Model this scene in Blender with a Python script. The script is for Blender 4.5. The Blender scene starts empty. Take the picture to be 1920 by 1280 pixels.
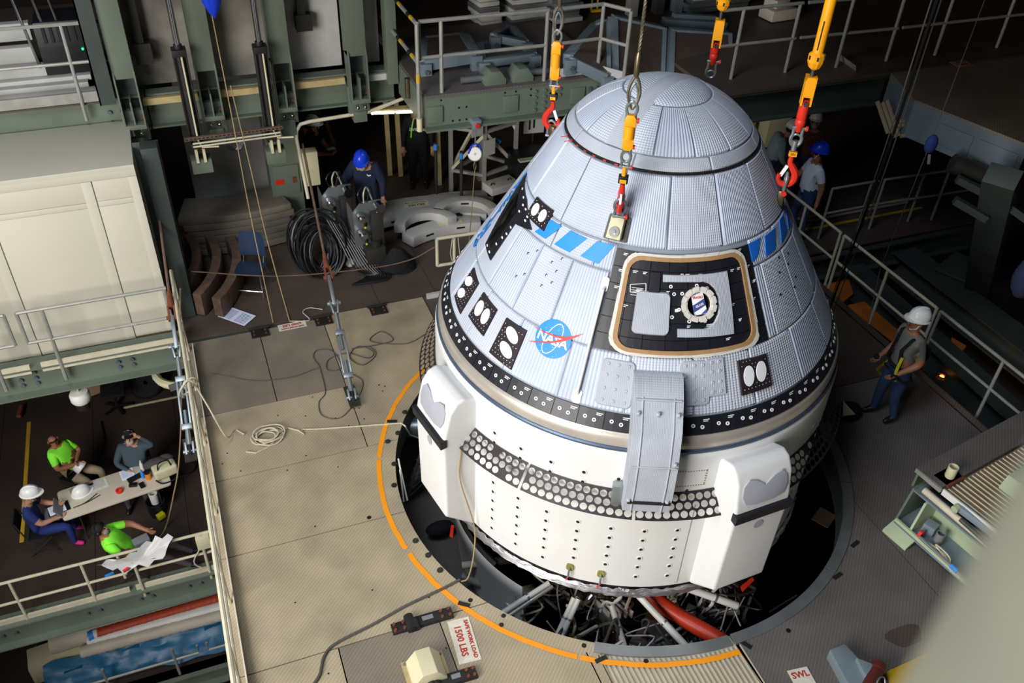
import bpy, bmesh, math, random
from mathutils import Vector, Matrix, Euler
random.seed(7)
PI = math.pi
def R(a): return math.radians(a)
sc = bpy.context.scene
COL = sc.collection
# ---------------------------------------------------------------- camera
cam_d = bpy.data.cameras.new('camera'); cam_o = bpy.data.objects.new('camera', cam_d); COL.objects.link(cam_o); sc.camera = cam_o
cam_d.sensor_width = 36.0; cam_d.lens = 36.0 * 1651.75 / 1920.0; cam_d.clip_end = 200; cam_d.clip_start = .05
cam_o.matrix_world = Matrix(((0.93273,0.19609,-0.30258,-4.59724),(-0.35890,0.58552,-0.72689,-7.29983),(0.03463,0.78659,0.61651,8.64503),(0.00000,0.00000,0.00000,1.00000)))
cam_d.dof.use_dof = True; cam_d.dof.focus_distance = 9.6; cam_d.dof.aperture_fstop = 2.0
# ---------------------------------------------------------------- light
w = bpy.data.worlds.new('hall_ambient'); sc.world = w; w.use_nodes = True
bg = w.node_tree.nodes['Background']; bg.inputs[0].default_value = (.72, .82, 1.0, 1); bg.inputs[1].default_value = .014
def area(name, loc, aim, sx, sy, power, col):
    l = bpy.data.lights.new(name, 'AREA'); l.shape = 'RECTANGLE'; l.size = sx; l.size_y = sy; l.energy = power; l.color = col
    o = bpy.data.objects.new(name, l); COL.objects.link(o); o.location = loc
    o.rotation_euler = (Vector(aim) - Vector(loc)).to_track_quat('-Z', 'Y').to_euler(); return o
area('hangar_door_daylight', (-13, -7.2, 6.4), (-.5, .5, .8), 8, 7, 2750, (1, .97, .93))
area('hall_skylight', (-7.0, -3.5, 15), (-3.5, 0, 0), 4, 5, 1000, (.80, .89, 1))
sc.view_settings.view_transform = 'Standard'; sc.view_settings.look = 'None'; sc.view_settings.gamma = 1; sc.view_settings.exposure = 0.0
sc.view_settings.use_curve_mapping = False
# ---------------------------------------------------------------- materials
def lin(h):
    h = h.lstrip('#'); c = [int(h[i:i+2], 16) / 255 for i in (0, 2, 4)]
    return tuple((v / 12.92 if v <= .04045 else ((v + .055) / 1.055) ** 2.4) for v in c) + (1,)
M = {}
def mat(name, col, rough=.6, metal=0, var=.12, scale=3.0, bump=0, bscale=40, emit=0, spec=.4, alpha=None, col2=None, trans=0):
    m = bpy.data.materials.new(name); m.use_nodes = True; nt = m.node_tree; N = nt.nodes; L = nt.links
    p = N['Principled BSDF']; p.inputs['Roughness'].default_value = rough; p.inputs['Metallic'].default_value = metal
    p.inputs['Specular IOR Level'].default_value = spec
    c = lin(col)
    if var > 0 or col2:
        tc = N.new('ShaderNodeTexCoord'); nz = N.new('ShaderNodeTexNoise'); nz.inputs['Scale'].default_value = scale; nz.inputs['Detail'].default_value = 5
        geo = N.new('ShaderNodeNewGeometry'); L.new(geo.outputs['Position'], nz.inputs['Vector'])
        rp = N.new('ShaderNodeValToRGB'); rp.color_ramp.elements[0].position = .35; rp.color_ramp.elements[1].position = .7
        c2 = lin(col2) if col2 else tuple(v * (1 - var) for v in c[:3]) + (1,)
        rp.color_ramp.elements[0].color = c2
        rp.color_ramp.elements[1].color = c if col2 else tuple(min(1, v * (1 + var * .4)) for v in c[:3]) + (1,)
        L.new(nz.outputs['Fac'], rp.inputs['Fac']); L.new(rp.outputs['Color'], p.inputs['Base Color'])
    else: p.inputs['Base Color'].default_value = c
    if bump:
        nb = N.new('ShaderNodeTexNoise'); nb.inputs['Scale'].default_value = bscale; nb.inputs['Detail'].default_value = 3
        bp = N.new('ShaderNodeBump'); bp.inputs['Strength'].default_value = bump; bp.inputs['Distance'].default_value = .02
        L.new(nb.outputs['Fac'], bp.inputs['Height']); L.new(bp.outputs['Normal'], p.inputs['Normal'])
    if emit: p.inputs['Emission Color'].default_value = c; p.inputs['Emission Strength'].default_value = emit
    if trans: p.inputs['Transmission Weight'].default_value = trans
    M[name] = m; return m
def grid_bump(name, sx, sy, kind='quilt', strength=.4, dist=.01, diamond=False, coord='UV'):
    """add a woven / tread relief (fine surface relief only) to material `name`"""
    m = M[name]; nt = m.node_tree; N = nt.nodes; L = nt.links; p = N['Principled BSDF']
    tc = N.new('ShaderNodeTexCoord'); mp = N.new('ShaderNodeMapping'); L.new(tc.outputs[coord], mp.inputs['Vector'])
    if diamond: mp.inputs['Rotation'].default_value = (0, 0, R(45))
    sep = N.new('ShaderNodeSeparateXYZ'); L.new(mp.outputs['Vector'], sep.inputs[0])
    def mth(op, a, b=None):
        n = N.new('ShaderNodeMath'); n.operation = op
        for i, v in enumerate((a, b)):
            if v is None: continue
            if isinstance(v, (int, float)): n.inputs[i].default_value = v
            else: L.new(v, n.inputs[i])
        return n.outputs[0]
    a = mth('SINE', mth('MULTIPLY', sep.outputs[0], 2 * PI / sx)); b = mth('SINE', mth('MULTIPLY', sep.outputs[1], 2 * PI / sy))
    if kind == 'quilt': h = mth('ADD', mth('POWER', mth('ABSOLUTE', a), .5), mth('POWER', mth('ABSOLUTE', b), .5))
    elif kind == 'rib': h = mth('POWER', mth('ABSOLUTE', a), .6)
    else:  # tread plate: short raised dashes alternating
        h = mth('MAXIMUM', mth('MULTIPLY', mth('GREATER_THAN', a, .25), mth('GREATER_THAN', b, .25)), mth('MULTIPLY', mth('LESS_THAN', a, -.25), mth('LESS_THAN', b, -.25)))
    bp = N.new('ShaderNodeBump'); bp.inputs['Strength'].default_value = strength; bp.inputs['Distance'].default_value = dist
    L.new(h, bp.inputs['Height']); L.new(bp.outputs['Normal'], p.inputs['Normal'])
    return h
def tread(name, col, amt=.25, worn='#6a6259', rough=.55, lo=.9):
    mat(name, col, rough=rough, metal=.0, var=.16, scale=1.7, spec=.5)
    m = M[name]; nt = m.node_tree; N = nt.nodes; L = nt.links; p = N['Principled BSDF']
    geo = N.new('ShaderNodeNewGeometry'); sep = N.new('ShaderNodeSeparateXYZ'); L.new(geo.outputs['Position'], sep.inputs[0])
    def mth(op, a, b=None):
        n = N.new('ShaderNodeMath'); n.operation = op
        for i, v in enumerate((a, b)):
            if v is None: continue
            if isinstance(v, (int, float)): n.inputs[i].default_value = v
            else: L.new(v, n.inputs[i])
        return n.outputs[0]
    k = 2 * PI / .052
    a = mth('SINE', mth('MULTIPLY', mth('ADD', sep.outputs[0], sep.outputs[1]), k)); b = mth('SINE', mth('MULTIPLY', mth('SUBTRACT', sep.outputs[0], sep.outputs[1]), k))
    h = mth('MAXIMUM', mth('MULTIPLY', mth('GREATER_THAN', a, .1), mth('GREATER_THAN', b, .75)), mth('MULTIPLY', mth('GREATER_THAN', b, .1), mth('LESS_THAN', a, -.75)))
    bp = N.new('ShaderNodeBump'); bp.inputs['Strength'].default_value = .6; bp.inputs['Distance'].default_value = .006
    L.new(h, bp.inputs['Height']); L.new(bp.outputs['Normal'], p.inputs['Normal'])
    # lugs are polished a little lighter, grime between them; broad rusty stains
    src = [l for l in nt.links if l.to_socket == p.inputs['Base Color']][0].from_socket
    nz = N.new('ShaderNodeTexNoise'); nz.inputs['Scale'].default_value = .9; nz.inputs['Detail'].default_value = 7; L.new(geo.outputs['Position'], nz.inputs['Vector'])
    rp = N.new('ShaderNodeValToRGB'); rp.color_ramp.elements[0].position = .5; rp.color_ramp.elements[1].position = .78
    rp.color_ramp.elements[0].color = (0, 0, 0, 1); rp.color_ramp.elements[1].color = (.6, .6, .6, 1); L.new(nz.outputs['Fac'], rp.inputs['Fac'])
    mx = N.new('ShaderNodeMixRGB'); mx.inputs[2].default_value = lin(worn); L.new(rp.outputs['Color'], mx.inputs[0]); L.new(src, mx.inputs[1])
    m2 = N.new('ShaderNodeMixRGB'); m2.blend_type = 'MULTIPLY'; m2.inputs[0].default_value = 1
    rr = N.new('ShaderNodeMapRange'); L.new(h, rr.inputs[0]); rr.inputs[3].default_value = lo - amt * .5; rr.inputs[4].default_value = 1.12
    L.new(mx.outputs[0], m2.inputs[1]); L.new(rr.outputs[0], m2.inputs[2]); L.new(m2.outputs[0], p.inputs['Base Color'])
# ---------------------------------------------------------------- mesh builder
class MB:
    def __init__(s): s.v = []; s.f = []; s.uv = []; s.mi = []; s.m = 0
    def face(s, idx): s.f.append(tuple(idx)); s.mi.append(s.m)
    def pts(s, ps):
        n = len(s.v); s.v.extend(tuple(p) for p in ps); return list(range(n, n + len(ps)))
    def box(s, c, d, rz=0, rot=None):
        q = Euler(rot).to_matrix() if rot else Matrix.Rotation(rz, 3, 'Z'); c = Vector(c)
        i = s.pts([c + q @ Vector((x * d[0] / 2, y * d[1] / 2, z * d[2] / 2)) for z in (-1, 1) for y in (-1, 1) for x in (-1, 1)])
        for f in ((0, 2, 3, 1), (4, 5, 7, 6), (0, 1, 5, 4), (2, 6, 7, 3), (0, 4, 6, 2), (1, 3, 7, 5)): s.face([i[k] for k in f])
        return s
    def bb(s, a, b):  # box by corners
        return s.box([(p + q) / 2 for p, q in zip(a, b)], [abs(q - p) for p, q in zip(a, b)])
    def bar(s, a, b, w, h=None, up=(0, 0, 1)):
        h = h or w; a = Vector(a); b = Vector(b); t = (b - a).normalized(); u = Vector(up)
        if abs(t.dot(u)) > .98: u = Vector((0, 1, 0))
        x = t.cross(u).normalized(); y = x.cross(t)
        i = s.pts([p + x * (sx * w / 2) + y * (sy * h / 2) for p in (a, b) for sx, sy in ((-1, -1), (1, -1), (1, 1), (-1, 1))])
        for f in ((3, 2, 1, 0), (4, 5, 6, 7), (0, 1, 5, 4), (1, 2, 6, 5), (2, 3, 7, 6), (3, 0, 4, 7)): s.face([i[k] for k in f])
        return s
    def ibeam(s, a, b, w, h, t=.02, up=(0, 0, 1)):
        """I section from a to b; h along up, flanges of width w"""
        a = Vector(a); b = Vector(b); u = Vector(up)
        s.bar(a, b, t, h - 2 * t, up); s.bar(a + u * (h / 2 - t / 2), b + u * (h / 2 - t / 2), w, t, up); s.bar(a - u * (h / 2 - t / 2), b - u * (h / 2 - t / 2), w, t, up); return s
    def tube(s, ps, r, n=8, closed=False, caps=True, rs=None):
        ps = [Vector(p) for p in ps]; m = len(ps); rings = []; px = None
        for k in range(m):
            if closed: t = ps[(k + 1) % m] - ps[k - 1]
            else: t = ps[min(k + 1, m - 1)] - ps[max(k - 1, 0)]
            if t.length < 1e-9: t = Vector((0, 0, 1))
            t.normalize()
            if px is None:
                u = Vector((0, 0, 1)) if abs(t.z) < .9 else Vector((1, 0, 0)); px = t.cross(u).normalized()
            else:
                px = px - t * px.dot(t)
                px = px.normalized() if px.length > 1e-6 else t.orthogonal().normalized()
            py = t.cross(px); rr = rs[k] if rs else r
            rings.append(s.pts([ps[k] + px * (rr * math.cos(2 * PI * j / n)) + py * (rr * math.sin(2 * PI * j / n)) for j in range(n)]))
        for k in range(m if closed else m - 1):
            A = rings[k]; B = rings[(k + 1) % m]
            for j in range(n): s.face((A[j], A[(j + 1) % n], B[(j + 1) % n], B[j]))
        if caps and not closed: s.face(rings[0][::-1]); s.face(rings[-1])
        return s
    def cyl(s, a, b, r, n=12, r2=None): return s.tube([a, b], r, n, rs=[r, r if r2 is None else r2])
    def lathe(s, prof, n=32, c=(0, 0, 0), a0=0, a1=360, axis=None, closed=False):
        """prof [(r,z)] swept about z through c (or along `axis`)"""
        full = abs(a1 - a0) >= 359.9; k = n if full else n + 1; c = Vector(c)
        q = Vector((0, 0, 1)).rotation_difference(Vector(axis).normalized()).to_matrix() if axis else Matrix.Identity(3)
        rings = []
        for (r, z) in prof:
            rings.append(s.pts([c + q @ Vector((r * math.cos(R(a0 + (a1 - a0) * j / n)), r * math.sin(R(a0 + (a1 - a0) * j / n)), z)) for j in range(k)]))
        m = len(prof)
        for i in range(m if closed else m - 1):
            A = rings[i]; B = rings[(i + 1) % m]
            for j in range(n): s.face((A[j], A[(j + 1) % k], B[(j + 1) % k], B[j]))
        return s
    def ball(s, c, r, n=12, sc=(1, 1, 1), q=None):
        c = Vector(c); rings = []; q = q or Matrix.Identity(3)
        for i in range(1, n // 2):
            a = -PI / 2 + PI * i / (n // 2)
            rings.append(s.pts([c + q @ Vector((r * sc[0] * math.cos(a) * math.cos(2 * PI * j / n), r * sc[1] * math.cos(a) * math.sin(2 * PI * j / n), r * sc[2] * math.sin(a))) for j in range(n)]))
        b = s.pts([c + q @ Vector((0, 0, -r * sc[2]))])[0]; t = s.pts([c + q @ Vector((0, 0, r * sc[2]))])[0]
        for j in range(n):
            s.face((b, rings[0][(j + 1) % n], rings[0][j])); s.face((t, rings[-1][j], rings[-1][(j + 1) % n]))
            for i in range(len(rings) - 1): s.face((rings[i][j], rings[i][(j + 1) % n], rings[i + 1][(j + 1) % n], rings[i + 1][j]))
        return s
    def prism(s, poly, z0, z1):
        n = len(poly); a = s.pts([(p[0], p[1], z0) for p in poly]); b = s.pts([(p[0], p[1], z1) for p in poly])
        s.face(a[::-1]); s.face(b)
        for k in range(n): s.face((a[k], a[(k + 1) % n], b[(k + 1) % n], b[k]))
        return s
    def extr(s, poly, vec):  # extrude a planar 3D polygon
        vec = Vector(vec); n = len(poly); a = s.pts([Vector(p) for p in poly]); b = s.pts([Vector(p) + vec for p in poly])
        s.face(a[::-1]); s.face(b)
        for k in range(n): s.face((a[k], a[(k + 1) % n], b[(k + 1) % n], b[k]))
        return s
    def mesh(s, name, mats, smooth=False, off=(0, 0, 0), bevel=0, seg=2, angle=40):
        me = bpy.data.meshes.new(name); o = Vector(off)
        me.from_pydata([tuple(Vector(v) - o) for v in s.v], [], s.f)
        for m in (mats if isinstance(mats, (list, tuple)) else [mats]): me.materials.append(M[m])
        if isinstance(mats, (list, tuple)) and len(mats) > 1: me.polygons.foreach_set('material_index', s.mi)
        if s.uv:
            ul = me.uv_layers.new(name='UVMap')
            for lp in me.loops:
                if lp.vertex_index < len(s.uv): ul.data[lp.index].uv = s.uv[lp.vertex_index]
        bm = bmesh.new(); bm.from_mesh(me); bmesh.ops.delete(bm, geom=[v for v in bm.verts if not v.link_faces], context='VERTS'); bmesh.ops.recalc_face_normals(bm, faces=bm.faces)
        if bevel: 
            es = [e for e in bm.edges if len(e.link_faces) == 2 and e.calc_face_angle(0) > R(30)]
            bmesh.ops.bevel(bm, geom=es, offset=bevel, segments=seg, affect='EDGES', profile=.6, clamp_overlap=True)
        bm.to_mesh(me); bm.free()
        if smooth or bevel: me.polygons.foreach_set('use_smooth', [True] * len(me.polygons)); me.set_sharp_from_angle(angle=R(angle))
        me.update(); return me
ORG = {}
def origin(p):
    return ORG.get(p.name, Vector((0, 0, 0))) if p else Vector((0, 0, 0))
def part(name, mb, mats, parent, label=None, smooth=False, bevel=0, kind=None, seg=2, angle=40):
    off = origin(parent); o = bpy.data.objects.new(name, mb.mesh(name, mats, smooth, off, bevel, seg, angle)); COL.objects.link(o)
    if parent: o.parent = parent; ORG[o.name] = off
    if label: o['label'] = label
    if kind: o['kind'] = kind
    return o
def inst(name, me, parent, loc=(0, 0, 0), rot=(0, 0, 0), scale=(1, 1, 1)):
    o = bpy.data.objects.new(name, me); COL.objects.link(o); o.parent = parent; o.location = Vector(loc) - origin(parent); o.rotation_euler = rot; o.scale = scale
    ORG[o.name] = Vector((0, 0, 0)); return o
def thing(name, label, cat, loc=(0, 0, 0), group=None):
    o = bpy.data.objects.new(name, None); COL.objects.link(o); o.location = loc; o.empty_display_size = .1
    o['label'] = label; o['category'] = cat; ORG[o.name] = Vector(loc)
    if group: o['group'] = group
    return o
def solo(name, mb, mats, label, cat, group=None, smooth=False, bevel=0, seg=2, loc=None, angle=40, kind=None):
    loc = Vector(loc) if loc else Vector((sum(v[0] for v in mb.v) / len(mb.v), sum(v[1] for v in mb.v) / len(mb.v), min(v[2] for v in mb.v)))
    o = bpy.data.objects.new(name, mb.mesh(name, mats, smooth, loc, bevel, seg, angle)); COL.objects.link(o); o.location = loc
    o['label'] = label; o['category'] = cat; ORG[o.name] = loc
    if group: o['group'] = group
    if kind: o['kind'] = kind
    return o
def struct(name, mb=None, mats=None, label=None, smooth=False, bevel=0, loc=(0, 0, 0)):
    if mb: o = bpy.data.objects.new(name, mb.mesh(name, mats, smooth, loc, bevel))
    else: o = bpy.data.objects.new(name, None)
    COL.objects.link(o); o.location = loc; o['kind'] = 'structure'; ORG[o.name] = Vector(loc)
    if label: o['label'] = label
    return o
def text_mesh(s, size=1, align='CENTER', extrude=0, bold=0):
    cu = bpy.data.curves.new('t', 'FONT'); cu.body = s; cu.size = size; cu.align_x = align; cu.align_y = 'CENTER'; cu.extrude = extrude; cu.offset = bold
    cu.resolution_u = 2
    ob = bpy.data.objects.new('t', cu); COL.objects.link(ob); dg = bpy.context.evaluated_depsgraph_get(); dg.update()
    me = bpy.data.meshes.new_from_object(ob.evaluated_get(dg)); vs = [v.co.copy() for v in me.vertices]; fs = [tuple(p.vertices) for p in me.polygons]
    bpy.data.objects.remove(ob); bpy.data.curves.remove(cu); bpy.data.meshes.remove(me); return vs, fs
def text_flat(mb, s, size, org, ux, uy, bold=0, align='CENTER'):
    """lay flat lettering on a plane: org + x*ux + y*uy"""
    vs, fs = text_mesh(s, size, bold=bold, align=align); o = Vector(org); ux = Vector(ux); uy = Vector(uy)
    i = mb.pts([o + ux * v.x + uy * v.y for v in vs])
    for f in fs: mb.face([i[k] for k in f])
    return mb

# ---------------------------------------------------------------- material palette
mat('blanket', '#c6ccd9', .75, var=.10, scale=2.2); grid_bump('blanket', .052, .052, 'quilt', .55, .012)
mat('blanket_rib', '#c0c8d9', .75, var=.10, scale=2.2); grid_bump('blanket_rib', .06, .06, 'rib', .6, .012)
mat('blanket_grey', '#b3b7c0', .8, var=.10, scale=3); grid_bump('blanket_grey', .03, .03, 'quilt', .35, .008)
mat('gap_dark', '#878d98', .9, var=0)
mat('tile_black', '#1c1d24', .42, var=.15, scale=8, spec=.5)
mat('plate_black', '#2a2226', .5, var=.1)
mat('white_paint', '#dededc', .38, var=.035, scale=1.5, spec=.5)
mat('white_mark', '#e8e8e8', .6, var=0)
mat('cover_white', '#f0f0f2', .6, var=.02)
mat('heart_grey', '#a7a8b2', .75, var=.05)
mat('blue_tape', '#2f8ee6', .5, var=.08); mat('blue_deep', '#1d6fd6', .5, var=.08)
mat('logo_blue', '#1f88dc', .5, var=.0); mat('logo_red', '#d8382c', .5, var=0)
mat('ring_metal', '#d6ccbf', .36, metal=.55, var=.15, scale=2)
mat('rim_blue', '#5b6a80', .4, metal=.5, var=.2)
mat('tan_tape', '#a98358', .65, var=.15, scale=9); mat('white_tape', '#d6d0c6', .65, var=.1)
mat('glass_dark', '#08090c', .08, var=0, spec=.8); mat('foil', '#cfccd0', .28, metal=.85, var=.1, bump=.9, bscale=22)
mat('olive', '#8d8a3e', .5); mat('red_paint', '#d2301f', .4, var=.08); mat('yellow_paint', '#f0a010', .42, var=.06)
mat('steel_galv', '#9aa0a2', .38, metal=.7, var=.15); mat('steel_dark', '#4b4a46', .45, metal=.6, var=.2); mat('chrome', '#c9cbcc', .18, metal=1, var=.05)
mat('wire_rope', '#6c6350', .5, metal=.5, var=.3, scale=60); mat('brass_sleeve', '#7c6f55', .35, metal=.8, var=.15)
mat('green_steel', '#677163', .5, var=.14, scale=1.3); mat('green_shaded', '#3d4541', .55, var=.2, scale=1.5); mat('blue_steel', '#74828a', .5, var=.18, scale=1.6)  # second green is darkened to put the dim right side into its colour
mat('bolt_grey', '#75818a', .4, metal=.5, var=.2)
mat('pipe_grey', '#a3a29a', .42, metal=.3, var=.15, scale=6); mat('pipe_cream', '#c9c1a8', .45, var=.12, scale=6); mat('pipe_white', '#dcdad4', .4, var=.06)
tread('deck_tan', '#b8a98c', .2); tread('deck_grey', '#8f8474', .24, '#665d52'); tread('deck_cool', '#716b67', .3, '#57514d'); tread('deck_dark_shaded', '#564c45', .3, '#3f3833'); tread('deck_brown', '#5c4f46', .25, '#4d4440')  # darkest plate: dark steel with the right side's shade added to its colour
mat('deck_rib', '#b7ad98', .5, var=.15); mat('orange_tape', '#f59a1a', .5, var=.05)
mat('rust', '#7a3f26', .8, var=.3, scale=15); mat('rust_rod', '#6d5546', .7, var=.3, scale=9); mat('black_iron', '#2c2b2a', .5, metal=.3, var=.2)
mat('sign_white', '#d9d3c4', .6, var=.12, scale=18); mat('sign_red', '#b3302a', .6, var=.1)
mat('cabin_cream', '#c6c1b0', .5, var=.05, scale=.8); mat('cabin_core', '#c9c5b4', .6, var=.08)  # second cream is for the cabin core behind the panels
mat('wood_pale', '#b7a374', .7, var=.2, scale=5); mat('panel_stained', '#98948a', .6, var=.25, scale=1.2, col2='#5f5b53'); mat('panel_white', '#b9b8b3', .6, var=.18, scale=2)
mat('black_plastic', '#16171a', .45, var=.1); mat('rubber', '#131314', .5, var=.1); mat('hose_black', '#1b1c1f', .35, var=.1)
mat('rope_pale', '#c4bca4', .8, var=.15, scale=30); mat('rope_tan', '#a58f66', .8, var=.15, scale=30); mat('cable_grey', '#55514b', .6, var=.1)
mat('lamp_glow', '#fff1c8', .5, var=0, emit=9); mat('lamp_orange', '#ff9a3c', .5, var=0, emit=6); mat('led_green', '#22ff66', .5, var=0, emit=4)
mat('skin', '#b98a70', .55, var=.08, scale=20); mat('skin_tan', '#9c6a4e', .55, var=.08, scale=20); mat('skin_dark', '#6b4330', .55, var=.08, scale=20)
mat('navy_cloth', '#1c2740', .85, var=.15, bump=.3, bscale=14); mat('black_cloth', '#121214', .85, var=.1, bump=.3, bscale=14); mat('hi_green', '#8dff3f', .75, var=.08, bump=.35, bscale=12)
mat('khaki', '#9b8a70', .85, var=.12, bump=.3, bscale=12); mat('slate_cloth', '#3f4f58', .85, var=.12, bump=.35, bscale=12); mat('scrub_blue', '#1e2f6e', .85, var=.12, bump=.3, bscale=12)
mat('jeans', '#2b3f66', .85, var=.15, bump=.3, bscale=14); mat('white_cloth', '#cfd2e2', .85, var=.05, bump=.35, bscale=12); mat('pale_blue_cloth', '#9fb2ba', .85, var=.08, bump=.3, bscale=12); mat('plaid', '#6b3d26', .85, var=.3, scale=30, col2='#3a2218')
mat('olive_cloth', '#6d7068', .85, var=.1, bump=.3, bscale=12); mat('grey_trousers', '#4a4448', .85, var=.1); mat('pink', '#e0308a', .6, var=.1)
mat('helmet_white', '#e9e9e6', .3, var=.03); mat('helmet_blue', '#1c3fd0', .25, var=.05); mat('hair_dark', '#1e1814', .8, var=.2); mat('hair_grey', '#8c8680', .8, var=.2); mat('beard_grey', '#b5aaa0', .8, var=.2)
mat('teal_glove', '#19a8b5', .5, var=.05); mat('paper', '#e8ecff', .7, var=.02); mat('ink', '#3a4a8c', .7, var=0)
mat('table_top', '#d0c4b0', .5, var=.06); mat('bag_cream', '#cfc8a4', .7, var=.1); mat('orange_plastic', '#f08a1c', .4, var=.05); mat('duct_red', '#b9482c', .55, var=.15, scale=20); mat('hose_red', '#c8391f', .4, var=.06)
mat('tarp_blue', '#23648a', .4, var=.04, bump=.5, bscale=4); mat('duct_white', '#c9c1b0', .6, var=.12, bump=.3, bscale=14); mat('sheet_white', '#e2e0de', .4, var=.04, bump=.3, bscale=5)
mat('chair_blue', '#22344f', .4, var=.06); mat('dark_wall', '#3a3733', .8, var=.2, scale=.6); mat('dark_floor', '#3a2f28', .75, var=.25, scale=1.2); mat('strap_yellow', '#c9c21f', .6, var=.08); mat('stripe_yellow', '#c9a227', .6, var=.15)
mat('cardboard', '#a1856a', .8, var=.12); mat('grey_plastic', '#7d7f82', .5, var=.08); mat('orange_sheet', '#c9722c', .6, var=.2, scale=2); mat('near_paint', '#6e6b58', .75, var=.12, scale=9, col2='#5e5f54')
mat('segment_tan', '#7d7568', .7, var=.2, scale=4); mat('teak', '#8b7358', .6, var=.25, scale=4); mat('yellow_plate', '#d3a91c', .5, var=.1)
mat('maroon', '#5b2a26', .4, var=.12); mat('seat_green', '#aebb9a', .5, var=.08)

# ================================================================ spacecraft
Z1, Z2, RA, RB = 2.681, 4.840, 2.28, .987
KS = (RB - RA) / (Z2 - Z1); KN = math.hypot(1, KS)
def cone(az, z, h=0):
    r = RA + KS * (z - Z1) + h / KN; a = R(az); return (r * math.cos(a), r * math.sin(a), z - h * KS / KN)
def wall(az, z, h=0, r=2.36):
    a = R(az); return ((r + h) * math.cos(a), (r + h) * math.sin(a), z)
def patch(mb, out, h0, h1, surf=cone, rings=4, inset=0):
    """raised plate following the curved surface inside an outline of (azimuth, height)"""
    ca = sum(p[0] for p in out) / len(out); cz = sum(p[1] for p in out) / len(out); n = len(out)
    def ring(k, h): return [(ca + (p[0] - ca) * k, cz + (p[1] - cz) * k, h) for p in out]
    lv = [ring(1, h0), ring(1 - inset, h1)] + [ring((1 - inset) * (1 - j / rings), h1) for j in range(1, rings)]
    idx = []
    for L_ in lv:
        base = len(mb.v); mb.uv.extend([(0, 0)] * (base - len(mb.uv)))
        idx.append(mb.pts([surf(a, z, h) for a, z, h in L_])); mb.uv.extend([(R(a) * 1.6, z * KN) for a, z, h in L_])
    for A, B in zip(idx, idx[1:]):
        for k in range(n): mb.face((A[k], A[(k + 1) % n], B[(k + 1) % n], B[k]))
    c = mb.pts([surf(ca, cz, h1)])[0]; mb.uv.append((R(ca) * 1.6, cz * KN))
    for k in range(n): mb.face((idx[-1][k], idx[-1][(k + 1) % n], c))
    return mb
def dens(poly, n=5):
    o = []
    for k in range(len(poly)):
        a, b = poly[k], poly[(k + 1) % len(poly)]
        for j in range(n): o.append((a[0] + (b[0] - a[0]) * j / n, a[1] + (b[1] - a[1]) * j / n))
    return o
def rrect(az0, z0, hw, hv, rc, r0, n=5, m=4):
    """rounded rectangle on the cone, half sizes in metres -> (az, z) outline"""
    o = []
    for cx, cy, a0 in ((hw - rc, hv - rc, 0), (-hw + rc, hv - rc, 90), (-hw + rc, -hv + rc, 180), (hw - rc, -hv + rc, 270)):
        for j in range(n + 1):
            a = R(a0 + 90 * j / n); o.append((cx + rc * math.cos(a), cy + rc * math.sin(a)))
    q = []
    for k in range(len(o)):
        a, b = o[k], o[(k + 1) % len(o)]; L_ = math.hypot(b[0] - a[0], b[1] - a[1]); s = max(1, int(L_ / .08))
        for j in range(s): q.append((a[0] + (b[0] - a[0]) * j / s, a[1] + (b[1] - a[1]) * j / s))
    return [(az0 + math.degrees(u / r0), z0 + v / KN) for u, v in q]
def ringstrip(mb, A, B, h0, h1, surf=cone, a=0, b=None):
    """band between two outlines with the same point count"""
    n = len(A); b = n if b is None else b; rng = range(a, b)
    P = [[surf(p[0], p[1], h) for p in X] for X, h in ((A, h0), (A, h1), (B, h1), (B, h0))]
    I = [mb.pts(p) for p in P]
    for k in rng:
        for X, Y in zip(I, I[1:]): mb.face((X[k % n], X[(k + 1) % n], Y[(k + 1) % n], Y[k % n]))
    return mb
def cell(mb, a0, a1, z0, z1, h=.014, surf=cone, g=.006, ed=.012):
    r = math.hypot(*surf((a0 + a1) / 2, (z0 + z1) / 2)[:2]); da = math.degrees(g / r)
    a0 += da; a1 -= da; z0 += g; z1 -= g; nx = max(2, int((a1 - a0) / 2.2)); ny = max(2, int((z1 - z0) / .12))
    e = math.degrees(ed / r); xs = [a0, a0 + e] + [a0 + (a1 - a0) * i / nx for i in range(1, nx)] + [a1 - e, a1]; zs = [z0, z0 + ed] + [z0 + (z1 - z0) * i / ny for i in range(1, ny)] + [z1 - ed, z1]
    I = []
    for j, z in enumerate(zs):
        base = len(mb.v); mb.uv.extend([(0, 0)] * (base - len(mb.uv)))
        I.append(mb.pts([surf(a, z, 0 if (i in (0, len(xs) - 1) or j in (0, len(zs) - 1)) else h) for i, a in enumerate(xs)])); mb.uv.extend([(R(a) * 1.6, z * KN) for a in xs])
    for j in range(len(zs) - 1):
        for i in range(len(xs) - 1): mb.face((I[j][i], I[j][i + 1], I[j + 1][i + 1], I[j + 1][i]))
    return mb
ship = thing('spacecraft', 'grey quilted conical capsule on white service module hanging over the round deck opening', 'spacecraft', (0, 0, .3))
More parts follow.
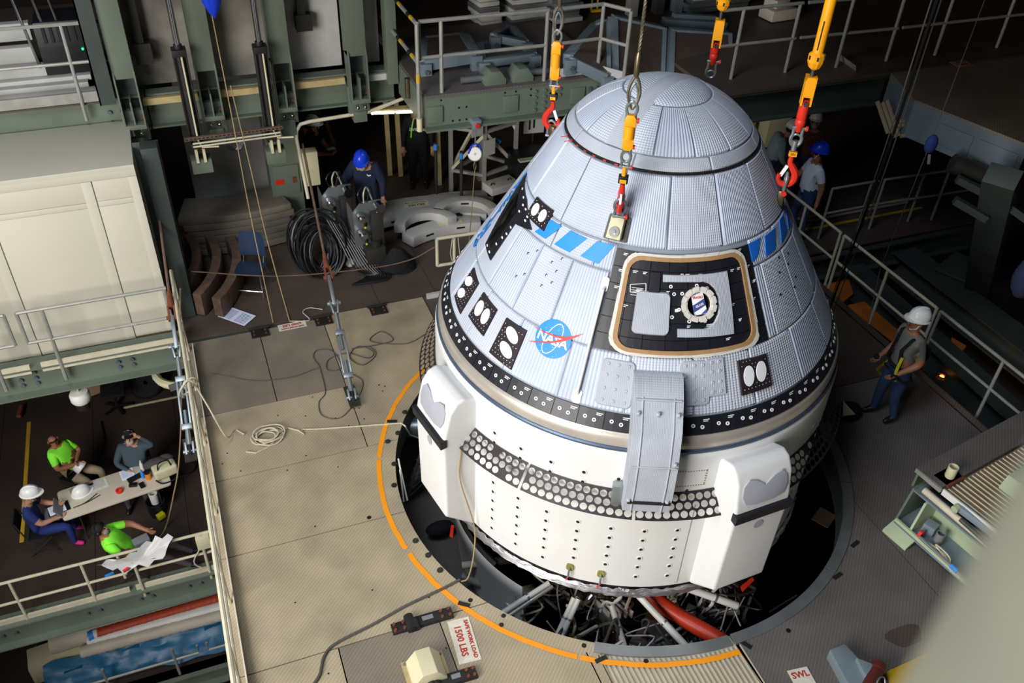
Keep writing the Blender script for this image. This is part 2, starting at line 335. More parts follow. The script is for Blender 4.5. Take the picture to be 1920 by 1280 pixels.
# --- shell under the blankets
part('pressure_shell', MB().lathe([(2.2, 2.6), (2.275, 2.66), (2.275, 2.69), (RB - .004, Z2 - .01), (RB - .03, Z2), (.3, Z2)], 128), 'gap_dark', ship, smooth=True)
HA0, HA1, HZ0, HZ1 = -132.6, -76.8, 3.345, 4.19
rows = [(4.225, 4.825, [-360 + 24 * k + 7 for k in range(16)], 0), (3.99, 4.225, [-360 + 20 * k for k in range(19)], 1), (3.345, 3.99, [-360 + 15 * k + 2 for k in range(25)], 1), (2.845, 3.345, [-360 + 18 * k + 5 for k in range(21)], 0)]
for z0, z1, cuts, hat in rows:
    for a0, a1 in zip(cuts, cuts[1:]):
        segs = [(a0, a1)]
        if hat and a1 > HA0 and a0 < HA1:
            segs = []
            if a0 < HA0: segs.append((a0, HA0))
            if a1 > HA1: segs.append((HA1, a1))
        for s0, s1 in segs:
            if s1 - s0 > .8: part('blanket_panel', cell(MB(), s0, s1, z0, z1), random.choice(['blanket', 'blanket', 'blanket_rib']), ship, smooth=True)
# --- dome: sphere cap with gores, crown patch, band and skirt
SPH = (RB ** 2 + .5 ** 2) / (2 * .5); ZC = Z2 + .5 - SPH
def dome(az, z, h=0):   # z here is polar angle (deg) from the pole
    a = R(az); t = R(z); r = (SPH + h); return (r * math.sin(t) * math.cos(a), r * math.sin(t) * math.sin(a), ZC + r * math.cos(t))
TM = math.degrees(math.asin(RB / SPH))
part('dome_shell', MB().lathe([((SPH - .004) * math.sin(R(TM * k / 14)) + 1e-4, ZC + (SPH - .004) * math.cos(R(TM * k / 14))) for k in range(15)], 96), 'gap_dark', ship, smooth=True)
def dcell(a0, a1, t0, t1, h=.012, g=.25):
    mb = MB(); nx = 8; ny = 8; I = []; xs = [a0 + (a1 - a0) * i / nx for i in range(nx + 1)]; ts = [t0 + (t1 - t0) * i / ny for i in range(ny + 1)]
    ts = [t0 + g, t0 + g + .5] + ts[1:-1] + [t1 - g - .5, t1 - g]; ga = g / max(.2, math.sin(R((t0 + t1) / 2))); xs = [a0 + ga, a0 + ga + .6] + xs[1:-1] + [a1 - ga - .6, a1 - ga]
    for j, t in enumerate(ts):
        I.append(mb.pts([dome(a, t, 0 if i in (0, len(xs) - 1) or j in (0, len(ts) - 1) else h) for i, a in enumerate(xs)])); mb.uv.extend([(R(a) * .8, R(t) * SPH) for a in xs])
    for j in range(len(ts) - 1):
        for i in range(len(xs) - 1): mb.face((I[j][i], I[j][i + 1], I[j + 1][i + 1], I[j + 1][i]))
    return mb
for k in range(14):
    a0 = -360 + 25.714 * k + 4; part('dome_gore', dcell(a0, a0 + 25.714, 21, TM - 7), 'blanket' if k % 3 else 'blanket_rib', ship, smooth=True)
for k in range(8): part('dome_skirt_band', dcell(-360 + 45 * k, -315 + 45 * k, TM - 7, TM - .4, .010), 'blanket_grey', ship, smooth=True)
mb = MB(); rg = [mb.pts([dome(15 * j, t, .016 if 1 < t < 20 else .002 if t >= 20 else .016) for j in range(24)]) for t in (2, 6, 11, 16, 19.5, 20.8)]
mb.uv = [(dome(15 * j, t)[0], dome(15 * j, t)[1]) for t in (2, 6, 11, 16, 19.5, 20.8) for j in range(24)]
for A, B in zip(rg, rg[1:]):
    for j in range(24): mb.face((A[j], A[(j + 1) % 24], B[(j + 1) % 24], B[j]))
mb.face(rg[0]); part('crown_patch', mb, 'blanket', ship, smooth=True)
mb = MB(); ba = R(-150); I = []
for k in range(25):     # grey band over the dome
    t = R(-TM + 9 + (2 * TM - 16) * k / 24); row = []
    for j in range(5):
        s = (j - 2) / 2 * .105; v = Vector((math.sin(t) * math.cos(ba), math.sin(t) * math.sin(ba), math.cos(t))) * (SPH + (.022 if 0 < j < 4 else .012)); row.append(v + Vector((-math.sin(ba), math.cos(ba), 0)) * s + Vector((0, 0, ZC - s * s / SPH / 2)))
    I.append(mb.pts(row)); mb.uv.extend([((j - 2) * .05, t) for j in range(5)])
for A, B in zip(I, I[1:]):
    for j in range(4): mb.face((A[j], A[j + 1], B[j + 1], B[j]))
part('dome_band', mb, 'blanket_grey', ship, smooth=True)
part('dome_seam', MB().lathe([(RB - .01, Z2 - .012), (RB + .012, Z2 - .012), (RB + .012, Z2 + .008), (RB - .012, Z2 + .008)], 96), 'rubber', ship)
for k in range(7):
    a = -190 + k * 7.5; mb = MB(); mb.tube([((RB + .014) * math.cos(R(a + j)), (RB + .014) * math.sin(R(a + j)), Z2) for j in (0, 1, 2)], .008, 5); part('seam_red_tag', mb, 'red_paint', ship, 'small red tag on the dome seam')
for a in (-187, -181): part('seam_red_tag', MB().bar(cone(a, Z2 - .01, .02), cone(a - 2, Z2 - .05, .06), .012, .004), 'red_paint', ship)
# --- blue stripes
for i, o in enumerate(([(-153.829,4.202),(-145.634,4.192),(-150.707,4.03),(-158.358,4.033)], [(-141.201,4.199),(-133.783,4.206),(-138.253,4.023),(-145.848,4.04)], [(-165.264,4.196),(-158.48,4.198),(-163.332,4.031),(-170.112,4.024)],
      [(-76.853,4.191),(-69.775,4.197),(-73.356,4.071),(-76.968,4.03)], [(-66.556,4.187),(-57.664,4.192),(-62.504,4.032),(-69.174,4.025)], [(-52.052,4.207),(-45.983,4.204),(-48.098,4.071),(-56.605,4.036)], [(-38.949,4.221),(-37.009,4.199),(-40.776,4.052),(-45.978,4.058)])):
    part('blue_stripe', patch(MB(), dens(o, 4), .012, .022), 'blue_tape' if i < 3 else 'blue_deep', ship, 'slanted blue stripe')
# --- thruster plates
def thruster(out, e1, e2, lbl=None):
    pl = part('thruster_plate', patch(MB(), dens(out, 4), .01, .034, inset=.03), 'plate_black', ship, 'black plate with two white thruster covers')
    for e in (e1, e2): part('thruster_cover', patch(MB(), e, .033, .042, rings=2), 'cover_white', pl, 'white oval cover')
    ca = sum(p[0] for p in out) / 4; cz = sum(p[1] for p in out) / 4; mb = MB()
    def inside(p, P):
        c = False; j = len(P) - 1
        for i in range(len(P)):
            if (P[i][1] > p[1]) != (P[j][1] > p[1]) and p[0] < (P[j][0] - P[i][0]) * (p[1] - P[i][1]) / (P[j][1] - P[i][1]) + P[i][0]: c = not c
            j = i
        return c
    q = [(ca + (p[0] - ca) * .9, cz + (p[1] - cz) * .9) for p in out]; r = math.hypot(*cone(ca, cz)[:2]); st = math.degrees(.042 / r)
    for i in range(-14, 15):
        for j in range(-14, 15):
            p = (ca + st * (i + .5 * (j % 2)), cz + .034 * j)
            if inside(p, q) and not any(inside(p, [((a - sum(v[0] for v in e) / 16) * 1.25 + sum(v[0] for v in e) / 16, (z - sum(v[1] for v in e) / 16) * 1.25 + sum(v[1] for v in e) / 16) for a, z in e]) for e in (e1, e2)):
                s = .005; d_ = math.degrees(s / r); k = mb.pts([cone(p[0] + d_ * math.cos(R(60 * t)), p[1] + s * .86 * math.sin(R(60 * t)), .0365) for t in range(6)]); mb.face(k)
    part('plate_screws', mb, 'white_mark', pl, 'dotted white screw heads', kind='stuff')
thruster([(-190.593,3.297),(-182.292,3.275),(-181.827,2.918),(-190.36,2.932)], [(-185.278,3.219),(-185.161,3.201),(-185.385,3.181),(-185.918,3.161),(-186.688,3.146),(-187.593,3.136),(-188.504,3.133),(-189.284,3.139),(-189.8,3.151),(-189.958,3.17),(-189.724,3.191),(-189.136,3.212),(-188.297,3.228),(-187.351,3.238),(-186.45,3.24),(-185.726,3.233)], [(-185.17,3.079),(-185.058,3.061),(-185.274,3.04),(-185.786,3.02),(-186.528,3.004),(-187.397,2.994),(-188.272,2.991),(-189.018,2.997),(-189.512,3.009),(-189.662,3.028),(-189.436,3.049),(-188.872,3.071),(-188.068,3.088),(-187.161,3.098),(-186.296,3.1),(-185.6,3.093)])
thruster([(-177.391,3.273),(-167.747,3.258),(-167.726,2.975),(-177.72,2.989)], [(-172.955,3.159),(-172.885,3.129),(-173.084,3.101),(-173.519,3.079),(-174.13,3.066),(-174.832,3.064),(-175.526,3.073),(-176.108,3.093),(-176.485,3.12),(-176.59,3.15),(-176.398,3.178),(-175.937,3.201),(-175.284,3.214),(-174.547,3.216),(-173.846,3.206),(-173.289,3.186)], [(-168.905,3.148),(-168.871,3.119),(-169.081,3.092),(-169.5,3.07),(-170.07,3.059),(-170.711,3.058),(-171.332,3.069),(-171.84,3.09),(-172.152,3.117),(-172.215,3.147),(-172.012,3.175),(-171.572,3.196),(-170.967,3.208),(-170.297,3.208),(-169.67,3.197),(-169.183,3.176)])
thruster([(-162.946,3.261),(-154.051,3.266),(-153.816,2.884),(-163.058,2.899)], [(-156.655,3.2),(-155.841,3.178),(-155.352,3.154),(-155.25,3.131),(-155.541,3.113),(-156.181,3.103),(-157.083,3.101),(-158.123,3.108),(-159.151,3.123),(-160.013,3.144),(-160.566,3.167),(-160.712,3.19),(-160.418,3.208),(-159.73,3.22),(-158.763,3.222),(-157.68,3.215)], [(-156.623,3.059),(-155.792,3.039),(-155.272,3.015),(-155.129,2.993),(-155.377,2.975),(-155.977,2.963),(-156.846,2.96),(-157.866,2.965),(-158.889,2.978),(-159.763,2.997),(-160.345,3.02),(-160.532,3.042),(-160.285,3.061),(-159.643,3.074),(-158.712,3.078),(-157.648,3.073)])
thruster([(-179.933,4.269),(-165.979,4.275),(-165.431,4.077),(-180.01,4.08)], [(-173.497,4.189),(-173.509,4.167),(-173.83,4.146),(-174.411,4.13),(-175.173,4.122),(-176.011,4.122),(-176.806,4.131),(-177.437,4.147),(-177.801,4.168),(-177.827,4.191),(-177.504,4.212),(-176.88,4.228),(-176.062,4.236),(-175.186,4.236),(-174.393,4.227),(-173.804,4.21)], [(-167.713,4.189),(-167.783,4.167),(-168.145,4.147),(-168.745,4.132),(-169.499,4.125),(-170.302,4.126),(-171.038,4.136),(-171.597,4.153),(-171.884,4.174),(-171.846,4.196),(-171.48,4.217),(-170.843,4.232),(-170.041,4.239),(-169.206,4.237),(-168.473,4.227),(-167.952,4.21)])
thruster([(-89.491,3.263),(-79.158,3.248),(-79.274,2.955),(-89.514,2.955)], [(-84.971,3.099),(-85.302,3.066),(-85.827,3.041),(-86.463,3.026),(-87.118,3.024),(-87.698,3.036),(-88.123,3.059),(-88.331,3.09),(-88.287,3.124),(-87.99,3.157),(-87.479,3.183),(-86.828,3.198),(-86.138,3.199),(-85.524,3.188),(-85.085,3.164),(-84.892,3.133)], [(-80.672,3.102),(-81.057,3.07),(-81.626,3.045),(-82.29,3.031),(-82.953,3.03),(-83.522,3.043),(-83.917,3.066),(-84.081,3.098),(-83.986,3.132),(-83.637,3.164),(-83.081,3.189),(-82.399,3.204),(-81.697,3.204),(-81.093,3.192),(-80.685,3.168),(-80.539,3.136)])
# --- cockpit window on the left flank
wn = part('window_surround', patch(MB(), dens([(-203.178,4.222),(-185.737,4.164),(-172.072,4.022),(-172.741,4.009),(-183.307,3.991),(-183.854,3.513),(-193.709,3.525),(-198.637,3.832)], 4), .012, .03), 'tile_black', ship, 'black window surround with white markings')
part('window_pane', patch(MB(), dens([(-198.401,4.148),(-186.435,4.001),(-187.87,3.592),(-192.487,3.593),(-195.459,3.869)], 4), .03, .036), 'glass_dark', wn, 'dark glossy cockpit window')
mb = MB()
for p in ((-194.709,4.171), (-188.786,4.15), (-185.523,4.108), (-181.895,4.108), (-178.074,4.076), (-177.992,4.037), (-183.99,3.881), (-184.067,3.808), (-185.191,3.748), (-186.21,3.658), (-187.208,3.547), (-191.391,3.548), (-185.207,4.042)):
    patch(mb, [(p[0] + .9 * math.cos(R(60 * t)), p[1] + .010 * math.sin(R(60 * t))) for t in range(6)], .03, .032, rings=1)
part('window_markings', mb, 'white_mark', wn, 'small white markings', kind='stuff')
# --- crew hatch
HC = -104.5; HR = 1.62; HZ = 3.765
part('hatch_underlay', cell(MB(), HA0, HA1, HZ0, HZ1, .004, g=.001), 'rubber', ship); nc, nr = 8, 6
for i in range(nc):
    for j in range(nr):
        a0 = HA0 + (HA1 - HA0) * i / nc; a1 = HA0 + (HA1 - HA0) * (i + 1) / nc; z0 = HZ0 + (HZ1 - HZ0) * j / nr; z1 = HZ0 + (HZ1 - HZ0) * (j + 1) / nr
        part('hatch_tile', cell(MB(), a0, a1, z0, z1, .016, g=.0012, ed=.002), 'tile_black', ship)
mb = MB()
for i in range(46):     # stencil strips on the tiles
    a = random.uniform(HA0 + 1, HA1 - 1); z = random.choice([HZ0 + (HZ1 - HZ0) * k / 6 - .02 for k in range(1, 7)]) + random.uniform(-.008, .008); L_ = random.uniform(1.0, 2.2)
    for q in (0, 1): patch(mb, dens([(a, z - q * .012), (a + L_ * (1 - .3 * q), z - q * .012), (a + L_ * (1 - .3 * q), z - q * .012 - .006), (a, z - q * .012 - .006)], 2), .016, .0175, rings=1)
part('tile_stencils', mb, 'white_mark', ship, 'tiny white stencil strips on black tiles', kind='stuff')
A = rrect(HC, HZ, .655, .465, .15, HR); B = rrect(HC, HZ, .615, .425, .125, HR)
hf = part('hatch_frame', ringstrip(MB(), A, B, .012, .03), 'tan_tape', ship, 'brown taped edge of the hatch')
n = len(A); C_ = rrect(HC, HZ, .685, .495, .16, HR); ns = 24
for s in range(ns):
    a = int(n * s / ns); b = int(n * (s + 1) / ns)
    if b <= a: continue
    k = random.uniform(.85, 1.1); D_ = [(p[0] + (q[0] - p[0]) * k, p[1] + (q[1] - p[1]) * k) for p, q in zip(A, C_)]
    part('tape_strip', ringstrip(MB(), D_, A, .014, .026 + .003 * (s % 2), a=a, b=b), 'white_tape', hf, 'white tape strip')
def uv2(u, v): return (HC + math.degrees(u / HR), HZ + v / KN)
WA, WZ = (-101.108,3.782)
# U-shaped blanket: outer rounded rectangle with a D-shaped bite open to the left
us = []
U0 = (-114.04,4.029); U1 = (-88.88,4.024); U2 = (-89.073,3.492); U3 = (-108.229,3.515)
for t in range(9): us.append((U0[0] + (U1[0] - U0[0]) * t / 8, U0[1] + (U1[1] - U0[1]) * t / 8))
for t in range(1, 9): us.append((U1[0] + (U2[0] - U1[0]) * t / 8, U1[1] + (U2[1] - U1[1]) * t / 8))
for t in range(1, 9): us.append((U2[0] + (U3[0] - U2[0]) * t / 8, U2[1] + (U3[1] - U2[1]) * t / 8))
ins = [(-113.817,3.964), (-111.992,3.966), (-110.155,3.967), (-108.305,3.967), (-106.441,3.967), (-104.561,3.966), (-102.664,3.964), (-100.748,3.961), (-99.211,3.963), (-96.881,3.943), (-95.022,3.896), (-93.938,3.829), (-93.777,3.753), (-94.511,3.681), (-95.951,3.622), (-97.847,3.585), (-99.943,3.576), (-101.005,3.58), (-102.065,3.582), (-103.119,3.584), (-104.167,3.585), (-105.21,3.586), (-106.247,3.587), (-107.28,3.588), (-108.308,3.588)]
mb = MB(); mb.uv = []
I = []
for f in (0, .06, .5, .94, 1):
    h = .016 if f in (0, 1) else .036
    I.append(mb.pts([cone(p[0] + (q[0] - p[0]) * f, p[1] + (q[1] - p[1]) * f, h) for p, q in zip(us, ins)])); mb.uv.extend([(R(p[0] + (q[0] - p[0]) * f) * 1.6, (p[1] + (q[1] - p[1]) * f) * KN) for p, q in zip(us, ins)])
for P, Q_ in zip(I, I[1:]):
    for k in range(len(us) - 1): mb.face((P[k], P[k + 1], Q_[k + 1], Q_[k]))
part('hatch_blanket', mb, 'blanket_grey', ship, 'grey C-shaped quilted pad', smooth=True)
ca, cz = (-116.533,3.705)
part('hatch_cover_pad', patch(MB(), rrect(ca, cz, .165, .21, .05, 1.62), .014, .045, inset=.06), 'blanket_grey', ship, 'grey square quilted pad', smooth=True)
ca, cz = (-116.679,3.959)
part('hatch_latch', patch(MB(), rrect(ca, cz, .055, .1, .01, 1.62), .014, .035, inset=.05), 'tile_black', ship)
def circ(az, z, r, n=24, r0=1.62): return [(az + math.degrees(r * math.cos(2 * PI * k / n) / r0), z + r * math.sin(2 * PI * k / n) / KN) for k in range(n)]
part('porthole_glass', patch(MB(), circ(WA, WZ, .125), .012, .02, rings=2), 'glass_dark', ship, 'dark round hatch window')
po = part('porthole_ring', ringstrip(MB(), circ(WA, WZ, .165), circ(WA, WZ, .118), .014, .05), 'white_tape', ship, 'white taped ring of the round window')
for k in range(12):
    a0 = circ(WA, WZ, .172, 48)[k * 4:k * 4 + 4]; b0 = circ(WA, WZ, .13, 48)[k * 4:k * 4 + 4]
    part('tape_strip', ringstrip(MB(), a0, b0, .03, .055 + .004 * (k % 2), a=0, b=3), 'white_tape', po)
st = part('glass_sticker', patch(MB(), dens([(WA - 2.6, WZ + .085), (WA + 1.6, WZ + .098), (WA + 3.0, WZ - .078), (WA - 1.4, WZ - .092)], 3), .02, .024), 'cover_white', ship, 'blue and white FRAGILE GLASS sticker')
def stick(u, v): return (WA + (-2.6 + 4.2 * u) * (1 - v) + (-1.4 + 4.4 * u) * v, WZ + (.085 + .013 * u) * (1 - v) + (-.092 + .014 * u) * v)
mb = MB(); patch(mb, dens([stick(0, .52), stick(1, .30), stick(1, .62), stick(0, .85)], 3), .023, .026, rings=1); patch(mb, dens([stick(.5, .99), stick(1, .8), stick(1, .99)], 3), .023, .026, rings=1); patch(mb, dens([stick(0, .01), stick(.7, .01), stick(.0, .07)], 3), .023, .026, rings=1)
part('sticker_blue', mb, 'ink', st, kind='stuff')
def ctext(mb, s, size, az, z, r0, h, rot=0, bold=0, sx=1):
    vs, fs = text_mesh(s, size, bold=bold); c, n_ = math.cos(R(rot)), math.sin(R(rot))
    i = mb.pts([cone(az + math.degrees((v.x * sx * c - v.y * n_) / r0), z + (v.x * sx * n_ + v.y * c) / KN, h) for v in vs])
    for f in fs: mb.face([i[k] for k in f])
    return mb
p = stick(.5, .2); part('sticker_fragile', ctext(MB(), 'FRAGILE', .034, p[0], p[1], 1.62, .027, rot=4, bold=.001, sx=.8), 'logo_red', st)
p = stick(.52, .57); part('sticker_glass', ctext(MB(), 'GLASS', .03, p[0], p[1], 1.62, .028, rot=22, bold=.001), 'cover_white', st)
for (x, y) in ((-110.852,3.932), (-109.597,3.871), (-106.77,3.875), (-101.49,3.936), (-97.708,3.907), (-95.246,3.789), (-96.692,3.705), (-107.77,3.744), (-109.999,3.682), (-104.33,3.645), (-99.101,3.64)):
    part('hatch_rivet', ringstrip(MB(), circ(x, y, .018, 12), circ(x, y, .009, 12), .015, .024), 'white_mark', ship)
mb = MB(); fr = [(-125.026,3.918), (-119.66,3.944), (-119.334,3.883), (-124.584,3.857)]
for a, b in zip(fr, fr[1:] + fr[:1]): mb.bar(cone(*a, .022), cone(*b, .022), .007, .004)
for k in range(4):
    a = (fr[0][0] + .6, fr[0][1] - .02 - .02 * k); mb.bar(cone(*a, .021), cone(a[0] + 4.2, a[1], .021), .005, .004)
part('hatch_notice', mb, 'white_mark', ship, 'small white framed notice', kind='stuff')
# --- base tiles
ztop, zbot = 2.842, 2.682; part('tile_underlay', MB().lathe([(RA + KS * (z - Z1) + .004, z) for z in (2.684, 2.84)], 128), 'rubber', ship)
def tile_mesh():
    return cell(MB(), -3.4, 3.4, zbot, ztop, .012, g=.0015, ed=.003).mesh('ring_tile', 'tile_black')
def rivet_mesh():
    mb = MB()
    for a, z in ((-1.5, 2.765), (.9, 2.75)):
        ringstrip(mb, [(a + math.degrees(.02 * math.cos(R(30 * k)) / 2.2), z + .02 * math.sin(R(30 * k)) / KN) for k in range(12)], [(a + math.degrees(.009 * math.cos(R(30 * k)) / 2.2), z + .009 * math.sin(R(30 * k)) / KN) for k in range(12)], .012, .018)
    for q in range(2): patch(mb, dens([(1.2, 2.815 - .014 * q), (2.9 - .4 * q, 2.815 - .014 * q), (2.9 - .4 * q, 2.808 - .014 * q), (1.2, 2.808 - .014 * q)], 2), .012, .0135, rings=1)
    return mb.mesh('tile_rivets', 'white_mark')
tm, rm = tile_mesh(), rivet_mesh()
for k in range(53):
    t = inst('ring_tile', tm, ship, rot=(0, 0, R(k * 360 / 53))); inst('tile_rivets', rm, t, rot=(0, 0, 0))['kind'] = 'stuff'
# --- metal shoulder, rim and service module skin
part('metal_shoulder', MB().lathe([(2.27, 2.684), (2.298, 2.672), (2.318, 2.635), (2.328, 2.58), (2.325, 2.53), (2.30, 2.52)], 128), 'ring_metal', ship, 'polished bare metal ring', smooth=True)
part('blue_rim', MB().lathe([(2.30, 2.535), (2.338, 2.53), (2.35, 2.515), (2.346, 2.49), (2.30, 2.485)], 128), 'rim_blue', ship, smooth=True)
SR = 2.365
part('service_module_skin', MB().lathe([(2.26, 2.49), (2.342, 2.488), (2.358, 2.47), (SR, 2.43), (SR, 2.34), (SR, .415), (2.30, .40)], 128), 'white_paint', ship, smooth=True)
part('black_gasket', MB().lathe([(SR - .06, .415), (SR - .004, .415), (SR - .004, .37), (SR - .06, .37)], 128), 'rubber', ship)
mb = MB(); n = 240; I = []
for j, (r, z) in enumerate(((SR + .004, .372), (SR + .03, .345), (SR + .03, .265), (SR - .04, .225), (SR - .3, .25))):
    I.append(mb.pts([((r + (random.uniform(-.016, .016) if j < 4 else 0)) * math.cos(2 * PI * k / n), (r + (random.uniform(-.012, .012) if j < 4 else 0)) * math.sin(2 * PI * k / n), z + random.uniform(-.012, .012)) for k in range(n)]))
for A, B in zip(I, I[1:]):
    for k in range(n): mb.face((A[k], A[(k + 1) % n], B[(k + 1) % n], B[k]))
part('foil_skirt', mb, 'foil', ship, 'crumpled silver foil hem', smooth=True)
# access holes
def hole_meshes():
    a = MB(); n = 12
    def c(r, h): return [(SR + h, r * .95 * math.cos(2 * PI * k / n), r * math.sin(2 * PI * k / n)) for k in range(n)]
    i0, i1, i2 = a.pts(c(.036, .0005)), a.pts(c(.033, .006)), a.pts(c(.021, .006))
    for A, B in ((i0, i1), (i1, i2)):
        for k in range(n): a.face((A[k], A[(k + 1) % n], B[(k + 1) % n], B[k]))
    b = MB(); i = b.pts(c(.021, .0035)); b.face(i); j = b.pts([(SR + .0045, .017 * .95 * math.cos(2 * PI * k / n) * .6 - .004, .017 * math.sin(2 * PI * k / n) * .6 + .002) for k in range(n)]); b.face(j)
    return a.mesh('access_hole', 'white_paint', smooth=True), b.mesh('hole_void', 'olive')
hm, hv = hole_meshes(); M['hole_dark'] = M['black_iron']; hv.materials.clear(); hv.materials.append(M['black_iron'])
colA = [-163 + 8.6 * k for k in range(11)]
for i, a in enumerate(colA):
    if -117.5 < a < -107.5: zs = [1.37, 1.22, 1.07, .92, .77]
    else: zs = [2.13, 1.99, 1.37, 1.22, 1.07, .92, .77]
    if a > -93: continue
    for z in zs + [.60]:
        o = inst('access_hole', hm, ship, (0, 0, z), (0, 0, R(a))); inst('hole_void', hv, o)
for a in (-60, -51, -42, -33):
    for z in (2.13, 1.99, 1.37, 1.22, 1.07): o = inst('access_hole', hm, ship, (0, 0, z), (0, 0, R(a))); inst('hole_void', hv, o)
for a in (-163.6, -99.5): part('panel_seam', MB().bar(wall(a, .45, .001, SR), wall(a, 1.75, .001, SR), .006, .006), 'gap_dark', ship)
# perforated flange panels
def flange(a0, a1):
    mb = MB(); rows_ = 3; m = max(2, int(round(R(a1 - a0) * 2.47 / .088)))
    def P(s, v): # s along azimuth 0..1, v 0..1 across
        a = R(a0 + (a1 - a0) * s); r = 2.375 + .195 * v; return (r * math.cos(a), r * math.sin(a), 1.985 - .215 * v)
    mg = .06; hv_ = (1 - 2 * mg) / rows_; N8 = 12
    def quad(s0, s1, v0, v1):
        i = mb.pts([P(s0, v0), P(s1, v0), P(s1, v1), P(s0, v1)]); mb.face(i)
    for k in range(m):
        quad(k / m, (k + 1) / m, 0, mg); quad(k / m, (k + 1) / m, 1 - mg, 1)
    for r in range(rows_):
        v0 = mg + hv_ * r; v1 = v0 + hv_; off = .5 * (r % 2); ks = range(m - (1 if off else 0))
        if off: quad(0, .5 / m, v0, v1); quad(1 - .5 / m, 1, v0, v1)
        for k in ks:
            s0 = (k + off) / m; s1 = s0 + 1 / m
            if random.random() < .04: quad(s0, s1, v0, v1); continue
            sq = []; ci = []
            for t in range(N8):
                a = 2 * PI * (t + .5) / N8; cx, cy = math.cos(a), math.sin(a); f = 1 / max(abs(cx), abs(cy))
                sq.append(P(s0 + (s1 - s0) * (.5 + .5 * cx * f), v0 + hv_ * (.5 + .5 * cy * f)))
                ci.append(P(s0 + (s1 - s0) * (.5 + .43 * cx), v0 + hv_ * (.5 + .43 * cy)))
            A, B = mb.pts(sq), mb.pts(ci)
            for t in range(N8): mb.face((A[t], A[(t + 1) % N8], B[(t + 1) % N8], B[t]))
    part('perforated_flange', mb, 'plate_black', ship, 'black flange panel full of round holes')
for a0, a1 in ((-166, -143.4), (-142.7, -115.9), (-115.2, -94.6), (-80, -55), (-54.4, -30), (-29.4, -4), (-210, -181), (-240, -210.6), (-270, -240.6)): flange(a0, a1)
# engine pods
def pod(az):
    a = R(az); er = Vector((math.cos(a), math.sin(a), 0)); et = Vector((-math.sin(a), math.cos(a), 0))
    prof = [(2.28, .40), (2.36, .40), (2.72, .72), (2.74, 1.90), (2.72, 2.03), (2.66, 2.30), (2.58, 2.42), (2.48, 2.45), (2.28, 2.36)]
    def X(r, z, w): return er * r + et * w + Vector((0, 0, z))
    mb = MB(); mb.extr([X(r, z, -.335) for r, z in prof], et * .67)
    pd = part('engine_pod', mb, 'white_paint', ship, 'white engine pod with black lip', bevel=.1, seg=5, angle=60)
    mb = MB(); n = 10; top = []; 
    mb.extr([X(2.70, 1.86, -.345), X(2.775, 1.85, -.345), X(2.775, 1.955, -.345), X(2.70, 1.965, -.345)], et * .69); part('black_lip', mb, 'tile_black', pd, 'black strip across the pod')
    # grey heart-shaped insert on the sloping upper face
    p0 = X(2.732, 2.0, 0); p1 = X(2.66, 2.31, 0); up = (p1 - p0).normalized(); nn = et.cross(up)
    if nn.dot(er) < 0: nn = -nn
    H = [(-.10, .03), (.10, .03), (.22, .06), (.26, .15), (.25, .26), (.19, .325), (.10, .30), (.0, .22), (-.10, .30), (-.19, .325), (-.25, .26), (-.26, .15), (-.22, .06)]
    mb = MB(); mb.extr([p0 + et * u + up * v - nn * .002 for u, v in [(x_ * 1.05, y_ * 1.08) for x_, y_ in H]], nn * .012); part('heart_insert', mb, 'heart_grey', pd, 'grey heart-shaped insert', bevel=.004)
    mb = MB()
    k = mb.pts([X(2.737, 1.70, 0) + et * (.055 * math.cos(R(30 * t)) + .0) + Vector((0, 0, .06 * math.sin(R(30 * t)))) + er * .006 for t in range(12)]); mb.face(k); part('round_patch', mb, 'heart_grey', pd)
    return pd
for az in (-87.5, -170, -260, 3): pod(az)
# umbilical fairing
def umb(az=-113.3):
    a = R(az); er = Vector((math.cos(a), math.sin(a), 0)); et = Vector((-math.sin(a), math.cos(a), 0))
    def X(r, z, w): return er * r + et * w + Vector((0, 0, z))
    prof = [(1.97, 3.24), (2.06, 3.25), (2.24, 3.14), (2.46, 2.90), (2.575, 2.55), (2.60, 2.25), (2.585, 1.93), (2.40, 1.91), (2.30, 2.30)]
    mb = MB(); n = 8
    I = [mb.pts([X(r, z, -.235 + .47 * k / n) for r, z in prof]) for k in range(n + 1)]
    mb.uv = [(.47 * k / n, z * 1.2) for k in range(n + 1) for r, z in prof]
    for A, B in zip(I, I[1:]):
        for k in range(len(prof)): mb.face((A[k], A[(k + 1) % len(prof)], B[(k + 1) % len(prof)], B[k]))
    mb.face(I[0]); mb.face(I[-1][::-1])
    u = part('umbilical_fairing', mb, 'blanket_grey', ship, 'grey quilted umbilical fairing bridging capsule and service module', smooth=True, angle=50)
    mb = MB(); mb.extr([X(2.575, 2.045, -.2), X(2.602, 2.045, -.2), X(2.605, 2.085, -.2), X(2.575, 2.085, -.2)], et * .43); part('black_strap', mb, 'tile_black', u)
    mb = MB()
    for s in (-.15, .15): mb.tube([X(r + .004, z, s) for r, z in prof[2:7]], .009, 6)
    mb.tube([X(2.262, 3.13, s) for s in (-.22, 0, .22)], .009, 6); mb.tube([X(2.582, 2.55, s) for s in (-.22, 0, .22)], .007, 6)
    part('stitched_seam', mb, 'blanket_grey', u, smooth=True)
    for (r, z, w_) in ((2.36, 3.04, -.19), (2.36, 3.04, .19), (2.58, 2.6, .2), (2.6, 2.1, -.19), (2.6, 2.1, .19), (2.36, 3.04, 0)): part('quilt_button', MB().ball(X(r, z, w_), .022, 8, (1, 1, 1)), 'blanket_grey', u, smooth=True)
    part('umbilical_bracket', MB().box(X(2.42, 1.98, -.275), (.09, .12, .3), a), 'steel_galv', u, bevel=.01)
    mb = MB(); mb.bar(X(2.43, 2.1, -.27), X(2.43, 1.9, -.3), .02); part('bracket_clip', mb, 'olive', u)
umb()
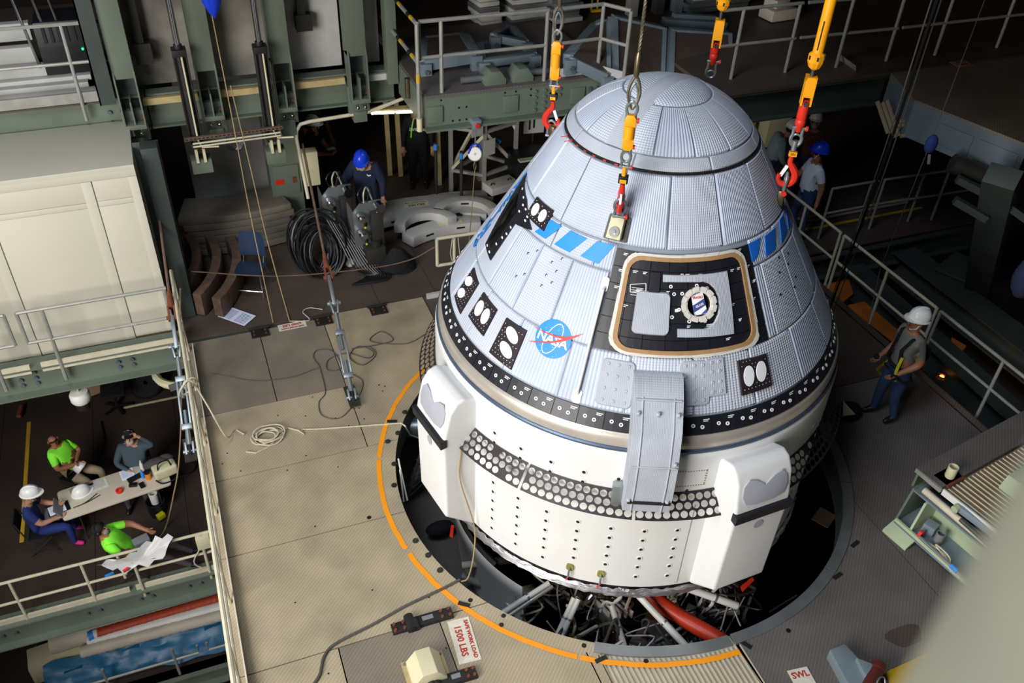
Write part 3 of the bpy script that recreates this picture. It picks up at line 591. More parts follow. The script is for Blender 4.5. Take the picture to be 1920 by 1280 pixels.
pn = part('rivet_panel', patch(MB(), dens([(-107, 2.05), (-98.5, 2.05), (-98.5, 2.28), (-107, 2.28)], 6), .0, .006, surf=lambda a, z, h: wall(a, z, h, SR)), 'white_paint', ship)
mb = MB()
for t in range(13):
    for z in (2.06, 2.27): k = mb.pts([wall(-106.8 + 8.1 * t / 12 + .18 * math.cos(R(60 * q)), z + .007 * math.sin(R(60 * q)), .0075, SR) for q in range(6)]); mb.face(k)
for t in range(6):
    for a in (-106.8, -98.7): k = mb.pts([wall(a + .18 * math.cos(R(60 * q)), 2.08 + .035 * t + .007 * math.sin(R(60 * q)), .0075, SR) for q in range(6)]); mb.face(k)
part('panel_rivets', mb, 'black_iron', pn, kind='stuff')
# twin ground fittings with red tags
for px in ((-129.2, .60), (-120.7, .60)):
    f = part('ground_fitting', patch(MB(), [(px[0] + 1.05 * math.copysign(abs(math.cos(R(t))) ** .6, math.cos(R(t))), px[1] + .05 * math.copysign(abs(math.sin(R(t))) ** .6, math.sin(R(t)))) for t in range(0, 360, 20)], 0, .02, surf=lambda a, z, h: wall(a, z, h, SR), rings=2), 'olive', ship, 'olive fitting with a hanging red tag')
    p = wall(px[0], px[1], .02, SR); q = wall(px[0], px[1] - .1, .07, SR)
    part('steel_probe', MB().tube([p, wall(px[0], px[1] - .02, .06, SR), q], .012, 8), 'steel_galv', f, smooth=True)
    part('red_tag', MB().bar(q, wall(px[0] - .5, px[1] - .16, .075, SR), .022, .006), 'red_paint', f)
# NASA roundel
LA, LZ = (-145.196,3.301); LR = 1.90
lg = part('agency_roundel', patch(MB(), circ(LA, LZ, .195, 40, LR), .012, .019, rings=4), 'logo_blue', ship, 'blue NASA roundel')
def lp(u, v): return (LA + math.degrees(u / LR), LZ + v / KN)
mb = MB(); ctext(mb, 'NASA', .135, LA, LZ - .01, LR, .025, bold=.004, sx=.98); part('roundel_lettering', mb, 'cover_white', lg, 'white NASA lettering')
mb = MB()
sw = [(-.24, -.125), (-.1, -.075), (.05, -.02), (.16, .055), (.275, .155), (.2, .115), (.1, .07), (-.05, .035), (-.22, .025), (-.05, .025), (.07, .045), (.13, .06), (.08, .025), (-.05, -.045)]
def strip(mb, pts, wds, h):
    I = []
    for k, (u, v) in enumerate(pts):
        a = pts[max(0, k - 1)]; b = pts[min(len(pts) - 1, k + 1)]; t = math.atan2(b[1] - a[1], b[0] - a[0]); nx, ny = -math.sin(t), math.cos(t); w_ = wds[k]
        I.append(mb.pts([cone(*lp(u + nx * w_, v + ny * w_), h), cone(*lp(u - nx * w_, v - ny * w_), h)]))
    for A, B in zip(I, I[1:]): mb.face((A[0], A[1], B[1], B[0]))
strip(mb, [(-.235, -.13), (-.12, -.085), (.0, -.035), (.1, .02), (.18, .075), (.285, .15)], [.001, .006, .009, .012, .012, .001], .027)
strip(mb, [(-.235, .028), (-.1, .03), (.03, .035), (.12, .055), (.2, .09), (.285, .15)], [.001, .006, .010, .013, .010, .001], .027)
part('roundel_chevron', mb, 'logo_red', lg, 'red vector chevron')
mb = MB(); strip(mb, [(.02 + .075 * math.cos(R(t)) * math.cos(R(-15)) - .17 * math.sin(R(t)) * math.sin(R(-15)) - .02, .0 + .075 * math.cos(R(t)) * math.sin(R(-15)) + .17 * math.sin(R(t)) * math.cos(R(-15))) for t in range(0, 361, 15)], [.0035] * 25, .021)
for k in range(26):
    t = random.uniform(0, 2 * PI); q = random.uniform(.08, .18); u, v = q * math.cos(t), q * math.sin(t); s = random.uniform(.002, .005); mb.face(mb.pts([cone(*lp(u + s, v), .021), cone(*lp(u, v + s), .021), cone(*lp(u - s, v), .021), cone(*lp(u, v - s), .021)]))
part('roundel_orbit', mb, 'cover_white', lg, 'white orbit ellipse and stars', kind='stuff')
# blue name lettering on the far left flank
mb = MB()
for i, ch in enumerate('BOEING'):
    vs, fs = text_mesh(ch, .26, bold=.008); i0 = mb.pts([cone(-204.5 + math.degrees((v.x) / 1.9), 4.15 - i * .155 + v.y / KN, .024) for v in vs])
    for f in fs: mb.face([i0[k] for k in f])
part('flank_lettering', mb, 'blue_tape', ship, 'blue lettering on the far left flank', kind='stuff')
# chevron target marks
mb = MB()
for (x, y) in (((-167.765,3.844)), ((-164.214,3.913)), ((-155.875,3.896)), ((-152.466,3.964)), ((-155.897,3.778)), ((-152.625,3.847)), ((-167.527,3.615)), ((-164.563,3.677)), ((-155.928,3.677)), ((-152.582,3.744))):
    for a, b in (((-.3, .0), (.35, .0)), ((-.3, .0), (-.3, -.022))): mb.bar(cone(x + a[0], y + a[1], .016), cone(x + b[0], y + b[1], .016), .007, .004)
part('target_marks', mb, 'black_iron', ship, 'small black corner marks', kind='stuff')
for (x, y) in ((-53.859,3.908), (-61.295,3.946), (-56.519,3.834), (-54.227,3.68), (-57.251,3.618), (-63.722,3.83), (-66.578,3.655)): part('dark_dot', patch(MB(), circ(x, y, .014, 8, 1.7), .012, .018, rings=1), 'black_iron', ship)
# handrail
p0, p1 = (-133.564,3.876), (-133.683,2.909)
hr = part('side_rail', MB().tube([cone(p0[0], p0[1] - .02, .02), cone(p0[0], p0[1] - .04, .06), cone(p1[0], p1[1] + .05, .06), cone(p1[0], p1[1] + .02, .02)], .016, 8), 'pipe_white', ship, 'long polished hand rail', smooth=True)
for p in (p0, p1): part('rail_foot', patch(MB(), rrect(p[0], p[1], .035, .07, .025, 1.8), .012, .026, rings=2), 'cover_white', hr)
# raised quilted doors with buttons
for k, (x, y, w_, v_) in enumerate(((*(-124.288,3.089), .17, .235), (*(-103.043,3.126), .15, .225), (*(-96.705,3.161), .1, .19))):
    o = part('service_door', patch(MB(), rrect(x, y, w_, v_, .05 if k < 2 else .015, 2.02), .012, .03, inset=.05), 'blanket_grey', ship, 'quilted rounded service door', smooth=True)
    for u in ((-.6, 0, .6) if k < 2 else (-.4, .4)):
        for v in (-.75, -.25, .3, .78): part('quilt_button', patch(MB(), circ(x + math.degrees(w_ * u / 2.02), y + v_ * v / KN, .02, 10, 2.02), .028, .037, rings=1, inset=.3), 'blanket_grey', o)

# ================================================================ main deck around the round opening
HX, HY, HR_ = .13, .13, 3.03
def cut_plate(poly, z0, z1, r=HR_):
    """plate polygon minus the round opening"""
    bm = bmesh.new(); vs = [bm.verts.new((p[0], p[1], 0)) for p in poly]; bm.faces.new(vs)
    me = bpy.data.meshes.new('t'); bm.to_mesh(me); bm.free(); ob = bpy.data.objects.new('t', me); COL.objects.link(ob)
    bm = bmesh.new(); bm.from_mesh(me)
    r_ = bmesh.ops.extrude_face_region(bm, geom=bm.faces[:]); bmesh.ops.translate(bm, verts=[v for v in r_['geom'] if isinstance(v, bmesh.types.BMVert)], vec=(0, 0, z1 - z0)); bmesh.ops.translate(bm, verts=bm.verts[:], vec=(0, 0, z0)); bmesh.ops.recalc_face_normals(bm, faces=bm.faces); bm.to_mesh(me); bm.free()
    cm = MB().cyl((HX, HY, z0 - 1), (HX, HY, z1 + 1), r, 128).mesh('c', 'rubber'); co = bpy.data.objects.new('c', cm); COL.objects.link(co)
    md = ob.modifiers.new('b', 'BOOLEAN'); md.operation = 'DIFFERENCE'; md.object = co; md.solver = 'EXACT'
    dg = bpy.context.evaluated_depsgraph_get(); dg.update(); res = bpy.data.meshes.new_from_object(ob.evaluated_get(dg))
    bpy.data.objects.remove(ob); bpy.data.objects.remove(co); return res
floor = struct('floor', label='steel tread-plate work deck with a round opening')
G_ = .007
def plate(poly, m, z=0, name='deck_plate', t=.03, cutr=HR_):
    cx = sum(p[0] for p in poly) / len(poly); cy = sum(p[1] for p in poly) / len(poly)
    q = []
    for p in poly:
        dx, dy = p[0] - cx, p[1] - cy; q.append((p[0] - math.copysign(G_, dx), p[1] - math.copysign(G_, dy)))
    near = min(math.hypot(p[0] - HX, p[1] - HY) for p in dens(q, 20)) < cutr + .02
    if near: me = cut_plate(q, z - t, z, cutr)
    else: me = MB().prism(q, z - t, z).mesh(name, m)
    me.materials.clear(); me.materials.append(M[m]); o = bpy.data.objects.new(name, me); COL.objects.link(o); o.parent = floor; ORG[o.name] = Vector((0, 0, 0)); return o
def rc(x0, x1, y0, y1): return [(x0, y0), (x1, y0), (x1, y1), (x0, y1)]
XL, XR = -5.25, 5.32
plate(rc(XL, -4.08, 2.67, 4.45), 'deck_grey'); plate(rc(-4.08, -3.07, 2.67, 4.45), 'deck_grey'); plate(rc(-3.07, -1.35, 1.35, 4.52), 'deck_tan')
plate(rc(XL, -3.07, 1.35, 2.67), 'deck_tan'); plate(rc(XL, -1.0, .06, 1.35), 'deck_tan'); plate(rc(XL, -1.0, -1.57, .06), 'deck_tan')
plate(rc(XL, -4.11, -6, -1.57), 'deck_tan'); plate(rc(-4.11, -2.97, -6, -1.57), 'deck_grey')
plate([(-2.97, -6), (-1.62, -6), (-1.40, -2.2), (-1.40, -1.57), (-2.97, -1.57)], 'deck_tan')
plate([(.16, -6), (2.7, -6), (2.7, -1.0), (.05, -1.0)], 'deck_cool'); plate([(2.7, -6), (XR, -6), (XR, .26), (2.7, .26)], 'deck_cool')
plate(rc(2.0, XR, .26, 2.5), 'deck_dark_shaded'); plate(rc(-1.35, 2.0, 1.2, 4.52), 'deck_brown'); plate(rc(2.0, XR, 2.5, 4.52), 'deck_dark_shaded')
# ribbed plate at the front of the opening
me = cut_plate([(-1.46, -2.2), (.04, -2.7), (.15, -6), (-1.61, -6)], -.03, -.012); me.materials.clear(); me.materials.append(M['deck_rib']); o = bpy.data.objects.new('ribbed_plate', me); COL.objects.link(o); o.parent = floor
# grey steel lip round the near right of the opening
def arcbox(mb, r0, r1, z0, z1, a0, a1, n=40):
    mb.lathe([(r0, z0), (r1, z0), (r1, z1), (r0, z1)], n, (HX, HY, 0), a0, a1, closed=True)
    k = n + 1
    b = len(mb.v) - 4 * k
    mb.face((b, b + k, b + 2 * k, b + 3 * k)); mb.face((b + n, b + 3 * k + n, b + 2 * k + n, b + k + n)); return mb
for a0, a1 in ((-121, -92.2), (-91.4, -60), (-59.7, -30), (-29.7, 12)): part('opening_lip', arcbox(MB(), HR_ - .005, HR_ + .125, -.02, .016, a0, a1), 'steel_galv', floor, 'grey steel lip of the opening')
part('opening_collar', MB().lathe([(HR_ + .01, -.03), (HR_ + .06, -.03), (HR_ + .06, -.45), (HR_ + .01, -.45)], 96, (HX, HY, 0), closed=True), 'green_shaded', floor)
for k in range(31):
    mb = MB()
    x = -1.57 + .0555 * k; yt = HY - math.sqrt(max(0, (HR_ + .14) ** 2 - (x - HX) ** 2)); mb.bar((x, yt, -.006), (x - .02, -6, -.006), .014, .012); part('raised_rib', mb, 'deck_rib', floor)
# deck edge beam on the left and girders below
part('edge_girder', MB().ibeam((XL + .1, -6, -.32), (XL + .1, 4.5, -.32), .2, .56, .03), 'green_steel', floor)
part('edge_girder', MB().ibeam((XR - .1, -2, -.32), (XR - .1, 4.5, -.32), .2, .56, .03), 'green_shaded', floor)
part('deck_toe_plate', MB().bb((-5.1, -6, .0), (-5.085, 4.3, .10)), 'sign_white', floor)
part('cross_girder', MB().ibeam((XL, 4.45, -.32), (XR, 4.45, -.32), .2, .56, .03), 'green_shaded', floor)
# --- orange floor tape in stuck lengths
for a0, a1 in ((128, 163), (163.6, 191.5), (193, 236), (236.5, 239.5), (240, 268.5)):
    n = 24; mb = MB(); I = []
    for k in range(n + 1):
        a = R(a0 + (a1 - a0) * k / n); j = random.uniform(-.004, .004); I.append(mb.pts([(HX + (r + j) * math.cos(a), HY + (r + j) * math.sin(a), .004) for r in (3.215, 3.28)]))
    for A, B in zip(I, I[1:]): mb.face((A[0], A[1], B[1], B[0]))
    i0 = {128: 'longest upper-left', 163.6: 'left middle', 193: 'lower-left', 236.5: 'shortest', 240: 'bottom, on ribbed plate'}.get(a0, 'upper')
    solo('floor_tape', mb, 'orange_tape', {128: 'orange floor tape arc beside the left engine pod', 163.6: 'orange floor tape arc at the leftmost edge of the opening', 193: 'orange floor tape arc crossed by the grey hose', 236.5: 'shortest orange floor tape piece by the ribbed plate', 240: 'orange floor tape arc across the ribbed plate'}[a0 if a0 != 163 else 163.6], 'tape', 'orange tape ring on the deck')
# --- hinge plates between deck and back floor
for i, (x, y) in enumerate(((-4.07, 4.45), (-3.06, 4.45), (-2.15, 4.45))):
    t = part('hinge_plate', MB().bb((x - .14, y - .2, .0), (x + .14, y + .02, .02)), 'black_iron', floor, 'black bolted hinge plate', bevel=.004); part('pin', MB().cyl((x - .16, y + .03, .02), (x + .16, y + .03, .02), .022, 8), 'black_iron', t, smooth=True)
    for u in (-.09, .09):
        for v in (-.05, -.14): part('bolt', MB().cyl((x + u, y + v, .018), (x + u, y + v, .034), .017, 8), 'rust', t)
# --- load signs
def sign(name, label, c, ux, w_, h_, lines, m='sign_white'):
    ux = Vector((ux[0], ux[1], 0)).normalized(); uy = Vector((-ux.y, ux.x, 0)); c = Vector((c[0], c[1], .003)); t = thing(name, label, 'sign', c)
    part('sign_board', MB().extr([c - ux * w_ / 2 - uy * h_ / 2, c + ux * w_ / 2 - uy * h_ / 2, c + ux * w_ / 2 + uy * h_ / 2, c - ux * w_ / 2 + uy * h_ / 2], (0, 0, .003)), m, t)
    for s, size, dy in lines: mb = MB(); text_flat(mb, s, size, c + uy * dy + Vector((0, 0, .005)), ux, uy, bold=.003); part('lettering', mb, 'sign_red', t, 'red stencilled letters')
q0, q1 = Vector((-2.628,-1.774,0)), Vector((-2.659,-2.204,0))
sign('load_sign', 'speckled white deck sign reading SAFE WORK LOAD 1500 LBS', (-2.788,-1.948,0), (q1 - q0), .56, .25, [('SAFE WORK LOAD', .058, .075), ('1500 LBS', .105, -.035)])
sign('load_sign', 'upside-down white deck sign reading 6500 LBS by the hinges', (-3.56,4.391,0), (Vector((-3.791,4.423,0)) - Vector((-3.33,4.434,0))), .44, .17, [('SAFE WORK LOAD', .042, .045), ('6500 LBS', .08, -.03)])
sign('load_sign', 'white deck sign reading SWL at the bottom right', (0.505,-3.63,0), (Vector((0.596,-3.562,0)) - Vector((0.429,-3.542,0))), .24, .24, [('SWL', .10, .045)])
# --- bolted lock brackets and hinge housing on the front deck
def lock(name, label, a, b, wd, knob=.3):
    a = Vector(a); b = Vector(b); u = (b - a).normalized(); v = Vector((-u.y, u.x, 0)); L_ = (b - a).length; t = thing(name, label, 'bracket', (a + b) / 2)
    k = a + u * L_ * knob; z = Vector((0, 0, 1))
    def slab(s0, s1, h): return MB().extr([a + u * s0 - v * wd / 2, a + u * s1 - v * wd / 2, a + u * s1 + v * wd / 2, a + u * s0 + v * wd / 2], z * h)
    part('base_plate', slab(0, L_ * (knob - .02), .045), 'black_iron', t, bevel=.006); part('long_bar', slab(L_ * (knob + .08), L_, .055), 'black_iron', t, bevel=.006)
    part('knuckle', MB().cyl(k + v * .10 + z * .05, k - v * .09 + z * .05, .055, 14).cyl(k + v * .02 + u * .05 + z * .05, k - v * .09 + u * .05 + z * .05, .048, 14), 'black_iron', t, smooth=True)
    part('name_plate', MB().extr([a + u * L_ * .5 - v * .02 + z * .0551, a + u * L_ * .68 - v * .02 + z * .0551, a + u * L_ * .68 + v * .035 + z * .0551, a + u * L_ * .5 + v * .035 + z * .0551], z * .003), 'grey_plastic', t)
    for s in (.05, .2, .82, .95):
        for w_ in (-.3, .3): p = a + u * L_ * s + v * wd * w_; part('bolt', MB().cyl(p + z * .045, p + z * .072, .018, 8), 'rust', t)
lock('deck_lock', 'long black bolted lock bar beside the 1500 LBS sign', (-3.506,-1.568,0), (-2.804,-1.577,0), .13)
lock('deck_lock', 'black bolted lock bar below the cream hinge housing', (-3.341,-2.358,0), (-2.792,-2.373,0), .13, .1)
c = Vector((-3.291,-2.193,0)); u = Vector((1, 0, 0)); t = thing('hinge_housing', 'cream faceted hinge housing at the bottom edge of the deck', 'housing', c)
def housing(t, c, w_, m, sc=1):
    prof = [(-.16, 0), (-.16, .07), (-.07, .2), (.07, .2), (.16, .07), (.16, 0)]
    return part('hood', MB().extr([(c[0] + x * sc, c[1] - w_ / 2, c[2] + z * sc) for x, z in prof], (0, w_, 0)), m, t, bevel=.006)
housing(t, c, .32, 'bag_cream', 1.15); part('foot', MB().box(c + Vector((0, 0, .012)), (.46, .4, .024)), 'wood_pale', t)
for x in (-.2, .2):
    for y in (-.16, .16): part('bolt', MB().cyl(c + Vector((x, y, .02)), c + Vector((x, y, .05)), .016, 8), 'steel_galv', t)
# --- small deck fittings around the opening
rnd = random.Random(3)
for i, (x, y) in enumerate(((-2.407,1.843,0), (-2.613,1.462,0), (-2.789,1.345,0), (-2.817,0.904,0), (-2.917,0.532,0), (-2.908,-0.439,0), (-2.824,-0.701,0), (-2.756,-0.959,0))) if False else enumerate([v[:2] for v in ((-2.407,1.843,0), (-2.613,1.462,0), (-2.789,1.345,0), (-2.817,0.904,0), (-2.917,0.532,0), (-2.908,-0.439,0), (-2.824,-0.701,0), (-2.756,-0.959,0))]):
    part('tie_down_cup', MB().cyl((x, y, 0), (x, y, .012), .038, 12).cyl((x, y, .012), (x, y, .02), .022, 10), 'steel_dark', floor, smooth=True)
for p in ((-2.639,-1.507,0), (-1.454,-2.679,0), (-2.629,1.719,0), (1.726,-2.64,0), (2.246,-2.31,0), (0.154,-3.061,0)): part('latch_pocket', MB().box((p[0], p[1], .004), (.14, .05, .012), rnd.uniform(-1.2, 1.2)), 'black_iron', floor)
for p in ((-1.558,-2.46,0), (-2.551,-1.477,0), (-2.329,-1.903,0), (-0.998,-2.864,0), (0.715,-3.074,0), (-3.354,0.112,0), (-2.264,-1.8,0)): part('dark_hole', MB().cyl((p[0], p[1], .0), (p[0], p[1], .004), .028, 10), 'rubber', floor)
for k in range(46):
    p = (rnd.uniform(-5, -2.2), rnd.uniform(-3.2, 2.6))
    if math.hypot(p[0] - HX, p[1] - HY) > 3.1: part('screw_hole', MB().cyl((p[0], p[1], .0), (p[0], p[1], .003), .011, 6), 'rubber', floor)
# oil stain is a thin film with its own shape
mb = MB(); c = Vector((1.939,-3.587,0)); mb.prism([(c.x + (.17 + .03 * math.sin(3 * t)) * math.cos(t) * 1.3, c.y + (.15 + .03 * math.cos(2 * t)) * math.sin(t)) for t in [2 * PI * k / 20 for k in range(20)]], .001, .002); solo('oil_stain', mb, 'deck_dark_shaded', 'dark oily stain on the dim right deck', 'stain')
# --- coiled rope and cables
def coil(c, r, turns, th, seed, flat=True, zr=.05):
    g = random.Random(seed); ps = []; n = 26
    for k in range(turns * n):
        a = 2 * PI * k / n; q = r * (.8 + .25 * math.sin(k * .11 + seed)); ps.append((c[0] + q * math.cos(a) * 1.15 + .03 * math.sin(k * .07), c[1] + q * math.sin(a) * .9 + .03 * math.cos(k * .05), c[2] + th + zr * (k / (turns * n)) + .01 * math.sin(k * .9)))
    return ps
cc = Vector((-4.323,1.962,0)); ps = coil(cc, .19, 6, .012, 2)
tail = [(-4.637,1.766,0), (-4.519,1.704,0), (-4.332,1.768,0)]
end = [(-4.031,2.051,0), (-3.901,1.95,0), (-3.845,1.853,0), (-3.856,1.957,0), (-3.617,1.886,0), (-2.898,1.719,0), (-2.52,1.635,0), (-2.48,1.553,0)]
up = lambda L_, z=.012: [(p[0], p[1], p[2] + z) for p in L_]
solo('rope', MB().tube(up(tail) + ps + up(end) + [(-2.387,1.677,-0.3), (-2.25,1.723,-0.45), (-2.144,1.667,-0.4)], .011, 6), 'rope_pale', 'pale rope coiled on the deck with a line to the opening', 'rope', smooth=True)
def spline(pts, n=8):
    P = [Vector(p) for p in pts]; P = [P[0] * 2 - P[1]] + P + [P[-1] * 2 - P[-2]]; o = []
    for k in range(1, len(P) - 2):
        for j in range(n):
            t = j / n; a, b, c_, d_ = P[k - 1], P[k], P[k + 1], P[k + 2]
            o.append(.5 * ((2 * b) + (c_ - a) * t + (2 * a - 5 * b + 4 * c_ - d_) * t * t + (3 * b - a - 3 * c_ + d_) * t ** 3))
    o.append(P[-2]); return o
cab = up([(-4.302,3.203,0), (-3.806,3.125,0), (-3.417,3.202,0), (-3.352,3.207,0), (-3.393,3.491,0), (-3.298,3.639,0), (-3.081,3.524,0), (-3.048,3.104,0), (-3.251,3.107,0), (-3.191,3.354,0), (-2.895,3.42,0), (-2.613,3.201,0), (-2.497,3.328,0), (-2.685,3.531,0), (-2.877,3.317,0), (-2.729,3.064,0), (-2.475,3.25,0), (-2.544,3.484,0), (-2.794,3.497,0), (-2.155,3.496,0), (-2.251,3.791,0), (-2.472,3.602,0), (-1.974,3.364,0), (-1.582,3.508,0)], .008)
solo('power_cable', MB().tube(spline([(-4.908,3.602,0), (-4.657,3.439,0)] + cab), .008, 6), 'cable_grey', 'thin dark cable looped on the deck by the turnbuckle', 'cable', smooth=True)
solo('power_cable', MB().tube(spline(up([(-3.352,3.207,0), (-3.387,2.639,0), (-3.521,2.439,0), (-3.527,2.143,0), (-3.285,2.026,0), (-2.959,2.37,0), (-2.816,2.699,0), (-2.962,2.943,0)], .008)), .007, 6), 'cable_grey', 'dark cable loop around the turnbuckle anchor', 'cable', smooth=True)
solo('air_hose', MB().tube(spline([(p[0], p[1], p[2] + .02) for p in ((-4.449,-1.925,0), (-4.362,-1.826,0), (-4.277,-1.635,0), (-4.125,-1.524,0), (-3.683,-1.425,0), (-3.282,-1.316,0), (-2.808,-1.23,0), (-2.581,-1.175,0))]), .016, 7), 'cable_grey', 'grey hose lying from deck corner up to the opening', 'hose', smooth=True)
solo('tag_line', MB().tube(spline([(-155.286,1.796), (-155.393,1.545), (-2.241,-0.737,0.6), (-2.363,-1.023,0.2), (-2.447,-1.133,0.02), (-2.559,-1.231,0.02)] if False else [(-2.43, -.78, 1.75), (-2.45, -.8, 1.3), (-2.291,-0.844,0.5), (-2.344,-0.988,0.15), (-2.479,-1.187,0.03), (-2.571,-1.206,0.015)]), .009, 6), 'rope_tan', 'tan tag line hanging from the perforated flange', 'rope', smooth=True)
# --- yellow edge plate and winch at bottom right
solo('yellow_ramp', MB().extr([(1.41,-3.889,0), (2.03,-3.856,0), (1.961,-4.341,0), (1.287,-4.29,0)], (0, 0, .03)), 'yellow_plate', 'yellow ribbed ramp plate at the bottom right', 'ramp')
c = Vector((1.076,-3.769,0)); t = thing('winch_bracket', 'blue-grey wedge bracket holding a maroon cylinder, bottom right', 'bracket', c)
part('wedge', MB().extr([(0.91,-3.51,0), (1.115,-3.506,0), (1.194,-4.064,0), (0.828,-3.996,0)], (0, 0, .16)), 'blue_steel', t, bevel=.01)
part('gusset', MB().extr([(1.072,-3.723,0.16), (1.2,-3.856,0.16), (1.027,-3.94,0.16)], (0, 0, .08)), 'blue_steel', t, bevel=.006)
part('cylinder', MB().cyl((0.911,-4.085,0.2), (1.237,-3.889,0.2), .07, 16), 'maroon', t, smooth=True); part('cap', MB().cyl((1.209,-3.906,0.2), (1.279,-3.864,0.2), .08, 16), 'maroon', t, smooth=True)
part('bail', MB().tube(spline([(1.007,-4.093,0.26), (1.096,-4.034,0.3), (1.171,-4.036,0.28), (1.161,-4.092,0.22)]), .008, 6), 'steel_galv', t, smooth=True)
# ================================================================ railings
def rail(name, label, posts, top, mids=(), r=.024, m='pipe_grey', cat='railing', ends=(), parent=None):
    """posts: list of ((x,y,z0), z1); top/mids: lists of polylines"""
    b = posts[0][0] if posts else top[0][0]; t = thing(name, label, cat, b)
    for p, z1 in posts: part('post', MB().cyl(p, (p[0], p[1], z1), r, 8), m, t, smooth=True)
    for L_ in top: part('top_rail', MB().tube(L_, r, 8), m, t, smooth=True)
    for L_ in mids: part('mid_rail', MB().tube(L_, r * .92, 8), m, t, smooth=True)
    return t
# left edge of the main deck: two lengths, seen almost from above
t = rail('guard_rail', 'cream pipe guard rail along the left deck edge, rear length', [((-5.17, 4.25, 0), 1.07), ((-5.15, 3.3, 0), 1.07), ((-5.15, 2.25, 0), 1.07)], [[(-5.17, 4.9, 1.07), (-5.15, 2.2, 1.07)]], [[(-5.17, 4.9, .55), (-5.15, 2.2, .55)]], .026, 'pipe_cream')
part('end_loop', MB().tube([(-5.17, 4.9, 1.07), (-5.17, 4.9, .55)], .026, 8), 'pipe_cream', t, smooth=True)
rail('guard_rail', 'cream pipe guard rail along the left deck edge, nearest length', [((-5.15, 2.1, 0), 1.07), ((-5.15, .8, 0), 1.07), ((-5.15, -.6, 0), 1.07), ((-5.15, -1.9, 0), 1.07), ((-5.15, -3.2, 0), 1.07)], [[(-5.15, 2.15, 1.07), (-5.15, -5, 1.07)]], [[(-5.15, 2.15, .55), (-5.15, -5, .55)]], .026, 'pipe_cream')
# right edge rail: three gates
for i, (y0, y1) in enumerate(((4.6, 2.65), (2.55, .35), (.27, -2.2))):
    ps = [(5.5, y0 + (y1 - y0) * k / 2, 0) for k in range(3)]
    rail('guard_rail', ['grey pipe guard rail right of the capsule, farthest section', 'grey pipe guard rail right of the capsule, middle section', 'grey pipe guard rail behind the harnessed man, nearest section'][i], [(p, 1.07) for p in ps], [[(5.5, y0, 1.07), (5.5, y1, 1.07)]], [[(5.5, y0, .55), (5.5, y1, .55)]], .025, 'pipe_cream' if i < 2 else 'pipe_grey')
solo('toe_board', MB().bb((5.34, -2, 0), (5.36, 4.5, .1)), 'deck_brown', 'low brown toe board along the right deck edge', 'board')
# short gate behind the capsule on the left
p = (-0.8,4.473,0)
t = rail('gate_rail', 'cream swing gate rail behind the capsule with a looped cord', [((p[0], p[1], 0), 1.07)], [[(-1.07, 4.55, 1.07), (.6, 4.5, 1.07)]], [[(-1.07, 4.55, .55), (.6, 4.5, .55)]], .028, 'pipe_cream')
part('end_post', MB().tube([(-1.07, 4.55, 1.07), (-1.07, 4.55, .55)], .028, 8), 'pipe_cream', t, smooth=True); part('foot_plate', MB().bb((-1.3, 4.42, 0), (-.75, 4.47, .09)), 'panel_white', t)
part('cord_loop', MB().tube(spline([(p[0] - .04, p[1] - .03, 1.08), (p[0] - .07, p[1] - .03, .8), (p[0], p[1] - .03, .58), (p[0] + .1, p[1] - .03, .6), (p[0] + .08, p[1] - .03, .85), (p[0] + .06, p[1] - .03, 1.09)]), .008, 5), 'rope_pale', t, smooth=True)
# ================================================================ suspension tie rods with turnbuckles
def tie_rod(label, top, low, anchor_z=0):
    top = Vector(top); low = Vector(low); u = (top - low).normalized(); L_ = (top - low).length; t = thing('tie_rod', label, 'tie rod', low, 'suspension tie rods')
    s = u.cross(Vector((1, 0, 0))).normalized(); x = Vector((1, 0, 0)); x = (x - u * x.dot(u)).normalized(); y = u.cross(x)
    def at(d, a=0, b=0): return low + u * d + x * a + y * b
    mb = MB()
    for k in (-1, 1): mb.bar(at(-.02, .045 * k), at(.16, .05 * k), .03, .07, y)
    mb.cyl(at(.03, -.09), at(.03, .09), .03, 10); part('lower_clevis', mb, 'steel_galv', t, bevel=.006)
    part('lower_eye', MB().cyl(at(.12), at(.38), .045, 12, .028), 'steel_galv', t, smooth=True)
    tb = part('turnbuckle', MB().bar(at(.36, .055), at(1.1, .055), .03, .05, y).bar(at(.36, -.055), at(1.1, -.055), .03, .05, y).bar(at(.34), at(.42), .14, .07, y).bar(at(1.04), at(1.12), .14, .07, y), 'steel_galv', t, bevel=.008)
    part('thread', MB().cyl(at(.42), at(.62), .026, 10), 'bolt_grey', tb, smooth=True); part('thread', MB().cyl(at(.8), at(1.06), .026, 10), 'bolt_grey', tb, smooth=True)
    mb = MB()
    part('upper_neck', MB().cyl(at(1.1), at(1.42), .03, 10), 'steel_galv', t, smooth=True)
    for k in (-1, 1): mb.bar(at(1.4, .03 * k), at(1.62, .06 * k), .026, .07, y)
    mb.cyl(at(1.58, -.1), at(1.58, .1), .032, 10); part('upper_clevis', mb, 'steel_galv', t, bevel=.006)
    part('link_bar', MB().bar(at(1.54), at(2.05), .05, .09, y), 'steel_galv', t, bevel=.006)
    part('rust_fork', MB().bar(at(1.98, .045), at(2.2, .04), .024, .08, y).bar(at(1.98, -.045), at(2.2, -.04), .024, .08, y).cyl(at(2.03, -.08), at(2.03, .08), .03, 10).cyl(at(2.18), at(2.45), .05, 10, .03), 'rust', t)
    part('rod', MB().cyl(at(2.4), at(L_), .021, 8), 'rust_rod', t, smooth=True)
    part('anchor_plate', MB().box(low + Vector((0, .06, .012)), (.16, .45, .024)).box(low + Vector((0, 0, .03)), (.03, .16, .1)), 'steel_dark', t)
tie_rod('rusty tie rod with grey turnbuckle anchored in mid deck', (-2.801,6.3,2.179), (-3.05, 2.3, .05))
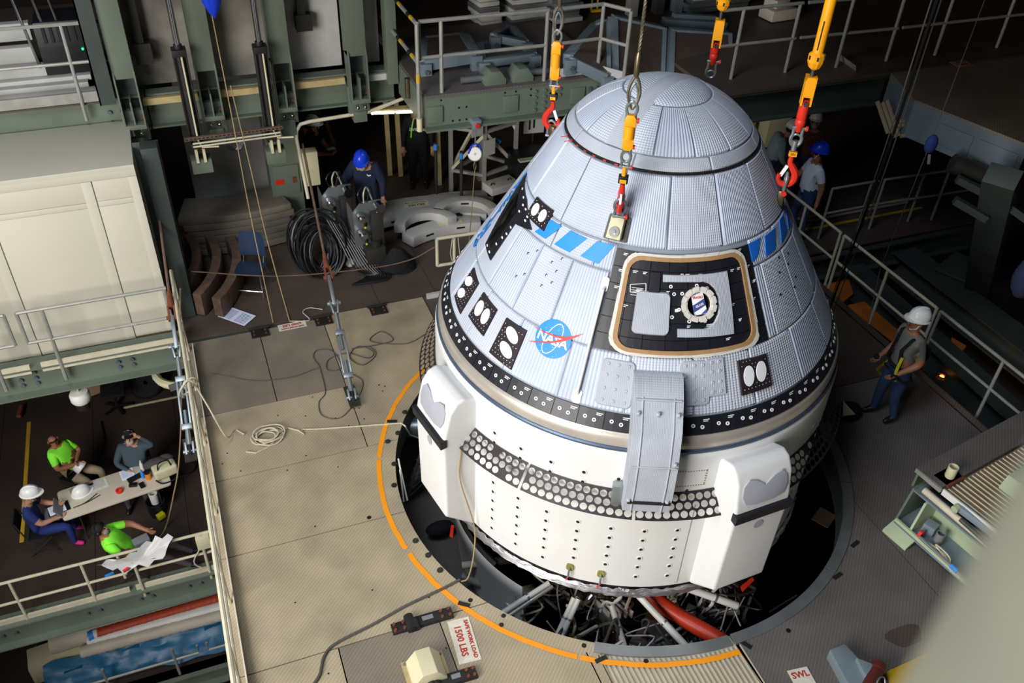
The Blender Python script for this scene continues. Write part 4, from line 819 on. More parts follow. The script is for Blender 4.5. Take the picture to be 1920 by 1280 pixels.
tie_rod('rusty tie rod with grey turnbuckle at the left deck rail', (-5.104,6.3,2.499), (-5.35, 2.1, -.1))

solo('rope', MB().tube(spline([(-5.14, 2.3, .9), (-5.22, 2.25, 1.0), (-5.1, 2.2, 1.1), (-5.05, 2.25, .98), (-5.2, 2.3, .8), (-5.3, 2.2, .85), (-5.25, 2.1, 1.05), (-5.12, 2.15, 1.1), (-5.0, 2.1, .7), (-4.85, 1.95, .2), (-4.729,2.236,0.02), (-4.616,2.108,0.02)]), .012, 6), 'rope_pale', 'pale rope knotted on the left guard rail', 'rope', smooth=True)

# ================================================================ hoist slings (four vertical legs)
def bow(c, w_, h_, u, n=12):     # shackle bow: omega in the plane (u, z), open end down at c
    u = Vector(u); P = []
    for k in range(n + 1):
        a = R(-40 + 260 * k / n); P.append(Vector(c) + u * (w_ / 2 * math.cos(a)) * 1.0 + Vector((0, 0, h_ * .62 + h_ * .38 * math.sin(a))))
    return [Vector(c) + u * (w_ / 2 * .8)] + P + [Vector(c) - u * (w_ / 2 * .8)]
def rev(ps, zc): return [Vector((p[0], p[1], 2 * zc - p[2])) for p in ps]
FR = Vector(ux_face := (math.cos(R(-32)), math.sin(R(-32)), 0))      # sideways as seen from the open side of the hall
FN = Vector((FR.y, -FR.x, 0))
def shackle(t, x, y, zp, up, s=1.0, u=FR, pin='red_paint'):
    """bow shackle; pin at height zp, bow above (up=1) or below"""
    c = (x, y, zp); ps = bow(c, .085 * s, .15 * s, u)
    if up < 0: ps = rev(ps, zp)
    sh = part('shackle', MB().tube(ps, .013 * s, 8), 'steel_galv', t, smooth=True); u = Vector(u)
    part('shackle_pin', MB().cyl(Vector(c) - u * .05 * s, Vector(c) + u * .05 * s, .014 * s, 10), 'steel_galv', sh, smooth=True); part('pin_head', MB().cyl(Vector(c) + u * .05 * s, Vector(c) + u * .068 * s, .021 * s, 10), pin, sh, smooth=True)
def sling_rope(t, x, y, z0, z1):
    # eye loop with thimble, sleeve, rope
    lp_ = [Vector((x, y, z0 + .02)) + FR * (.045 * math.sin(R(a)) * (1 - a / 420 if a > 180 else 1)) + Vector((0, 0, .09 - .09 * math.cos(R(a)))) for a in range(0, 181, 20)]
    for s in (-1, 1):
        part('rope_eye', MB().tube([Vector((x, y, z0)) + FR * (s * .05 * math.sin(PI * k / 10) ** .8) + Vector((0, 0, .30 * k / 10)) for k in range(11)], .013, 8), 'wire_rope', t, smooth=True)
        part('thimble', MB().tube([Vector((x, y, z0 + .015)) + FR * (s * .034 * math.sin(PI * k / 10) ** .8) + Vector((0, 0, .22 * k / 10)) for k in range(11)], .009, 6), 'steel_galv', t, smooth=True)
    part('crimp_sleeve', MB().lathe([(.014, z0 + .28), (.026, z0 + .31), (.028, z0 + .46), (.018, z0 + .50)], 12, (x, y, 0)), 'brass_sleeve', t, smooth=True)
    m = 3
    for k in range(m):   # laid strands
        ps = []; n = int((z1 - z0 - .48) / .012)
        for j in range(n + 1): a = 2 * PI * (j * .012 / .11) + 2 * PI * k / m; ps.append((x + .0075 * math.cos(a), y + .0075 * math.sin(a), z0 + .48 + j * .012))
        part('rope_strand', MB().tube(ps, .0085, 5), 'wire_rope', t, smooth=True)
def load_link(t, x, y, z0, z1, w_=.1):
    L_ = z1 - z0; c = Vector((x, y, 0)); z = Vector((0, 0, 1))
    b = part('load_link', MB().lathe([(.02, z0 + L_ * .34), (w_ * .52, z0 + L_ * .34), (w_ * .52, z0 + L_ * .70), (.02, z0 + L_ * .70)], 20, c), 'yellow_paint', t, 'yellow load link', smooth=True)
    for a, b_ in ((0, .36), (.66, 1)):
        prof = [(-w_ * .5, L_ * a + .03 if a == 0 else L_ * a), (w_ * .5, L_ * a + .03 if a == 0 else L_ * a), (w_ * .5, L_ * b_ - (.03 if a else 0)), (w_ * .3, L_ * b_), (-w_ * .3, L_ * b_), (-w_ * .5, L_ * b_ - (.03 if a else 0))]
        if a == 0: prof = [(-w_ * .3, 0), (w_ * .3, 0), (w_ * .5, .03), (w_ * .5, L_ * b_), (-w_ * .5, L_ * b_), (-w_ * .5, .03)]
        part('link_cheek', MB().extr([c + FR * u + FN * .028 + z * (z0 + v) for u, v in prof], FN * -.056), 'yellow_paint', b, bevel=.006)
    return b
def hook(t, x, y, z0, z1, s=1, m='red_paint', u=FR):
    L_ = (z1 - z0); c = Vector((x, y, z0)); z = Vector((0, 0, 1)); u = Vector(u)
    ps = [c + z * L_, c + z * L_ * .78, c + z * L_ * .62 - u * L_ * .10, c + z * L_ * .42 - u * L_ * .22, c + z * L_ * .2 - u * L_ * .22, c + z * L_ * .04 - u * L_ * .08, c + z * L_ * .04 + u * L_ * .12, c + z * L_ * .17 + u * L_ * .24, c + z * L_ * .36 + u * L_ * .24]
    h = part('hook', MB().tube(spline(ps, 4), .03, 8, rs=[.022 + .016 * math.sin(PI * min(1, k / 28)) for k in range(33)]), m, t, 'red safety hook', smooth=True)
    part('hook_latch', MB().bar(c + z * L_ * .66 + u * .02, c + z * L_ * .3 + u * L_ * .2, .02, .03), 'cover_white', h)
    return h
def lug(t, az, z, h=.0):
    p = Vector(cone(az, z, .05)); a = R(az); er = Vector((math.cos(a), math.sin(a), 0)); et = Vector((-math.sin(a), math.cos(a), 0))
    o = part('lift_lug', MB().box(p, (.07, .10, .16), a), 'brass_sleeve', t, bevel=.015); return o
# front leg
fx, fy, _ = cone(-134.2, 4.40, .09); fz = 4.594
t = thing('hoist_sling', 'front hoist sling crossing the capsule dome with a yellow load link', 'sling', (fx, fy, 4.4), 'hoist slings')
pl = part('lug_plate', patch(MB(), rrect(-134.3, 4.345, .11, .12, .01, 1.29), .012, .03), 'steel_dark', t)
part('lift_lug', MB().extr([cone(-137.4, 4.43, .03), cone(-131.4, 4.43, .03), cone(-131.4, 4.25, .03), cone(-137.4, 4.25, .03)], Vector(cone(-134, 4.3, .12)) - Vector(cone(-134, 4.3, .03))), 'bag_cream', t, bevel=.012)
part('lug_bolt', MB().cyl(cone(-134.4, 4.31, .1), cone(-134.4, 4.31, .135), .05, 16).cyl(cone(-134.4, 4.31, .13), cone(-134.4, 4.31, .15), .02, 10), 'chrome', t, smooth=True)
def leg(t, x, y, zs, hu=FR):
    """zs: shackle pin, hook bottom, hook top, swivel, shackle, link bottom, link top, rope"""
    shackle(t, x, y, zs[0], 1, 1.2); hook(t, x, y, zs[1], zs[2], u=hu)
    part('swivel_block', MB().box((x, y, zs[2] + .05), (.09, .07, .07), R(-32)).box(Vector((x, y, zs[2] + .045)) + FN * .03, (.06, .03, .04), R(-32)), ['black_plastic'], t, bevel=.006)
    mb = MB(); mb.box(Vector((x, y, zs[2] + .045)) + FN * .045, (.06, .006, .035), R(-32)); part('tag_plate', mb, 'yellow_paint', t)
    part('swivel_eye', MB().cyl((x, y, zs[2] + .08), (x, y, zs[2] + .17), .022, 10), 'yellow_paint', t, smooth=True)
    shackle(t, x, y, zs[2] + .17, 1, 1.0); shackle(t, x, y, zs[3], -1, 1.0)
    load_link(t, x, y, zs[3] - .03, zs[4]); shackle(t, x, y, zs[4] - .05, 1, 1.1); 
leg(t, fx, fy, [4.50, 4.56, 4.84, 5.21, 5.51], FN); sling_rope(t, fx, fy, 5.56, 8.6)
# left rear leg
lx, ly, _ = cone(-236, 4.42, .1)
t = thing('hoist_sling', 'rear left hoist sling ending in a red hook beside the dome', 'sling', (lx, ly, 4.4), 'hoist slings'); lug(t, -236, 4.4)
leg(t, lx, ly, [4.373, 4.470, 4.782, 5.053, 5.439]); sling_rope(t, lx, ly, 5.506, 8.6)
# rigid legs with yellow turn rods
def rod_leg(t, x, y, z0, zc, lab=None):
    """zc: shackle bottom, red bottom, red top, clevis top, collar bottom, collar top"""
    c = Vector((x, y, 0)); z = Vector((0, 0, 1)); s, r0, r1, k1, f0, f1 = zc
    shackle(t, x, y, r0 - .02, -1, 1.25); part('chain_ring', MB().tube([c + FR * (.045 * math.cos(a)) + z * (s + .045 * math.sin(a)) for a in [2 * PI * k / 16 for k in range(16)]], .012, 8, closed=True), 'steel_galv', t, smooth=True)
    part('red_swivel', MB().lathe([(.02, r0 - .06), (.03, r0 - .05), (.035, r0), (.05, r0 + .02), (.05, r0 + .06), (.045, r0 + .07), (.05, r0 + .08), (.05, r1), (.02, r1 + .02)], 16, c), 'red_paint', t, smooth=True)
    mb = MB()
    for q in (-1, 1): mb.box(c + FR * (.042 * q) + z * (r1 + (k1 - r1) / 2), (.016, .11, k1 - r1 + .06), R(-32))
    mb.box(c + z * (k1 + .02), (.1, .11, .03), R(-32)); mb.box(c + FN * .05 + z * (r1 + (k1 - r1) / 2 + .04), (.09, .014, k1 - r1 - .03), R(-32)); cv = part('yellow_clevis', mb, 'yellow_paint', t, 'yellow clevis block')
    part('clevis_pin', MB().cyl(c + z * (r1 - .01) + FN * .07, c + z * (r1 - .01) - FN * .07, .022, 12), 'steel_dark', cv, smooth=True)
    part('threaded_stem', MB().cyl(c + z * (k1 + .02), c + z * (f0 + .03), .022, 10), 'steel_dark', t, smooth=True)
    fl = part('collar', MB().lathe([(.03, f0 - .02), (.055, f0), (.075, f0 + .05), (.075, f1 - .02), (.05, f1)], 10, c), 'yellow_paint', t)
    for q in range(6): part('collar_slot', MB().box(c + Vector((.068 * math.cos(q * PI / 3), .068 * math.sin(q * PI / 3), f1 - .045)), (.026, .014, .035), q * PI / 3), 'black_iron', fl)
    part('turn_rod', MB().lathe([(.05, f1 - .01), (.05, 8.6), (.001, 8.6)], 18, c), 'yellow_paint', t, smooth=True)
    part('rod_groove', MB().box(c + FN * .05 - FR * .02 + z * (f1 + .16), (.008, .01, .26), R(-32)), 'black_iron', t)
rx, ry, _ = cone(-44.5, 4.42, .1)
t = thing('hoist_sling', 'right hoist sling with a red hook and long yellow rod', 'sling', (rx, ry, 4.4), 'hoist slings'); lug(t, -44.5, 4.36)
shackle(t, rx, ry, 4.46, 1, 1.3, u=FN); hook(t, rx, ry, 4.52, 4.84, u=-FR); mb = MB(); mb.box(Vector((rx, ry, 4.87)) + FN * .02, (.075, .04, .045), R(-32)); tg = part('tag_plate', mb, 'yellow_paint', t)
mb = MB(); text_flat(mb, '101', .036, Vector((rx, ry, 4.87)) + FN * .0415, FR, (0, 0, 1), bold=.001); part('tag_number', mb, 'black_iron', tg)
part('swivel_eye', MB().cyl((rx, ry, 4.9), (rx, ry, 5.0), .028, 10), 'steel_galv', t, smooth=True)
rod_leg(t, rx, ry, 4.4, [5.02, 5.15, 5.40, 5.61, 5.73, 5.87])
bx_, by_, _ = cone(38, 4.42, .1)
t = thing('hoist_sling', 'far hoist sling behind the dome with red swivel and yellow rod', 'sling', (bx_, by_, 4.4), 'hoist slings'); lug(t, 38, 4.4)
shackle(t, bx_, by_, 4.5, 1, 1.3, u=FN); hook(t, bx_, by_, 4.56, 4.88); rod_leg(t, bx_, by_, 4.4, [4.993, 5.162, 5.339, 5.569, 5.715, 5.825])
# ================================================================ inside the round opening
lvl = struct('trim_1', MB().lathe([(2.15, -1.5), (3.6, -1.5), (3.6, -1.58), (2.15, -1.58)], 40, (HX, HY, 0), 100, 250, closed=True), 'deck_cool', 'lower ring platform seen through the opening')
ad = thing('launch_adapter', 'dark open adapter ring with white struts below the capsule', 'adapter', (0, 0, -3.4))
part('adapter_wall', MB().lathe([(2.12, -.35), (2.16, -.33), (2.2, -.35), (1.95, -3.2), (1.9, -3.2), (2.12, -.4)], 40, (0, 0, 0), 120, 203), ['black_iron'], ad, smooth=True)
part('adapter_white_band', MB().lathe([(2.205, -.36), (2.10, -1.6)], 64, (0, 0, 0), 140, 215), 'white_paint', ad, smooth=True)
part('adapter_floor', MB().lathe([(.01, -2.9), (1.95, -2.9)], 48), 'black_iron', ad)
for a, b, r, m in (((-1.228,-1.66,-0.35), (-1.513,-1.857,-0.7), .035, 'pipe_white'), ((-1.27,-1.628,-0.35), (-1.544,-1.815,-0.7), .035, 'pipe_white'), ((-0.83,-1.793,-0.5), (-0.838,-2.204,-0.75), .04, 'pipe_white'), ((-0.537,-1.895,-0.3), (-0.254,-2.586,-0.5), .045, 'pipe_white'), ((-2.116,-1.381,-0.6), (-1.472,-1.326,-0.35), .035, 'pipe_white'), ((-2.075,-1.423,-0.65), (-1.436,-1.349,-0.4), .03, 'pipe_grey'), ((-2.294,-0.394,-0.8), (-1.464,-0.56,-0.8), .05, 'pipe_cream'), ((-1.864,0.369,-1.2), (-1.896,-0.469,-1.2), .055, 'pipe_grey'), ((-2.277,-0.322,-1.1), (-1.873,-0.581,-1.3), .05, 'pipe_grey'), ((0.031,-2.061,-0.2), (0.573,-2.369,-0.4), .05, 'pipe_white'), ((0.272,-1.997,-0.9), (0.83,-2.18,-0.9), .045, 'pipe_white')):
    part('strut', MB().cyl(a, b, r, 12), m, ad, smooth=True); 
    k = Vector(a).lerp(Vector(b), .55); d_ = (Vector(b) - Vector(a)).normalized() * .012; part('strut_clamp', MB().cyl(k - d_, k + d_, r * 1.18, 12), 'steel_galv', ad, smooth=True)
solo('flexible_duct', MB().tube(spline([(-0.401,-1.571,-0.5), (-0.259,-1.94,-0.5), (-0.059,-2.309,-0.5), (0.172,-2.663,-0.5), (0.37,-2.966,-0.6)], 24), .1, 14, rs=[.095 + .008 * (k % 2) for k in range(97)]), 'hose_red', 'fat red ribbed duct inside the round opening', 'duct', smooth=True, angle=80)
g = random.Random(11)
for i in range(90):
    x = g.uniform(880, 1340); y = g.uniform(1075, 1195) if x > 950 else g.uniform(1090, 1130); a = Vector((0, 0, 0))
    base = Vector(((x - 1110) / 165 * .93 - .35, (x - 1110) / 165 * -.36 - 1.55, -.85)); base += Vector((.4, 1, 0)).normalized() * g.uniform(-1.1, .5)
    if math.hypot(base.x, base.y) > 2.75: continue
    ps = [base + Vector((g.uniform(-.25, .25), g.uniform(-.25, .25), g.uniform(-.3, .35))) for _ in range(5)]
    part('cable_loom', MB().tube(spline(ps, 5), g.choice([.01, .014, .02]), 5), g.choice(['hose_black', 'pipe_cream', 'cable_grey', 'pipe_white', 'grey_plastic']), ad, smooth=True)
for i in range(44):
    a = R(g.uniform(-155, -55)); r = g.uniform(.9, 2.75); s = g.uniform(.1, .35); part('equipment_box', MB().box((r * math.cos(a), r * math.sin(a), -1.3 + g.uniform(-.5, .3)), (s, s * g.uniform(.5, 1), s * .8), g.uniform(0, 3)), g.choice(['black_plastic', 'grey_plastic', 'blue_steel', 'maroon', 'steel_galv', 'bag_cream']), ad, bevel=.01)
c = Vector((-0.731,-1.655,-0.9)); part('finned_block', MB().box(c, (.34, .3, .3), .3), 'steel_galv', ad, bevel=.01)
for k in range(5): part('fin', MB().box(c + Vector((-.14 + .07 * k, -.02 * k, .17)), (.02, .28, .12), .3), 'pipe_white', ad)
part('slanted_panel', MB().extr([(-0.683,-2.079,-0.9), (-0.32,-1.885,-0.9), (-0.058,-2.061,-0.9), (-0.145,-2.39,-0.9)], (0, 0, -.1)), 'steel_galv', ad, bevel=.01)
part('gold_block', MB().box((-1.071,-1.525,-0.6), (.3, .12, .12), .3), 'bag_cream', ad, bevel=.01); part('hub', MB().cyl((-1.14,-1.544,-0.5), (-1.032,-1.499,-0.5), .07, 14), 'black_plastic', ad, smooth=True); part('hub', MB().cyl((-1.028,-1.579,-0.55), (-0.977,-1.569,-0.5), .06, 14), 'chrome', ad, smooth=True)
part('warm_lamp', MB().ball((-0.637,-1.651,-1.3), .035, 8), 'lamp_orange', ad, smooth=True)
solo('red_tag_streamer', MB().extr([(0.642,-2.262,-0.2), (0.858,-2.189,-0.2), (0.856,-2.238,-0.2), (0.624,-2.337,-0.2)], (0, 0, .01)), 'red_paint', 'red streamer tag below the right engine pod', 'tag')
solo('red_tag_streamer', MB().extr([(-2.37,-0.192,-0.2), (-2.337,-0.203,-0.2), (-2.412,-0.388,-0.2), (-2.445,-0.358,-0.2)], (0, 0, .01)), 'red_paint', 'red streamer tag below the left engine pod', 'tag')
# things on the lower ring platform, left
t = thing('step_ladder', 'grey step ladder leaning inside the left of the opening', 'ladder', (-2.419,1.541,-1.45))
for a, b in (((-2.322,1.263,-0.2), (-2.542,1.481,-1.4)), ((-2.27,1.239,-0.3), (-2.178,1.754,-1.4))): part('stile', MB().bar(a, b, .05, .03), 'steel_galv', t)
for k in range(6):
    f = k / 6 + .08; part('tread', MB().bar(Vector((-2.322,1.263,-0.2)).lerp(Vector((-2.542,1.481,-1.4)), f), Vector((-2.27,1.239,-0.3)).lerp(Vector((-2.178,1.754,-1.4)), f), .09, .02), 'steel_galv', t)
t = thing('pole_frame', 'thin white pole frame leaning on the left rim of the opening', 'frame', (-2.734,0.872,-0.1))  # a light frame of thin poles
part('pole', MB().tube([(-2.741,0.962,0.02), (-2.76,0.812,0.02), (-2.741,0.575,-0.4), (-2.793,0.573,-0.4), (-2.769,0.784,0)], .012, 6), 'pipe_white', t, smooth=True)
solo('tool_bag', MB().ball((-2.259,0.698,-1.3), .2, 12, (1.1, .6, .5)), 'black_cloth', 'black bag lying on the lower platform in the opening', 'bag', smooth=True)
solo('tank', MB().cyl((-2.321,2.052,-0.5), (-2.058,1.962,-0.5), .16, 16), 'steel_galv', 'grey cylinder beside the gloved worker in the opening', 'tank', smooth=True)
for i, p in enumerate(((1465, 1100), (1455, 1140))):
    c = Vector((2.376,-1.289,-2.5)) + Vector((.1 * i, -.3 * i, -.3 * i)); t = thing('equipment_case', ['dark framed case, upper, in the right of the opening', 'dark framed case, lower, in the right of the opening'][i], 'case', c, 'dark cases'); part('case_body', MB().box(c, (.55, .5, .22), .2), 'black_plastic', t); part('case_frame', MB().bar(c + Vector((-.28, -.26, .12)), c + Vector((.28, -.26 + .11, .12)), .02).bar(c + Vector((.28, -.15, .12)), c + Vector((.28, -.15, -.2)), .02), 'bag_cream', t)
solo('cardboard_sheet', MB().box((4.406,0.021,-2.9), (.35, .3, .03), .5), 'cardboard', 'brown cardboard sheet deep in the right of the opening', 'cardboard')

# ================================================================ upper level, rear left: guide columns, beams, panels
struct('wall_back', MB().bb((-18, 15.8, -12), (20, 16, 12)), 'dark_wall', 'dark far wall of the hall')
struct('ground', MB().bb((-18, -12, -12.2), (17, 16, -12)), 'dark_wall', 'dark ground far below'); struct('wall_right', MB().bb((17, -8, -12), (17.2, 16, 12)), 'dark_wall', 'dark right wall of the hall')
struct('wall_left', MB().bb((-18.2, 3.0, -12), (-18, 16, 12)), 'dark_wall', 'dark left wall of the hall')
struct('shade_ceiling', MB().bb((-18, 6.9, 6.75), (17, 16, 6.9)).bb((2.3, -8, 6.75), (17, 6.9, 6.9)).bb((-5.6, 3.3, 6.75), (2.3, 6.9, 6.9)), 'dark_wall', 'unseen next work level above, slabs added to shade right and rear')  # unseen slabs, extended to keep top light off the right and rear
struct('shade_slab', MB().bb((-18, -9, -.2), (-11, 4.3, -.02)), 'deck_dark_shaded', 'unseen slab added beyond the stairwell opening to block door light')  # added out of view against door light reaching the lower storeys
bf = struct('trim_2', label='brown steel floor behind the deck at deck level')
for x0, x1, y0, y1 in ((-5.25, -3.55, 4.56, 6.4), (-3.55, -2.08, 4.56, 6.4), (-2.08, -1.1, 4.56, 6.4), (-1.1, 1.5, 4.56, 6.4), (1.5, 5.2, 4.56, 6.4), (-5.25, -2.6, 6.4, 9), (-2.6, 0, 6.4, 9), (0, 3, 6.4, 9), (-5.25, 0, 9, 15.8), (0, 6, 9, 15.8)):
    part('floor_plate', MB().bb((x0 + .004, y0 + .004, -.05), (x1 - .004, y1 - .004, -.015)), 'deck_brown', bf)
# columns
def column(x, w_, label, ztop=7.2, y=6.2, m='green_steel'):
    t = thing('guide_column', label, 'column', (x, y, 2.86), 'green guide columns'); h = w_ / 2
    part('shaft', MB().bb((x - h, y - .12, 3.62), (x + h, y + .2, ztop)), m, t, bevel=.006)
    for s in (-1, 1): part('side_flange', MB().extr([(x + s * h, y - .2, 2.95), (x + s * h, y + .16, 2.95), (x + s * h, y + .16, 3.62), (x + s * h, y - .12, 3.72), (x + s * h, y - .17, 3.6)], (-s * .022, 0, 0)), m, t)
    part('web', MB().bb((x - .011, y - .2, 2.95), (x + .011, y + .1, 3.3)), m, t); part('back_plate', MB().bb((x - h, y + .13, 2.95), (x + h, y + .16, 3.65)), 'green_shaded', t)
    part('end_plate', MB().bb((x - h, y - .21, 2.88), (x + h, y + .05, 2.95)), m, t, bevel=.004)
    for s in (-.06, .06): part('stop_bolt', MB().cyl((x + s, y - .19, 2.89), (x + s, y - .19, 2.81), .02, 8).cyl((x + s, y - .19, 2.82), (x + s, y - .19, 2.79), .03, 8), 'chrome', t, smooth=True)
    return t
for i, (x, lb) in enumerate(((-5.22, 'green guide column beside the black equipment box, leftmost'), (-4.1, 'green guide column between the two hydraulic cylinders'), (-3.0, 'green guide column right of the second hydraulic cylinder'), (-1.84, 'green guide column above the fluorescent lamp'))): column(x, .3, lb)
solo('steel_post', MB().bb((-1.36, 6.1, 3.1), (-1.19, 6.35, 7.2)), 'green_steel', 'green steel post beside the yellow and black striped rail', 'post', bevel=.006)
solo('steel_post', MB().bb((-5.4, 6.0, 3.3), (-5.62, 6.02, 7.2)).bb((-5.62, 6.0, 3.3), (-5.6, 6.3, 7.2)), 'green_shaded', 'dark green angle post left of the leftmost guide column', 'post')
# panels behind the columns
for i, (x0, x1, m) in enumerate(((-5.1, -4.22, 'panel_stained'), (-4.0, -3.12, 'panel_stained'), (-2.88, -1.98, 'panel_white'), (-1.72, -1.36, 'panel_white'))):
    solo('steel_sheet', MB().bb((x0, 6.62, 3.3), (x1, 6.68, 7.2)), m, ['stained grey steel panel behind the first hydraulic cylinder', 'stained grey steel panel with a dark tide mark under the blue bag', 'scuffed white panel behind the black slotted bar', 'narrow scuffed white panel beside the striped rail'][i], 'sheet', 'panels behind the guide columns')
for i, (x0, x1) in enumerate(((-5.1, -4.22), (-4.0, -3.12), (-2.88, -1.98), (-1.72, -1.2))):
    tb = solo('timber_strip', MB().bb((x0 + .05, 6.22, 3.14), (x1 - .05, 6.3, 3.24)), 'wood_pale' if i < 3 else 'panel_white', ['pale timber strip under the leftmost stained panel', 'pale timber strip under the panel with the tide mark', 'pale timber strip under the scuffed white panel', 'white strip beside the striped rail'][i], 'strip', 'timber strips on the beam')
def beam(name, label, a, b, h, w_, m='green_steel', t=.028, bolts=(), face=-1, group=None):
    a = Vector(a); b = Vector(b); o = thing(name, label, 'beam', (a + b) / 2, group)
    part('web', MB().bar(a, b, .02, h - 2 * t), m, o)
    part('top_flange', MB().bar(a + Vector((0, 0, h / 2 - t / 2)), b + Vector((0, 0, h / 2 - t / 2)), w_, t), m, o); part('bottom_flange', MB().bar(a - Vector((0, 0, h / 2 - t / 2)), b - Vector((0, 0, h / 2 - t / 2)), w_, t), m, o)
    d_ = (b - a).normalized(); n = Vector((d_.y, -d_.x, 0)) * (1 if face < 0 else -1)
    for s, z in bolts: p = a + d_ * s + Vector((0, 0, z)); part('bolt', MB().cyl(p + n * .005, p + n * .05, .03, 8), 'bolt_grey', o, smooth=True)
    return o
beam('floor_beam', 'long green floor beam under the guide columns', (-5.0, 6.42, 3.0), (-1.2, 6.42, 3.0), .54, .22)
beam('floor_beam', 'green floor beam above the white cabin with six bolts', (-11, 6.42, 3.0), (-5.02, 6.42, 3.0), .54, .24, bolts=[(5.45 + .17 * k, z) for k in range(3) for z in (.03, -.13)])
part_ = solo('beam_edge_angle', MB().bb((-11, 6.26, 3.27), (-5.55, 6.3, 3.42)), 'pipe_grey', 'speckled grey edge angle on the beam above the cabin', 'angle'); 
for i, x in enumerate((-5.22, -4.1, -3.0, -1.84)):
    t = thing('hanger_bracket', ['green hanger bracket with a steel hook bolt under the leftmost column', 'green hanger bracket under the second column', 'green hanger bracket under the third column', 'green hanger bracket under the column by the lamp'][i], 'bracket', (x, 6.25, 2.5), 'hanger brackets under the columns')
    part('plate', MB().bb((x - .17, 6.18, 2.62), (x + .17, 6.3, 3.1)), 'green_steel', t, bevel=.006); part('drop_box', MB().bb((x - .11, 6.15, 2.42 if i < 3 else 2.5), (x + .11, 6.36, 2.68)), 'green_steel', t, bevel=.006); part('eye', MB().cyl((x + .12, 6.17, 3.0), (x + .12, 6.14, 3.0), .03, 10), 'rust', t)
# hydraulic cylinders
def hyd(x, ztop_rod, zh, zb, label, y=5.88):
    t = thing('hydraulic_cylinder', label, 'cylinder', (x, y, zb), 'hydraulic cylinders'); 
    part('piston_rod', MB().cyl((x, y, zh), (x, y, ztop_rod), .042, 14), 'chrome', t, smooth=True); part('gland', MB().bb((x - .1, y - .1, zh - .06), (x + .1, y + .1, zh + .04)).cyl((x, y, zh + .03), (x, y, zh + .1), .06, 14), 'black_iron', t, bevel=.006)
    part('barrel', MB().cyl((x, y, zb + .05), (x, y, zh - .05), .075, 16), 'black_iron', t, smooth=True)
    for sx in (-.085, .085):
        for sy in (-.085, .085): part('tension_rod', MB().cyl((x + sx, y + sy, zb), (x + sx, y + sy, zh), .012, 8), 'black_iron', t, smooth=True)
    part('feed_pipe', MB().tube([(x + .02, y - .11, zh - .05), (x + .02, y - .12, zh - .3), (x + .02, y - .12, zb + .15), (x + .06, y - .16, zb + .05), (x + .3, y - .18, zb + .04)], .014, 8), 'bag_cream', t, smooth=True)
    part('end_block', MB().bb((x - .1, y - .1, zb - .04), (x + .1, y + .1, zb + .08)), 'black_iron', t, bevel=.006)
    b = part('mount', MB().bb((x - .14, y - .08, zb - .42), (x + .16, y + .16, zb - .2)), 'green_steel', t, bevel=.006); part('mount_lug', MB().bb((x - .06, y - .12, zb - .22), (x - .02, y + .1, zb)).bb((x + .05, y - .12, zb - .22), (x + .09, y + .1, zb)), 'bag_cream', b)
hyd(-4.42, 7.2, 4.02, 2.56, 'black hydraulic cylinder with chrome rod, left one'); hyd(-3.3, 7.2, 3.96, 2.56, 'black hydraulic cylinder with chrome rod, right one')
t = thing('slotted_channel', 'slotted steel channel with pipes slung below the hydraulic cylinders', 'channel', (-3.9, 5.75, 2.45))
c0, c1 = Vector((-4.588,5.72,2.761)), Vector((-3.144,5.72,2.775)); part('channel', MB().bar(c0, c1, .05, .045), 'rust_rod', t); d_ = (c1 - c0)
for k in range(24): p = c0 + d_ * ((k + .5) / 24); part('slot', MB().box(p + Vector((0, -.027, 0)), (.04, .006, .016)), 'rubber', t)
for q in (0, .05): part('pipe', MB().cyl(c0 + Vector((.1, -.05, -.06 - q)), c1 + Vector((-.05, -.05, -.06 - q)), .014, 8), 'pipe_cream', t, smooth=True)
for k in range(4): part('hose_loop', MB().tube(spline([c0 + d_ * .42 + Vector((.03 * k, 0, 0)), c0 + d_ * .40 + Vector((.02 * k, -.02, -.2)), c0 + d_ * .48 + Vector((.02 * k, -.02, -.26)), c0 + d_ * .55 + Vector((.02 * k, -.02, -.12))]), .012, 6), 'hose_black', t, smooth=True)
# dark slotted bars, blue bag, pull cords
solo('guide_bar', MB().bb((-2.62, 6.45, 4.05), (-2.5, 6.55, 7.2)).bb((-2.66, 6.42, 3.95), (-2.42, 6.58, 4.2)), 'black_iron', 'black slotted bar hanging before the scuffed white panel', 'bar')
solo('guide_bar', MB().bb((-4.98, 6.4, 3.95), (-4.86, 6.52, 7.2)).bb((-5.02, 6.36, 3.7), (-4.78, 6.55, 4.0)), 'black_iron', 'black slotted bar right of the leftmost guide column', 'bar')
solo('tool_pouch', MB().lathe([(.005, 0), (.05, .06), (.13, .22), (.17, .5), (.15, .8), (.02, .85)], 14, Vector((-3.874,5.6,4.538)) - Vector((0, 0, .02))), 'helmet_blue', 'blue pouch hanging at the top left', 'pouch', smooth=True)
for i, (a, b) in enumerate((((-3.905,5.6,4.769), (-3.836,4.545,0.02)), ((-3.814,5.6,3.558), (-3.58,4.505,0.02)))):
    a = Vector(a); b = Vector(b); m = a.lerp(b, .6) + Vector((.0, .25, -.3)); a2 = a + (a - b).normalized() * 1.2
    solo('pull_cord', MB().tube(spline([a2 if i == 0 else a, a.lerp(b, .3) + Vector((0, .05, -.1)), m, b]), .008, 5), 'rope_tan', ['thin tan cord hanging from the top left to the load sign', 'thin tan cord hanging from the slotted channel to the load sign'][i], 'cord', smooth=True)
solo('pull_cord', MB().tube(spline([(-3.58,4.505,0.02), (-3.276,4.434,0.02), (-3.333,4.683,0.02), (-3.212,4.768,0.02), (-3.015,4.656,0.02)]), .008, 5), 'rope_pale', 'short pale cord curled beside the load sign', 'cord', smooth=True)
